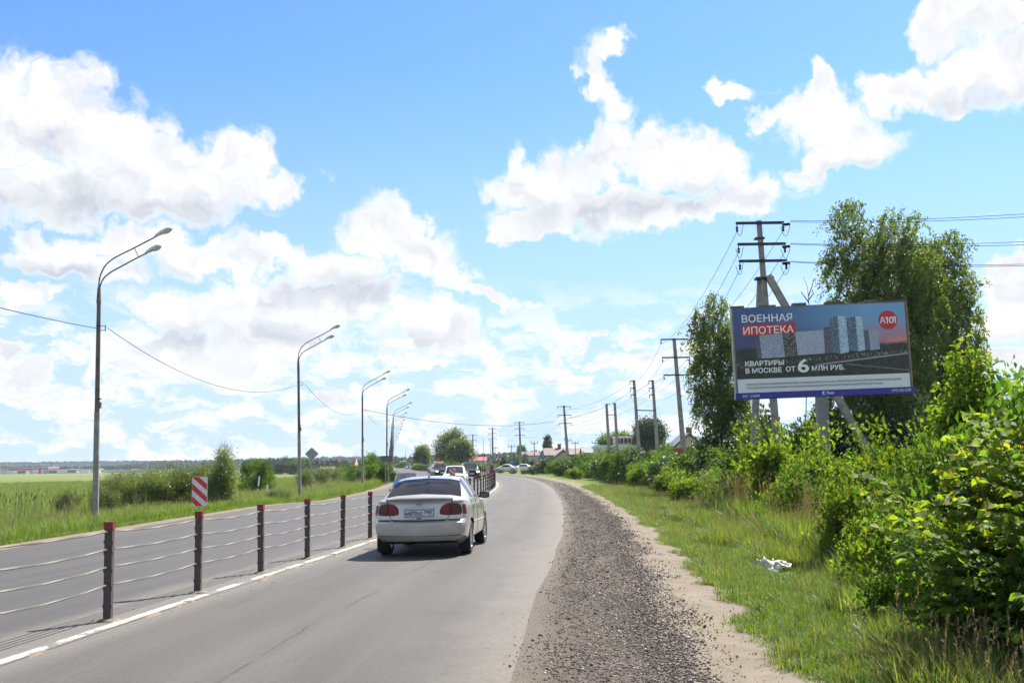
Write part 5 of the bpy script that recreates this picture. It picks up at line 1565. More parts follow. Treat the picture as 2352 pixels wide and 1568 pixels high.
def big_leaf_geo(P, D, size, g=rng):
    """broad heart-shaped leaf, six triangles"""
    n = len(P); D = unit(D)
    nrm = unit(g.normal(size=(n, 3)) * 0.45 + np.array([[0.1, -0.25, 0.9]]))
    S = unit(np.cross(D, nrm)); Nn = np.cross(S, D)
    L = np.broadcast_to(np.asarray(size), (n,))[:, None]
    def p(a, s_, h): return P + D * L * a + S * L * s_ + Nn * L * h
    V = np.stack([p(0, 0, 0), p(0.10, -0.34, 0.06), p(0.5, -0.40, 0.05), p(1.0, 0, -0.12), p(0.5, 0.40, 0.05), p(0.10, 0.34, 0.06), p(0.45, 0, -0.02)], 1).reshape(-1, 3)
    i = np.arange(n)[:, None] * 7
    F = np.concatenate([i + np.array([[0, 1, 6]]), i + np.array([[1, 2, 6]]), i + np.array([[2, 3, 6]]), i + np.array([[3, 4, 6]]), i + np.array([[4, 5, 6]]), i + np.array([[5, 0, 6]])], 1).reshape(-1, 3)
    return V, F

def foliage_mesh(name, geos):
    Vs, Fs, o = [], [], 0
    for V, F in geos:
        Vs.append(V); Fs.append(F + o); o += len(V)
    return np_mesh(name, np.concatenate(Vs), np.concatenate(Fs))

def bush_geo(h, r_, ncl, per, leaf, g, style='round', wr=0.5):
    """returns (leaf geometry, stems MB); base at the origin"""
    st = MB(); cl = []
    nst = 10
    lobes = []
    for k in range(17):
        a = g.uniform(0, 2 * np.pi); d = r_ * np.sqrt(g.uniform(0.02, 0.85))
        lobes.append((d * np.cos(a), d * np.sin(a), h * g.uniform(0.15, 0.90) * (1 - 0.35 * (d / r_) ** 2), r_ * g.uniform(0.17, 0.34), h * g.uniform(0.10, 0.22)))
    pts = []
    for i in range(ncl):
        lx, ly, lz, lr, lh = lobes[g.integers(len(lobes))]
        v = g.normal(size=3); v[2] += 0.35; v /= np.linalg.norm(v)
        k = g.uniform(0.6, 1.05)
        p = np.array([lx + v[0] * lr * k, ly + v[1] * lr * k, lz + v[2] * lh * k])
        if p[2] < 0.03 * h: p[2] = abs(p[2]) + 0.03
        pts.append((p, v))
    Pc = np.array([p for p, _ in pts]); Vc = np.array([v for _, v in pts])
    if style == 'upright':
        # leafy shoots standing proud of the mass
        for k in range(15):
            a = g.uniform(0, 2 * np.pi); d = r_ * np.sqrt(g.uniform(0, 0.8))
            x, y = d * np.cos(a), d * np.sin(a); H = h * g.uniform(0.7, 1.12); lx, ly = g.normal(size=2) * 0.16 * h
            for z in np.linspace(0.45 * H, H, 9):
                q = (z / H - 0.45) / 0.55
                Pc = np.vstack([Pc, [[x + lx * q ** 1.5 + g.normal() * 0.07, y + ly * q ** 1.5 + g.normal() * 0.07, z]]]); Vc = np.vstack([Vc, [[g.normal() * 0.6, g.normal() * 0.6, 0.7]]])
    n = len(Pc)
    sp = 0.115 * r_
    P = np.repeat(Pc, per, 0) + g.normal(size=(n * per, 3)) * np.array([sp, sp, sp * 0.8])
    P[:, 2] = np.maximum(P[:, 2], 0.02)
    D = np.repeat(Vc, per, 0) * 0.8 + g.normal(size=(n * per, 3)) * 0.7 + np.array([[0, 0, 0.15]])
    geo = leaf_geo(P, D, leaf * g.uniform(0.6, 1.25, n * per), wr=wr, g=g)
    for k in range(nst):
        j = g.integers(n); e = Pc[j]
        a = np.array([g.normal() * 0.08 * r_, g.normal() * 0.08 * r_, -0.05]); m_ = (a + e) / 2 + np.array([0, 0, 0.12 * h])
        st.tube([tuple(a), tuple(m_), tuple(e)], [0.022 * h / 2, 0.014 * h / 2, 0.006], 5)
    return geo, st

class Proto:
    def __init__(self, name, h, r_, ncl, per, leaf, matl, seed, style='round', wr=0.5):
        g = np.random.default_rng(seed)
        geo, st = bush_geo(h, r_, ncl, per, leaf, g, style, wr)
        self.crown = foliage_mesh('crown', [geo]); self.crown.materials.append(matl)
        self.stem = st.mesh('stem'); self.stem.materials.append(M_bark)
        self.h, self.r, self.name = h, r_, name
    def place(self, x, y, z, sc, label, group=None, cat='bush', squash=1.0, name=None, wide=1.0):
        e = empty(name or self.name, (x, y, z), random.uniform(0, 6.28))
        e.scale = (sc * wide, sc * wide, sc * squash)
        link_mesh('crown', self.crown, None, e); link_mesh('stem', self.stem, None, e)
        tag(e, label, cat, group)
        return e

B = [Proto('roadside_bush', 2.4, 1.45, 400, 20, 0.135, M_leaf_bush, 21), Proto('roadside_bush', 2.6, 1.5, 400, 20, 0.13, M_leaf_bush, 22), Proto('roadside_bush', 2.2, 1.6, 420, 20, 0.135, M_leaf_bush, 23, wr=0.6)]
BF = [Proto('roadside_bush', 2.5, 1.6, 330, 20, 0.17, M_leaf_bush, 24, wr=0.55), Proto('roadside_bush', 2.5, 1.5, 330, 20, 0.16, M_leaf_dark, 25, wr=0.55), Proto('roadside_bush', 2.4, 1.6, 330, 20, 0.17, M_leaf_bush, 26, wr=0.6)]
BY = [Proto('yellow_green_bush', 2.5, 1.3, 340, 17, 0.15, M_leaf_yel, 31, 'upright', 0.6), Proto('yellow_green_bush', 2.3, 1.4, 340, 17, 0.15, M_leaf_yel, 32, 'round', 0.62)]
BW = [Proto('willow_bush', 2.2, 1.3, 380, 26, 0.10, M_leaf_willow, 41, 'upright', 0.38), Proto('willow_bush', 2.1, 1.4, 380, 26, 0.10, M_leaf_willow, 42, 'upright', 0.38)]
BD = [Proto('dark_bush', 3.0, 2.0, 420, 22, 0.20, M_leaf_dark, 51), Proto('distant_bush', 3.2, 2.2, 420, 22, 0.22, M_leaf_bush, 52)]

def bush_at(pr, x, ytop, Y, label, group=None, wide=None, cat='bush', dy=0.0):
    """wide: width in photo units"""
    t = at(x, ytop, Y); z0 = tz(t.x, Y) - 0.05
    sc = max(0.25, (t.z - z0) / pr.h)
    w = 1.0 if wide is None else min(1.5, max(0.72, (wide * Y / FV / 2) / (pr.r * sc)))
    return pr.place(t.x, Y, z0, sc, label, group, cat, wide=w)

HEDGE = 'bushes of the long hedge right of the road'
def hedge():
    # front row of the hedge, from the bend towards the billboard
    xs = [(1236, 1062, 172), (1258, 1056, 160), (1282, 1050, 150), (1305, 1046, 142), (1330, 1044, 132), (1352, 1041, 124), (1378, 1040, 114), (1402, 1038, 106), (1425, 1038, 98), (1450, 1036, 92), (1478, 1034, 86), (1500, 1033, 80), (1525, 1034, 76), (1552, 1046, 70), (1580, 1040, 66), (1612, 1042, 62), (1640, 1040, 58), (1672, 1036, 54), (1702, 1040, 50)]
    for k, (x, yt, Y) in enumerate(xs):
        bush_at((BF if Y > 55 else B)[k % 3], x, yt, Y, '%s leafy bush from the bend in the front row of the long hedge' % ORD[k], HEDGE, wide=3.4 * FV / Y)
    for k, (x, yt, Y) in enumerate(((1270, 1048, 180), (1320, 1040, 165), (1366, 1036, 140), (1415, 1030, 120), (1465, 1022, 104), (1520, 1018, 96), (1600, 1010, 82), (1640, 1008, 74), (1690, 1008, 66))):
        bush_at(BF[(k + 1) % 3], x, yt, Y, '%s leafy bush from the bend in the back row of the long hedge' % ORD[k], HEDGE, wide=4.2 * FV / Y)
    # low yellow-green shoots before the hedge
    for (x, yt, Y, lb) in ((1318, 1075, 118, 'small bright yellow-green shrub before the far hedge'), (1552, 1078, 60, 'small bright shrub before the middle of the hedge'), (1600, 1088, 48, 'pale yellow-green shrub before the hedge, left of the dark gap'), (1480, 1072, 76, 'bright low shrub at the foot of the hedge')):
        bush_at(BY[0], x, yt, Y, lb, 'small bright shrubs before the hedge', wide=2.2 * FV / Y)
hedge()
# bushes before and around the billboard
for (pr, x, yt, Y, w, lb) in ((B[0], 1745, 1020, 34, 210, 'big green bush left of the billboard post'), (BY[0], 1795, 990, 30, 200, 'yellow-green bush right under the left half of the billboard'), (BY[1], 1860, 1030, 27, 200, 'yellow-green bush in front of the billboard post'),
                              (B[2], 1935, 1052, 31, 230, 'green bush at the foot of the slanting strut'), (B[1], 1700, 1060, 38, 180, 'green bush at the near end of the hedge'), (BY[1], 2010, 1040, 24, 220, 'yellow-green bush right of the slanting strut'),
                              (BY[0], 2085, 995, 21, 250, 'tall yellow-green bush below the right end of the billboard'), (B[1], 2150, 1020, 19, 280, 'green bush between the yellow-green bushes and the big-leaved shrub'),
                              (BY[0], 1980, 1090, 17.5, 170, 'low yellow-green shrub in the tall grass before the bushes'), (B[0], 2090, 1140, 14.5, 220, 'low green shrub left of the big-leaved shrub'), (BY[1], 1925, 1142, 19, 150, 'small yellow-green shrub in the tall grass nearest the white bag'), (BY[1], 2035, 1165, 13.2, 170, 'small yellow-green shrub in the tall grass before the low green one'), (B[2], 2120, 1195, 11.3, 190, 'knee-high green shrub touching the left side of the big-leaved shrub'),
                              (B[2], 2300, 930, 13, 240, 'green bush behind the big-leaved shrub'), (B[0], 2330, 840, 36, 200, 'rounded green tree-like bush at the right edge behind the sapling'),
                              (B[1], 1840, 1070, 24, 170, 'dark green bush in shade under the yellow-green ones')):
    bush_at(pr, x, yt, Y, lb, 'bushes around the billboard', wide=w)
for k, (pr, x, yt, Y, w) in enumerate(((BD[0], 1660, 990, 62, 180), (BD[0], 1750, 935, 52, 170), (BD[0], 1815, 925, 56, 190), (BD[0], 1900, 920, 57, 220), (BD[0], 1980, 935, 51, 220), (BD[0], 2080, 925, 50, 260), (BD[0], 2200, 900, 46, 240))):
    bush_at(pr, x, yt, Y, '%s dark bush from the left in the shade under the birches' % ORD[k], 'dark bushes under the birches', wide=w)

# ---- big-leaved shrub in the right foreground
def lime_shrub():
    g = np.random.default_rng(77)
    e = empty('big_leaved_shrub', (0, 0, 0))
    ctr = Vector((4.35, 8.6, tz(4.35, 8.6)))
    e.location = ctr
    stems = MB(); P, D, S = [], [], []
    P2, D2, S2 = [], [], []
    for k in range(190):
        a = g.uniform(0, 2 * np.pi); lean = g.uniform(0.15, 1.0)
        L = g.uniform(1.2, 2.5) * (1.05 - 0.30 * lean)
        d = np.array([np.cos(a) * lean * 0.62, np.sin(a) * lean * 0.62, 1.0]); d /= np.linalg.norm(d)
        b = np.array([g.normal() * 0.30, g.normal() * 0.35, 0.0])
        pts = []
        for t in np.linspace(0, 1, 8):
            q = b + d * L * t + np.array([np.cos(a), np.sin(a), 0]) * 0.32 * t * t * lean; q[2] -= 0.28 * lean * t ** 3
            pts.append(q)
        stems.tube([tuple(q) for q in pts], list(np.linspace(0.011, 0.003, 8)), 5)
        pts = np.array(pts)
        # side twigs with leaves set alternately
        for t in np.linspace(0.12, 1.0, 16):
            i = min(int(t * 7), 6); q = pts[i] + (pts[i + 1] - pts[i]) * (t * 7 - i)
            ta = a + g.normal() * 1.3; tl = 0.30 * (1.15 - t) + 0.12
            td = np.array([np.cos(ta), np.sin(ta), g.uniform(-0.05, 0.35)])
            for j in range(9):
                u = (j + 1) / 9
                side = np.array([-np.sin(ta), np.cos(ta), 0]) * (1 if j % 2 else -1)
                pos = q + td * tl * u
                young = pos[2] > 1.15 and g.random() < 0.55
                (P2 if young else P).append(pos); (D2 if young else D).append(td * 0.6 + side * 0.8 + np.array([0, 0, -0.35]) + g.normal(size=3) * 0.25)
                (S2 if young else S).append(g.uniform(0.05, 0.092))
    me = foliage_mesh('crown', [big_leaf_geo(np.array(P), np.array(D), np.array(S), g)])
    link_mesh('crown', me, M_leaf_lime, e)
    me = foliage_mesh('young_leaves', [big_leaf_geo(np.array(P2), np.array(D2), np.array(S2), g)])
    link_mesh('young_leaves', me, leaf_mat('leaf_young', [(0.13, 0.22, 0.02), (0.20, 0.28, 0.022), (0.28, 0.30, 0.025)], trans=0.55, rough=0.6, spec=0.12), e)
    stems.build('stem', M_bark, e)
    tag(e, 'big-leaved shrub filling the right edge of the foreground', 'bush')
lime_shrub()

# ---- trees
def lobe_tree(name, base, lobes, ncl, per, leaf, matl, label, trunk_r=0.14, bark=None, droop=0.0, wind=(0.25, 0.0), seed=1, group=None, spread=0.30, trunks=1, wr=0.5, cat='tree', trunk_top=None):
    """lobes: (x, y, z, rx, rz) in metres from the base"""
    g = np.random.default_rng(seed)
    e = empty(name, base)
    vol = np.array([l[3] ** 2 * l[4] for l in lobes]) ** 0.8
    pick = g.choice(len(lobes), ncl, p=vol / vol.sum())
    Lb = np.array(lobes)[pick]
    v = unit(g.normal(size=(ncl, 3))); k = g.uniform(0.35, 1.08, (ncl, 1)) ** 0.6
    Pc = Lb[:, :3] + v * k * np.stack([Lb[:, 3], Lb[:, 3] * 0.9, Lb[:, 4]], 1)
    n = ncl * per
    P = np.repeat(Pc, per, 0)
    if droop > 0:
        u = g.uniform(0, 1, (n, 1)) * np.repeat(g.uniform(0.3, 1.0, (ncl, 1)), per, 0)
        az = np.repeat(g.normal(size=(ncl, 2)) * 0.35 + np.array(wind), per, 0)
        P = P + np.concatenate([az * u * droop, -u * droop * 1.0], 1) + g.normal(size=(n, 3)) * 0.065 * spread / 0.3
        D = np.concatenate([az * 0.8, -np.ones((n, 1))], 1) + g.normal(size=(n, 3)) * 0.6
    else:
        P = P + g.normal(size=(n, 3)) * spread
        D = np.repeat(v, per, 0) + g.normal(size=(n, 3)) * 0.7
    me = foliage_mesh('crown', [leaf_geo(P, D, leaf * g.uniform(0.6, 1.3, n), wr=wr, upb=0.35, g=g)])
    link_mesh('crown', me, matl, e)
    H = max(l[2] for l in lobes) if trunk_top is None else trunk_top
    tm = MB()
    axis = []
    cx = np.average([l[0] for l in lobes]); 
    for t in np.linspace(0, 1, 9):
        axis.append((cx * t * 0.6 + 0.12 * math.sin(3 * t + seed), 0.1 * math.sin(4 * t), -0.3 + H * t))
    tm.tube(axis, list(np.linspace(trunk_r, trunk_r * 0.18, 9)), 9)
    tm.build('trunk', bark or M_bark, e, True)
    br = MB()
    for j in range(46):
        c = Pc[g.integers(ncl)]
        t = np.clip((c[2] - 0.22 * H) / H, 0.12, 0.92) * g.uniform(0.75, 0.98)
        i = min(int(t * 8), 7); a = Vector(axis[i]).lerp(Vector(axis[i + 1]), t * 8 - i)
        c_ = Vector(c); m_ = a.lerp(c_, 0.5) + Vector((0, 0, 0.25))
        br.tube([a, m_, c_], [trunk_r * 0.28, trunk_r * 0.15, trunk_r * 0.04], 5)
    br.build('limbs', bark if bark is not None and droop == 0 else M_bark, e)
    tag(e, label, cat, group)
    return e

def tree_px(name, x, Y, lobes_px, ncl, per, leaf, matl, label, **kw):
    b = at(x, 1072, Y); zb = tz(b.x, Y)
    k = Y / FV
    L = []
    for (lx, ly, rx, ry) in lobes_px:
        p = at(lx, ly, Y)
        for dy in ((0,) if kw.get('flat') else (-0.45, 0.45)):
            L.append((p.x - b.x, dy * rx * k, p.z - zb, rx * k, ry * k))
    kw.pop('flat', None)
    return lobe_tree(name, (b.x, Y, zb), L, ncl, per, leaf, matl, label, **kw)

GB = 'birches behind the billboard'
tree_px('birch_tree', 2052, 53, [(1952, 500, 42, 55), (1930, 600, 38, 55), (1990, 590, 55, 70), (2060, 530, 60, 60), (2060, 630, 80, 80), (1985, 720, 85, 80), (2080, 740, 90, 90), (1960, 820, 70, 80), (2050, 860, 90, 90), (1960, 930, 70, 60), (2060, 950, 90, 60), (2115, 585, 50, 55), (2125, 660, 55, 70)], 3300, 24, 0.15, M_leaf_birch,
        'tallest birch behind the billboard with wind-blown drooping branches', trunk_r=0.20, bark=M_birch_bark, droop=1.15, wind=(-0.35, 0), seed=5, group=GB)
tree_px('birch_tree', 2085, 55, [(2190, 555, 32, 38), (2150, 590, 40, 50), (2190, 640, 50, 60), (2140, 700, 60, 80), (2110, 640, 45, 70), (2210, 750, 48, 70), (2180, 840, 70, 80), (2215, 900, 45, 70), (2120, 900, 80, 80), (2160, 980, 80, 60)], 2200, 24, 0.15, M_leaf_birch,
        'right-hand birch with a rounded sunlit side', trunk_r=0.18, bark=M_birch_bark, droop=1.05, wind=(0.15, 0), seed=6, group=GB)
tree_px('birch_tree', 1660, 60, [(1645, 700, 26, 36), (1605, 735, 20, 36), (1635, 775, 42, 50), (1685, 770, 36, 55), (1625, 850, 42, 55), (1690, 860, 45, 60), (1645, 930, 50, 50), (1700, 950, 50, 50)], 1400, 22, 0.14, M_leaf_birch,
        'smaller birch left of the billboard beside the slanting pole', trunk_r=0.14, bark=M_birch_bark, droop=1.0, wind=(-0.2, 0), seed=7, group=GB)
tree_px('sapling', 2230, 14.5, [(2208, 815, 10, 20), (2238, 850, 22, 26), (2190, 880, 22, 26), (2262, 905, 30, 28), (2215, 930, 34, 30), (2180, 965, 30, 30), (2270, 980, 40, 36), (2225, 1010, 50, 40)], 300, 15, 0.09, M_leaf_yel, 'tall sapling with bright leaves right of the billboard', trunk_r=0.03, seed=31, spread=0.10, wr=0.6)
# a bare twig over the billboard
g_ = MB()
b0 = at(1858, 700, 49); 
for (pts) in ([(1856, 760), (1858, 700), (1855, 660), (1845, 635)], [(1857, 680), (1866, 655), (1868, 640)], [(1858, 695), (1840, 670)], [(1856, 690), (1870, 672)], [(1856, 760), (1850, 1000), (1852, 1075)]):
    q = [at(x, y, 49) - b0 for x, y in pts]; g_.tube(q, [0.03, 0.018, 0.012, 0.008][:len(q)], 5)
o = g_.build('bare_sapling', M_bark); o.location = b0; tag(o, 'thin leafless sapling poking up behind the billboard top', 'tree')

# far trees around the bend
tree_px('leafy_tree', 1040, 270, [(1044, 994, 9, 10), (1054, 1004, 8, 12), (1022, 1008, 11, 11), (1010, 1022, 10, 12), (1034, 1012, 12, 14), (1045, 1028, 20, 18), (1064, 1012, 7, 12), (1012, 1040, 12, 12), (1035, 1045, 20, 14)], 560, 20, 0.40, M_leaf_birch, 'tall dark tree standing over the far bend', trunk_r=0.3, seed=11, spread=0.6)
tree_px('willow_tree', 1060, 245, [(1046, 1026, 11, 12), (1062, 1022, 11, 11), (1074, 1032, 10, 13), (1040, 1042, 10, 12), (1060, 1042, 18, 14), (1080, 1044, 8, 10)], 460, 20, 0.36, M_leaf_willow, 'round greyish-green willow in front of the tall dark tree', trunk_r=0.3, seed=12, spread=0.5)
tree_px('leafy_tree', 970, 330, [(970, 1038, 12, 12), (966, 1050, 12, 10), (976, 1052, 10, 10)], 400, 20, 0.45, M_leaf_birch, 'solitary tree left of the tall dark tree', trunk_r=0.25, seed=13, spread=0.6)
tree_px('poplar_tree', 1258, 320, [(1258, 1010, 4, 8), (1258, 1022, 6, 10), (1258, 1034, 7, 10)], 260, 20, 0.5, M_leaf_dark, 'slim poplar above the brown roofs', trunk_r=0.2, seed=14, spread=0.35)
tree_px('leafy_tree', 1488, 175, [(1478, 985, 14, 18), (1500, 985, 16, 18), (1490, 1005, 26, 18), (1515, 1000, 12, 14)], 600, 22, 0.32, M_leaf_dark, 'dark tree behind the taller pair of linked poles', trunk_r=0.25, seed=15, spread=0.5)
tree_px('leafy_tree', 1410, 215, [(1395, 1015, 16, 10), (1425, 1010, 18, 12), (1445, 1018, 14, 10)], 400, 20, 0.36, M_leaf_bush, 'light green tree behind the white building', trunk_r=0.2, seed=16, spread=0.5)
tree_px('leafy_tree', 1198, 430, [(1198, 1030, 5, 5), (1198, 1036, 6, 5)], 120, 18, 0.6, M_leaf_bush, 'tiny round tree over the far roofs', trunk_r=0.2, seed=17, spread=0.5)
FB = 'bushes along the far bend'
for k, (x, yt, Y, w) in enumerate(((965, 1062, 230, 50), (1000, 1060, 225, 55), (1035, 1058, 222, 50), (1075, 1058, 220, 50), (1105, 1060, 215, 44), (1135, 1062, 210, 44), (1160, 1066, 205, 40))):
    bush_at(BD[1], x, yt, Y, '%s low green bush from the left, lining the far bend behind the cars' % ORD[k], FB, wide=w)
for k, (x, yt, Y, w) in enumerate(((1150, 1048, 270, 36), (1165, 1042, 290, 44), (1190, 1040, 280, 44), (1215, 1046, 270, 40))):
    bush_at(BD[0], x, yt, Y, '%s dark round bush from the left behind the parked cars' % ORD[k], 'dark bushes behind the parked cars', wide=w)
for k, (x, yt, Y, w) in enumerate(((1128, 1079, 176, 34), (1150, 1079, 172, 34), (1178, 1080, 168, 34), (1205, 1079, 164, 36), (1225, 1072, 160, 40))):
    bush_at(BF[1], x, yt, Y, '%s knee-high weedy shrub from the left, at the outer edge of the bend' % ORD[k], 'weedy shrubs at the bend', wide=w)
# left side
LB_ = 'willow bushes left of the road'
for k, (x, yt, Y, w) in enumerate(((262, 1090, 52, 90), (300, 1086, 54, 95), (345, 1084, 52, 100), (390, 1076, 53, 105), (432, 1070, 54, 105), (470, 1068, 53, 95), (500, 1074, 52, 76))):
    bush_at(BW[k % 2], x, yt, Y, '%s willow bush from the left in the thicket behind the striped plate' % ORD[k], LB_, wide=w)
tree_px('young_willow', 515, 51, [(512, 1038, 10, 14), (515, 1060, 18, 20), (515, 1088, 24, 24), (515, 1118, 26, 26)], 420, 24, 0.085, M_leaf_willow, 'tall slim young willow at the right end of the thicket', trunk_r=0.06, seed=21, spread=0.16, wr=0.4)
bush_at(B[0], 586, 1052, 100, 'round dark green bush alone in the left field', None, wide=74)
bush_at(B[1], 600, 1056, 104, 'smaller half of the lone bush pair in the left field', None, wide=50)
for (pr, x, yt, Y, w, lb) in ((B[0], 862, 1038, 118, 64, 'tall bush behind the rectangular sign'), (B[1], 835, 1054, 114, 60, 'bush left of the rectangular sign'), (B[2], 885, 1062, 117, 56, 'bush at the roadside behind the third and fourth lamps'), (B[1], 806, 1066, 112, 56, 'low bush at the triangular sign')):
    bush_at(pr, x, yt, Y, lb, 'bushes by the left verge signs', wide=w)
for (x, yt, Y, w, lb) in ((725, 1074, 120, 70, 'right behind the diamond sign'), (760, 1072, 126, 60, 'right of the diamond sign'), (700, 1082, 105, 40, 'at the second lamp'), (640, 1122, 62, 60, 'between the white marker post and the second lamp'), (158, 1125, 48, 44, 'left of the nearest lamp'), (245, 1120, 44, 30, 'at the foot of the nearest lamp')):
    bush_at(BW[1], x, yt, Y, 'low pale shrub in the left verge, ' + lb, 'low shrubs in the left verge', wide=w)
# trees where the field meets the woods
for k, (x, yt, Y, w) in enumerate(((650, 1047, 420, 44), (680, 1050, 400, 40), (700, 1054, 380, 30), (785, 1060, 300, 28), (835, 1062, 300, 30), (925, 1058, 420, 40))):
    bush_at(BD[k % 2], x, yt, Y, '%s broad tree from the left at the far end of the field' % ORD[k], 'trees at the end of the left field', wide=w, cat='tree').name = 'field_tree'

# ---- grass
hidden = bpy.data.collections
def clump(name, nb, h, r_, w, matl, g, seed_head=0.0, lean=0.35):
    V, F = [], []
    def blade(b, az, H, wd, ln, cur=0.5):
        d = np.array([np.cos(az), np.sin(az), 0]); s = np.array([-np.sin(az), np.cos(az), 0])
        p1 = b + np.array([0, 0, H * 0.5]) + d * ln * H * 0.22; p2 = b + np.array([0, 0, H * (1 - 0.25 * ln)]) + d * ln * H * 0.85
        o = len(V)
        V.extend([b - s * wd / 2, b + s * wd / 2, p1 + s * wd * 0.42, p1 - s * wd * 0.42, p2])
        F.extend([(o, o + 1, o + 2), (o, o + 2, o + 3), (o + 3, o + 2, o + 4)])
        return p2
    for k in range(nb):
        a = g.uniform(0, 2 * np.pi); d = r_ * np.sqrt(g.uniform())
        blade(np.array([d * np.cos(a), d * np.sin(a), -0.01]), a + g.normal() * 0.9, h * g.uniform(0.45, 1.1), w * g.uniform(0.7, 1.3), lean * g.uniform(0.2, 1.6))
    o = bpy.data.objects.new(name, np_mesh(name, np.array(V), np.array(F)))
    o.data.materials.append(matl)
    if seed_head:
        V2, F2 = [], []
        for k in range(int(seed_head)):
            a = g.uniform(0, 2 * np.pi); d = r_ * g.uniform(0, 0.7); ln = g.uniform(0.05, 0.3); H = h * g.uniform(0.95, 1.35)
            top = np.array([d * np.cos(a) + ln * H * np.cos(a), d * np.sin(a) + ln * H * np.sin(a), H])
            b = np.array([d * np.cos(a), d * np.sin(a), 0])
            s = np.array([-np.sin(a), np.cos(a), 0]) * w * 0.3
            q = len(V2); V2.extend([b - s, b + s, top]); F2.append((q, q + 1, q + 2))
            for j in range(9):
                t = 1 - 0.2 * j / 9; c = b + (top - b) * t
                dd = g.normal(size=3) * np.array([0.02, 0.02, 0.03]) * (h / 0.8); q = len(V2)
                V2.extend([c, c + dd + np.array([0, 0, 0.05 * h]), c + dd * 0.3 + np.array([0.008, 0, 0.02])]); F2.append((q, q + 1, q + 2))
        n0 = len(V)
        me = np_mesh(name, np.array(list(V) + V2), np.array(list(F) + [tuple(i + n0 for i in f) for f in F2]))
        me.materials.append(matl); me.materials.append(M_seed)
        mi = np.zeros(len(me.polygons), np.int32); mi[len(F):] = 1; me.polygons.foreach_set('material_index', mi)
        o.data = me
    return o
gg = np.random.default_rng(3)
CL = bpy.data.collections.new('grass_sources')
src = {}
def addsrc(key, *objs):
    src[key] = []
    for o in objs:
        CL.objects.link(o); src[key].append(o)
addsrc('short', *[clump('grass_a%d' % i, 38, 0.12, 0.11, 0.007, M_grass_short, gg, lean=0.7) for i in range(3)])
addsrc('mid', *[clump('grass_b%d' % i, 34, 0.34, 0.13, 0.010, M_grass, gg, lean=0.55) for i in range(3)])
addsrc('tall', *[clump('grass_c%d' % i, 32, 0.68, 0.17, 0.013, M_grass, gg, 2 if i == 2 else 0, lean=0.45) for i in range(3)])
addsrc('dry', *[clump('grass_d%d' % i, 34, 0.42, 0.15, 0.009, M_grass_dry, gg, 2, lean=0.55) for i in range(2)])
addsrc('seed', *[clump('grass_e%d' % i, 22, 0.80, 0.16, 0.010, M_grass_dry, gg, 12, lean=0.35) for i in range(2)])
order = {o.name: i for i, o in enumerate(sorted(CL.objects, key=lambda o: o.name))}

def scatter(name, P, rot, scl, pick, coll, label, matl=None, cat='grass'):
    me = bpy.data.meshes.new(name)
    me.vertices.add(len(P)); me.vertices.foreach_set('co', np.asarray(P, np.float32).ravel())
    for nm, ty, arr in (('rot', 'FLOAT_VECTOR', rot), ('scl', 'FLOAT', scl), ('pick', 'INT', pick)):
        at_ = me.attributes.new(nm, ty, 'POINT')
        at_.data.foreach_set('vector' if ty == 'FLOAT_VECTOR' else 'value', np.asarray(arr, np.int32 if ty == 'INT' else np.float32).ravel())
    me.update()
    o = bpy.data.objects.new(name, me); C.objects.link(o)
    ng = bpy.data.node_groups.new(name + '_nodes', 'GeometryNodeTree')
    ng.interface.new_socket('Geometry', in_out='INPUT', socket_type='NodeSocketGeometry'); ng.interface.new_socket('Geometry', in_out='OUTPUT', socket_type='NodeSocketGeometry')
    N, L = ng.nodes, ng.links
    gi, go = N.new('NodeGroupInput'), N.new('NodeGroupOutput')
    ip = N.new('GeometryNodeInstanceOnPoints'); ci = N.new('GeometryNodeCollectionInfo')
    ci.inputs['Collection'].default_value = coll; ci.inputs['Separate Children'].default_value = True; ci.inputs['Reset Children'].default_value = True
    ip.inputs['Pick Instance'].default_value = True
    def attr(nm, ty):
        n = N.new('GeometryNodeInputNamedAttribute'); n.data_type = ty; n.inputs['Name'].default_value = nm
        return n.outputs['Attribute']
    L.new(gi.outputs[0], ip.inputs['Points']); L.new(ci.outputs[0], ip.inputs['Instance'])
    L.new(attr('pick', 'INT'), ip.inputs['Instance Index']); L.new(attr('rot', 'FLOAT_VECTOR'), ip.inputs['Rotation']); L.new(attr('scl', 'FLOAT'), ip.inputs['Scale'])
    L.new(ip.outputs[0], go.inputs[0])
    md = o.modifiers.new('scatter', 'NODES'); md.node_group = ng
    tag(o, label, cat, kind='stuff')
    return o

def sinnoise(x, y, s):
    return (np.sin(x * s + 1.3) * np.cos(y * s * 0.83 + 0.4) + np.sin(x * s * 2.3 + y * s * 1.7) * 0.6 + np.sin(y * s * 3.1 - x * s * 2.9 + 2) * 0.4) / 2

def pick_from(keys, n):
    ids = [order[o.name] for k in keys for o in src[k]]
    return rng.choice(ids, n)

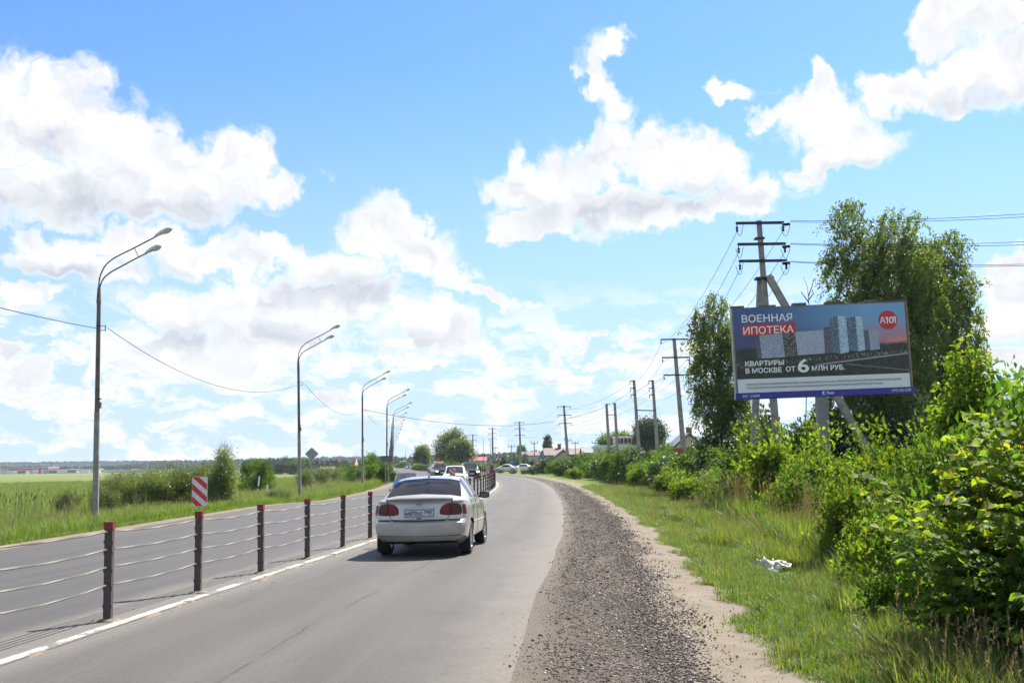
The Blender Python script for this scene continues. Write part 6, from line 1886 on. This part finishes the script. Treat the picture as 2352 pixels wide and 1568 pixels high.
def grass_right():
    X, Y, PK, SC = [], [], [], []
    n = 185000
    y = 5.2 * (75 / 5.2) ** (rng.random(n) ** 0.85)
    lat = rng.random(n) ** 0.8 * 13 + 2.05
    x = RE(y) + lat
    ok = x < 0.50 * y + 1.2
    x, y, lat = x[ok], y[ok], lat[ok]
    nz = sinnoise(x, y, 1.1); nz2 = sinnoise(x + 7, y - 3, 0.45)
    # bare ragged edge beside the sand
    edge = lat + 0.35 * nz + 0.25 * sinnoise(x, y, 3.2)
    bag = np.hypot((x - 4.1) / 1.0, (y - 16.8) / 1.6) > 0.42
    x, y, lat, nz, nz2, edge = x[bag], y[bag], lat[bag], nz[bag], nz2[bag], edge[bag]
    keep = rng.random(len(x)) < np.clip((edge - 2.12) / 0.5, 0.012, 1)
    x, y, lat, nz, nz2 = x[keep], y[keep], lat[keep], nz[keep], nz2[keep]
    tallness = lat - 3.35 + 0.9 * nz2 + 0.3 * nz - 4.0 * sstep(y, 28, 55)
    r0 = rng.random(len(x))
    kind = np.where(tallness < 0, 0, np.where(tallness < 1.1, 1, 2))
    kind = np.where((np.abs(x - 3.95) < 0.75) & (y > 12.5) & (y < 17.6), 0, kind)
    # keep the clump count reasonable: taller grass is thinner
    keep = rng.random(len(x)) < np.where(kind == 0, 1.0, np.where(kind == 1, 0.55, 0.36))
    x, y, kind, nz2, r0 = x[keep], y[keep], kind[keep], nz2[keep], r0[keep]
    pk = np.zeros(len(x), int)
    for k, keys in ((0, ['short']), (1, ['mid']), (2, ['tall'])):
        m_ = kind == k; pk[m_] = pick_from(keys, m_.sum())
    m_ = (kind > 0) & (r0 < 0.07 + 0.20 * (nz2 > 0.2)); pk[m_] = pick_from(['dry'], m_.sum())
    m_ = (kind == 0) & (r0 > 0.94); pk[m_] = pick_from(['mid', 'dry'], m_.sum())
    m_ = (kind == 2) & (r0 > 0.97); pk[m_] = pick_from(['seed'], m_.sum())
    sc = rng.uniform(0.6, 1.4, len(x)) * np.clip(0.9 + (y - 10) * 0.012, 0.85, 1.7) * np.where((kind == 0) & (r0 > 0.94), 0.6, 1.0)
    z = TERR(x, y) - 0.015
    rot = np.stack([rng.normal(size=len(x)) * 0.08 - 0.0, rng.normal(size=len(x)) * 0.08 - 0.08, rng.uniform(0, 6.28, len(x))], 1)
    scatter('roadside_grass', np.stack([x, y, z], 1), rot, sc, pk, CL, 'grass of the right-hand verge, short by the sand and tall under the bushes')
grass_right()

def grass_left():
    n = 130000
    y = 17 * (240 / 17) ** (rng.random(n) ** 0.9)
    lat = 0.9 + rng.random(n) ** 1.4 * 75
    x = LE(y) - lat
    ok = x > -0.52 * y - 2
    x, y, lat = x[ok], y[ok], lat[ok]
    nz = sinnoise(x, y, 0.5); nz2 = sinnoise(x * 0.5 + 9, y, 0.16)
    keep = rng.random(len(x)) < np.clip((lat + 0.3 * sinnoise(x, y, 1.9) - 0.95) / 0.8, 0.0, 1)
    x, y, lat, nz, nz2 = x[keep], y[keep], lat[keep], nz[keep], nz2[keep]
    r0 = rng.random(len(x)); pk = np.zeros(len(x), int)
    kind = np.where(lat + nz < 1.9, 0, np.where(lat + nz < 3.6, 1, 2))
    for k, keys in ((0, ['mid']), (1, ['mid', 'tall']), (2, ['mid', 'tall', 'tall', 'dry'])):
        m_ = kind == k; pk[m_] = pick_from(keys, m_.sum())
    m_ = (kind == 2) & (r0 < 0.28 * (nz2 > 0.05) + 0.05); pk[m_] = pick_from(['dry'], m_.sum())
    m_ = (kind == 2) & (r0 > 0.99); pk[m_] = pick_from(['seed'], m_.sum())
    sc = rng.uniform(0.65, 1.25, len(x)) * np.clip(0.85 + (y - 30) * 0.006, 0.8, 1.8) * np.where(kind == 0, 0.5, 0.8)
    sc = np.where(lat > 6, sc * 0.5, sc)
    z = TERR(x, y) - 0.02
    rot = np.stack([rng.normal(size=len(x)) * 0.08, rng.normal(size=len(x)) * 0.08 - 0.08, rng.uniform(0, 6.28, len(x))], 1)
    scatter('meadow_grass', np.stack([x, y, z], 1), rot, sc, pk, CL, 'tall meadow grass of the left verge and field')
grass_left()

# reed mace by the first lamp
def reeds():
    V, F = MB(), MB()
    st, hd = MB(), MB()
    for k in range(80):
        px_ = random.choice([random.uniform(-10, 130), random.uniform(-10, 130), random.uniform(130, 250), random.uniform(250, 430)])
        Y = random.uniform(36, 46)
        p = at(px_, 1072, Y)
        if p.x > LE(Y) - 3.5: continue
        z = tz(p.x, Y); h = random.uniform(0.7, 1.2); lx, ly = random.gauss(0, 0.06), random.gauss(0, 0.06)
        st.tube([(p.x, Y, z), (p.x + lx * 0.5, Y + ly * 0.5, z + h * 0.6), (p.x + lx, Y + ly, z + h)], [0.009, 0.007, 0.005], 4)
        hd.tube([(p.x + lx * 0.86, Y + ly * 0.86, z + h * 0.86), (p.x + lx * 0.88, Y + ly * 0.88, z + h * 0.875), (p.x + lx, Y + ly, z + h * 0.985), (p.x + lx, Y + ly, z + h)], [0.005, 0.014, 0.014, 0.004], 6)
    a = st.build('reed_stems', M_grass_dry); tag(a, 'upright reed stems at the left edge of the field', 'reeds', kind='stuff')
    b = hd.build('reed_heads', mat('reed_brown', (0.10, 0.055, 0.035), 0.9, var=0.3)); tag(b, 'brown reed-mace heads at the left edge of the field', 'reeds', kind='stuff')
reeds()

# ---- loose stones on the shoulder
def stones():
    SC_ = bpy.data.collections.new('stone_sources')
    g = np.random.default_rng(8)
    mats_ = [mat('stone_dark', (0.085, 0.068, 0.058), 0.9, var=0.4, vscale=60), mat('stone_brown', (0.21, 0.175, 0.145), 0.9, var=0.3, vscale=60), mat('stone_pale', (0.42, 0.38, 0.33), 0.9, var=0.2, vscale=60)]
    for k in range(6):
        bm = bmesh.new(); bmesh.ops.create_icosphere(bm, subdivisions=1, radius=1.0)
        for v in bm.verts: v.co = Vector((v.co.x * g.uniform(0.7, 1.2), v.co.y * g.uniform(0.7, 1.2), v.co.z * g.uniform(0.45, 0.85)))
        me = bpy.data.meshes.new('stone_%d' % k); bm.to_mesh(me); bm.free()
        me.materials.append(mats_[0 if k < 3 else 1 if k < 5 else 2])
        SC_.objects.link(bpy.data.objects.new('stone_%d' % k, me))
    n = 150000
    y = 5.2 * (90 / 5.2) ** (rng.random(n) ** 1.1)
    lat = rng.random(n) * 2.2 - 0.25
    nz = sinnoise(RE(y) + lat, y, 1.6); nz2 = sinnoise(lat * 3, y * 0.4, 1.0)
    band = np.exp(-((lat - 1.15) / 0.40) ** 2) * 0.95 + np.exp(-((lat - 0.45) / 0.28) ** 2) * 0.45 + 0.10
    pr_ = np.clip(band * (0.75 + 0.6 * nz2) + 0.25 * nz, 0.02, 1) * np.clip((lat + 0.12) / 0.4, 0, 1) * np.clip((2.0 - lat) / 0.4, 0, 1) * np.clip((95 - y) / 60, 0, 1)
    keep = rng.random(n) < pr_
    y, lat = y[keep], lat[keep]; x = RE(y) + lat
    s = rng.lognormal(math.log(0.0062), 0.45, len(x)) * np.clip(0.8 + y * 0.03, 1, 1.7)
    zs = np.interp(np.clip(lat, 0, 1.62), [0, 0.5, 1.0, 1.62], [0.006, 0.03, 0.03, 0.0])
    z = TERR(x, y) + zs + s * 0.2
    pk = rng.choice(6, len(x), p=[0.24, 0.24, 0.2, 0.15, 0.13, 0.04])
    rot = rng.uniform(0, 6.28, (len(x), 3)) * np.array([0.1, 0.1, 1])
    scatter('loose_gravel', np.stack([x, y, z], 1), rot, s, pk, SC_, 'dark loose gravel strewn over the right-hand shoulder', cat='gravel')
    # strays on sand and asphalt
    n = 2200
    y = 5.5 * (40 / 5.5) ** rng.random(n); lat = rng.normal(1.5, 0.7, n); x = RE(y) + lat
    s = rng.lognormal(math.log(0.005), 0.4, n); z = TERR(x, y) + 0.006
    scatter('stray_stones', np.stack([x, y, z], 1), rng.uniform(0, 6.28, (n, 3)), s, rng.choice(6, n, p=[0.24, 0.24, 0.2, 0.15, 0.13, 0.04]), SC_, 'stray stones on the sand and the asphalt edge', cat='gravel')
stones()

# ---- litter
def crumpled(name, loc, size, label, seed, flat=0.35):
    """a thin crumpled sheet lying in folds"""
    g = np.random.default_rng(seed); n = 44
    u, v = np.meshgrid(np.linspace(-1, 1, n), np.linspace(-1, 1, n), indexing='ij')
    W = g.normal(size=(16, 2)) * np.linspace(1.5, 8, 16)[:, None]; ph = g.uniform(0, 6.28, 16); am = 0.36 / np.linspace(1.2, 4.5, 16)
    h = sum(am[i] * (1 - 2 * np.abs(np.sin(W[i, 0] * u + W[i, 1] * v + ph[i]))) for i in range(16))
    rad = np.hypot(u, v); env = np.clip(1.15 - rad ** 2, 0, 1)
    ang = np.arctan2(v, u); rim = 1 + 0.22 * np.sin(3 * ang + 1) + 0.12 * np.sin(7 * ang)
    x = u * rim * size + 0.10 * size * np.sin(9 * v + h * 2); y = v * rim * size * 0.75 + 0.10 * size * np.cos(8 * u + h * 3)
    z = size * flat * (env * 0.9 + h * 0.62 * (0.35 + env))
    V = np.stack([x, y, z - z.min() * 0.6], -1).reshape(-1, 3)
    i, j = np.meshgrid(np.arange(n - 1), np.arange(n - 1), indexing='ij'); q = (i * n + j).ravel()
    F = np.stack([q, q + 1, q + 1 + n, q + n], 1)[(rad[:-1, :-1] < 1.08).ravel()]
    me = np_mesh(name, V, F)
    o = link_mesh(name, me, MATS.get('plastic_white') or leaf_mat('plastic_white', [(0.52, 0.53, 0.54), (0.60, 0.60, 0.60)], trans=0.25, rough=0.35, tint=1.0))
    o.location = loc; o.rotation_euler = (R(6), R(-5), g.uniform(0, 6)); tag(o, label, 'litter')
p = at(1768, 1290, 17.2); crumpled('plastic_bag', (p.x, 17.2, tz(p.x, 17.2) + 0.03), 0.27, 'crumpled white plastic bag lying on the grass verge', 5, 0.5)
p = at(2196, 1292, 10.5); crumpled('plastic_scrap', (p.x, 10.5, p.z), 0.10, 'small white plastic scrap caught below the big-leaved shrub', 6, 0.35)
# ------------------------------------------------------------------ buildings beyond the hedge
M_roof_brown = mat('roof_brown', (0.13, 0.075, 0.068), 0.7, var=0.2, vscale=2)
M_roof_grey = mat('roof_grey', (0.15, 0.155, 0.16), 0.7, var=0.15, vscale=2)
M_roof_red = mat('roof_red', (0.27, 0.03, 0.04), 0.6, var=0.12, vscale=1)
M_wall_red = mat('wall_redbrown', (0.26, 0.085, 0.06), 0.85, var=0.15)
M_wall_pale = mat('wall_pale', (0.52, 0.48, 0.42), 0.85, var=0.1)
M_wall_white = mat('wall_white', (0.72, 0.72, 0.71), 0.7, var=0.06)
M_pane = mat('window_pane', (0.03, 0.04, 0.05), 0.1)
M_red_wall = mat('red_panel', (0.50, 0.025, 0.02), 0.5, var=0.1)
def gable_house(x0, x1, yeave, yridge, Y, wall, roof, label, name='house', chimney=None, depth=8.0, ridge_along=True, windows=2):
    a, b = at(x0, yeave, Y), at(x1, yeave, Y); top = at((x0 + x1) / 2, yridge, Y)
    zg = tz((a.x + b.x) / 2, Y) - 0.3
    W = b.x - a.x; he = max(0.8, a.z - zg); hr = top.z - zg
    e = empty(name, ((a.x + b.x) / 2, Y, zg))
    if ridge_along:
        pr_ = [(-depth / 2, 0), (depth / 2, 0), (depth / 2, he), (0, hr - 0.15), (-depth / 2, he)]
        wl = MB().add([(-W / 2, y, z) for y, z in pr_] + [(W / 2, y, z) for y, z in pr_], [(0, 1, 2, 3, 4), (9, 8, 7, 6, 5)] + [(i, i + 5, (i + 1) % 5 + 5, (i + 1) % 5) for i in range(5)])
        wl.build('wall', wall, e)
        rf = MB()
        for sg in (-1, 1):
            y0, z0, y1, z1 = sg * (depth / 2 + 0.4), he - 0.12, 0.0, hr
            rf.add([(-W / 2 - 0.4, y0, z0), (W / 2 + 0.4, y0, z0), (W / 2 + 0.4, y1, z1), (-W / 2 - 0.4, y1, z1), (-W / 2 - 0.4, y0, z0 + 0.15), (W / 2 + 0.4, y0, z0 + 0.15), (W / 2 + 0.4, y1, z1 + 0.15), (-W / 2 - 0.4, y1, z1 + 0.15)],
                   [(0, 1, 2, 3), (4, 7, 6, 5), (0, 4, 5, 1), (1, 5, 6, 2), (2, 6, 7, 3), (3, 7, 4, 0)])
        r_ = rf.build('roof', roof, e)
        front = -depth / 2
    else:
        pr_ = [(-W / 2, 0), (W / 2, 0), (W / 2, he), (0, hr - 0.15), (-W / 2, he)]
        MB().prism(pr_, depth, Matrix.Translation((0, -depth / 2, 0))).build('wall', wall, e)
        rf = MB()
        for sg in (-1, 1):
            rf.add([(sg * (W / 2 + 0.4), y, he - 0.15) for y in (-depth / 2 - 0.4, depth / 2 + 0.4)] + [(0, y, hr) for y in (depth / 2 + 0.4, -depth / 2 - 0.4)] + [(sg * (W / 2 + 0.4), y, he) for y in (-depth / 2 - 0.4, depth / 2 + 0.4)] + [(0, y, hr + 0.15) for y in (depth / 2 + 0.4, -depth / 2 - 0.4)],
                   [(0, 1, 2, 3), (4, 7, 6, 5), (0, 4, 5, 1), (1, 5, 6, 2), (2, 6, 7, 3), (3, 7, 4, 0)])
        r_ = rf.build('roof', roof, e); front = -depth / 2
    if chimney is not None:
        MB().box((chimney * W, 0, hr + 0.25), (0.7, 0.7, 1.3)).box((chimney * W, 0, hr + 0.95), (0.85, 0.85, 0.12)).build('chimney', M_wall_red, r_)
    for k in range(windows):
        wx = (k + 0.5) / windows * W - W / 2; zc = min(he * 0.62, he - 0.7)
        if he < 1.7: continue
        f_ = MB().box((wx, front - 0.03, zc), (1.3, 0.08, 1.2)).build('window', M_white, e)
        MB().box((wx, front - 0.075, zc), (1.1, 0.02, 1.0)).build('pane', M_pane, f_)
    tag(e, label, 'house')
    return e
gable_house(1252, 1296, 1046, 1030, 235, M_wall_red, M_roof_brown, 'brown-roofed house with a chimney left of the single power pole', chimney=0.25)
gable_house(1272, 1312, 1052, 1034, 215, M_wall_pale, M_roof_grey, 'grey-roofed house before the single power pole', ridge_along=False)
gable_house(1306, 1342, 1044, 1030, 250, M_wall_red, M_roof_brown, 'low reddish roof right of the single power pole')
gable_house(1338, 1372, 1040, 1027, 240, M_wall_pale, M_roof_grey, 'small blue-grey roof left of the white building')
gable_house(1545, 1600, 1024, 998, 150, M_wall_pale, M_roof_grey, 'dark grey house roof right of the dark tree', chimney=0.2, ridge_along=False)
gable_house(1198, 1236, 1046, 1038, 330, M_wall_pale, M_roof_brown, 'low brown roof behind the small T-topped pole', windows=0)
gable_house(1082, 1116, 1058, 1050, 330, M_wall_pale, M_roof_red, 'house with a bright red roof right of the round willow', windows=0)
gable_house(998, 1020, 1066, 1060, 420, M_wall_red, M_roof_red, 'small red roof left of the tall dark tree', windows=0)
def white_building():
    Y = 205
    a, b = at(1368, 1030, Y), at(1502, 1024, Y); zg = tz(a.x, Y) - 0.3
    e = empty('warehouse', ((a.x + b.x) / 2, Y, zg)); W = b.x - a.x; H = a.z - zg
    MB().box((0, 0, H / 2), (W, 12, H)).build('wall', M_wall_pale, e)
    n = 14
    for k in range(n):
        MB().box((-W / 2 + (k + 0.5) * W / n, -6.05, H - 0.6), (W / n - 0.06, 0.1, 1.9)).build('cladding_panel', M_wall_white, e)
    rf = MB().box((0, 0, H + 0.3), (W + 0.6, 12.6, 0.5)).build('roof', M_wall_white, e)
    up = MB().box((W * 0.16, 0.5, H + 1.3), (W * 0.66, 6, 1.5)).build('upper_storey', mat('corrugated', (0.40, 0.32, 0.27), 0.7, var=0.2, vscale=1.5), e)
    for k in range(10):
        MB().box((W * 0.16 - W * 0.33 + (k + 0.5) * W * 0.066, -2.55, H + 1.35), (W * 0.05, 0.08, 0.9)).build('window', M_pane, up)
    MB().box((W * 0.16, 0.5, H + 2.1), (W * 0.68, 6.4, 0.14)).build('upper_roof', M_wall_white, e)
    tag(e, 'long white flat-roofed building behind the power poles', 'building')
white_building()
def red_panel():
    Y = 108
    a = at(1542, 1028, Y); b = at(1596, 1027, Y); z0 = tz(a.x, Y)
    e = empty('red_awning', ((a.x + b.x) / 2, Y, z0)); W = b.x - a.x; H = a.z - z0
    MB().prism([(-W / 2, H), (W / 2, H), (W / 2, H - 0.9), (W * 0.1, H - 1.25), (-W * 0.28, H - 1.1)], 0.12).build('panel', M_red_wall, e)
    for x in (-W * 0.25, W * 0.4): MB().box((x, 0.18, H / 2 - 0.3), (0.1, 0.1, H - 0.5)).build('post', M_galv, e)
    tag(e, 'bright red panel showing between the hedge and the slanting pole', 'panel')
red_panel()
# depot across the field
def depot():
    Y = 1250
    def blk(x0, x1, yt, yb, matl, label, name, depth=30, bays=0, bay_mat=None):
        a, b = at(x0, yt, Y), at(x1, yt, Y); zg = -0.9
        e = empty(name, ((a.x + b.x) / 2, Y + depth / 2, zg)); W = b.x - a.x; H = a.z - zg
        MB().box((0, 0, H / 2), (W, depth, H)).build('wall', matl, e)
        MB().box((0, 0, H + 0.25), (W + 1, depth + 1, 0.5)).build('roof', M_wall_white if matl is not M_wall_white else M_galv, e)
        for k in range(bays):
            MB().box((-W / 2 + (k + 0.5) * W / bays, -depth / 2 - 0.15, H * 0.36), (W / bays * 0.62, 0.3, H * 0.72)).build('dock_door', bay_mat, e)
        tag(e, label, 'building', 'depot buildings across the field')
    blk(-40, 20, 1077, 1086, M_wall_pale, 'pale low shed at the left edge of the far depot', 'depot_shed', bays=8, bay_mat=M_wall_white)
    blk(18, 78, 1076, 1087, M_red_wall, 'red dock hall with white doors in the far depot', 'depot_hall', bays=9, bay_mat=M_wall_white)
    blk(74, 110, 1074, 1087, M_red_wall, 'taller red block of the far depot', 'depot_hall', bays=2, bay_mat=M_white)
    blk(100, 160, 1078, 1086, M_wall_white, 'white hall right of the red block of the far depot', 'depot_shed', bays=10, bay_mat=M_galv)
    blk(158, 215, 1078, 1085, M_wall_pale, 'pale hall with small doors left of the nearest lamp', 'depot_shed', bays=8, bay_mat=M_wall_white)
    blk(232, 300, 1079, 1083, M_wall_white, 'long low white shed right of the nearest lamp', 'depot_shed')
    blk(298, 380, 1079.5, 1082, M_wall_pale, 'long low pale shed above the willow thicket', 'depot_shed')
    for k, (x, c, lb) in enumerate(((28, P_white, 'white'), (50, P_red, 'maroon'), (122, P_black, 'black'), (142, P_white, 'white'), (165, P_grey, 'grey'), (192, P_white, 'white'))):
        a = at(x, 1084, Y - 30); e = empty('parked_lorry', (a.x, Y - 30, -0.8))
        MB().box((0, 0, 2.1), (9, 2.5, 2.6)).build('trailer', c, e); MB().box((5.8, 0, 1.6), (2.2, 2.4, 2.6)).build('cab', P_white, e)
        tag(e, '%s lorry parked at the far depot, %s in the row from the left' % (lb, ['first', 'second', 'third', 'fourth', 'fifth', 'sixth'][k]), 'truck', 'lorries parked at the far depot')
depot()
a = at(757, 1074, 380); gable_house(738, 776, 1077, 1072, 380, M_wall_white, M_roof_brown, 'small white farm building at the end of the left field', windows=0)

# ------------------------------------------------------------------ woods on the horizon
def woods():
    WC = bpy.data.collections.new('wood_sources')
    g = np.random.default_rng(4)
    m1 = leaf_mat('wood_leaf', [(0.035, 0.06, 0.025), (0.05, 0.08, 0.028), (0.07, 0.10, 0.032)], trans=0.2)
    m2 = leaf_mat('wood_leaf_dark', [(0.02, 0.036, 0.02), (0.03, 0.05, 0.024), (0.042, 0.065, 0.026)], trans=0.15)
    for k in range(6):
        n = 420
        v = unit(g.normal(size=(n, 3)))
        tall = k >= 3
        r_ = (2.0 if tall else 3.6) ; hz = 5.5 if tall else 4.2
        P = v * np.array([r_, r_, hz]) * g.uniform(0.6, 1.05, (n, 1)) + np.array([0, 0, hz * 1.05])
        if tall: P[:, :2] *= np.clip(1.25 - P[:, 2:3] / 13, 0.15, 1.2)
        V, F = leaf_geo(P, v + g.normal(size=(n, 3)) * 0.5, 1.5 * g.uniform(0.6, 1.2, n), wr=0.8, g=g)
        me = np_mesh('wood_%d' % k, V, F); me.materials.append(m1 if k < 2 else m2)
        WC.objects.link(bpy.data.objects.new('wood_%d' % k, me))
    def band(name, xs, tops, Y, n, label, ground=-0.8, rows=6, rowd=16, sc=(0.8, 1.25)):
        """tops: photo y of the wood's upper edge along xs"""
        x = rng.uniform(xs[0], xs[-1], n); row = rng.integers(0, rows, n)
        Yd = Y + row * rowd + rng.uniform(-6, 6, n)
        P, S = [], []
        for i in range(n):
            yt = np.interp(x[i], xs, tops) + rng.normal() * 0.7
            t = at(float(x[i]), float(yt), float(Yd[i]))
            s = rng.uniform(*sc); 
            P.append((t.x, Yd[i], t.z - 9.6 * s - (rows - 1 - row[i]) * 1.2)); S.append(s)
        rot = np.stack([np.zeros(n), np.zeros(n), rng.uniform(0, 6.28, n)], 1)
        scatter(name, np.array(P), rot, np.array(S), rng.choice(6, n), WC, label, cat='woods')
    band('far_woods', [-120, 0, 280, 420], [1066, 1065.5, 1062, 1061], 3000, 2600, 'bluish wooded ridge on the left horizon', rows=4, rowd=40, sc=(1.6, 2.4))
    band('woods', [270, 380, 520, 640, 720, 800, 900], [1070, 1061, 1057, 1054, 1052, 1051, 1052], 1700, 3200, 'wood along the horizon behind the left field', rows=6)
    band('woods', [-60, 0, 60, 130, 230, 300], [1076, 1075, 1074, 1075, 1074, 1073], 1420, 500, 'low tree belt behind the far depot', rows=2)
    band('woods', [850, 940, 1000, 1080, 1150, 1240, 1300, 1400], [1056, 1055, 1050, 1050, 1046, 1042, 1044, 1050], 900, 1900, 'wood beyond the houses at the bend', rows=4)
    band('woods', [1380, 1500, 1700, 1900, 2100, 2400, 2600], [1046, 1040, 1034, 1030, 1026, 1022, 1020], 500, 1500, 'wood behind the right-hand bushes', rows=3, sc=(0.8, 1.2))
    band('field_edge_trees', [560, 640, 720, 800, 880], [1064, 1060, 1061, 1064, 1062], 620, 260, 'line of trees at the end of the left field', rows=2, sc=(0.55, 0.8))
woods()

# ------------------------------------------------------------------ haze
def haze():
    hb = MB().box((0, 3150, 8.0), (9400, 6900, 26.0)).build('haze', None)
    m_ = bpy.data.materials.new('haze_air'); m_.use_nodes = True
    nt = m_.node_tree; nt.nodes.clear()
    out = nt.nodes.new('ShaderNodeOutputMaterial'); pv = nt.nodes.new('ShaderNodeVolumePrincipled')
    pv.inputs['Color'].default_value = (0.72, 0.84, 1.0, 1); pv.inputs['Density'].default_value = HAZE; pv.inputs['Anisotropy'].default_value = 0.2
    nt.links.new(pv.outputs[0], out.inputs['Volume'])
    hb.data.materials.append(m_)
    tag(hb, 'thin blue summer haze over the fields', 'haze', kind='stuff')
HAZE = 0.0001
haze()
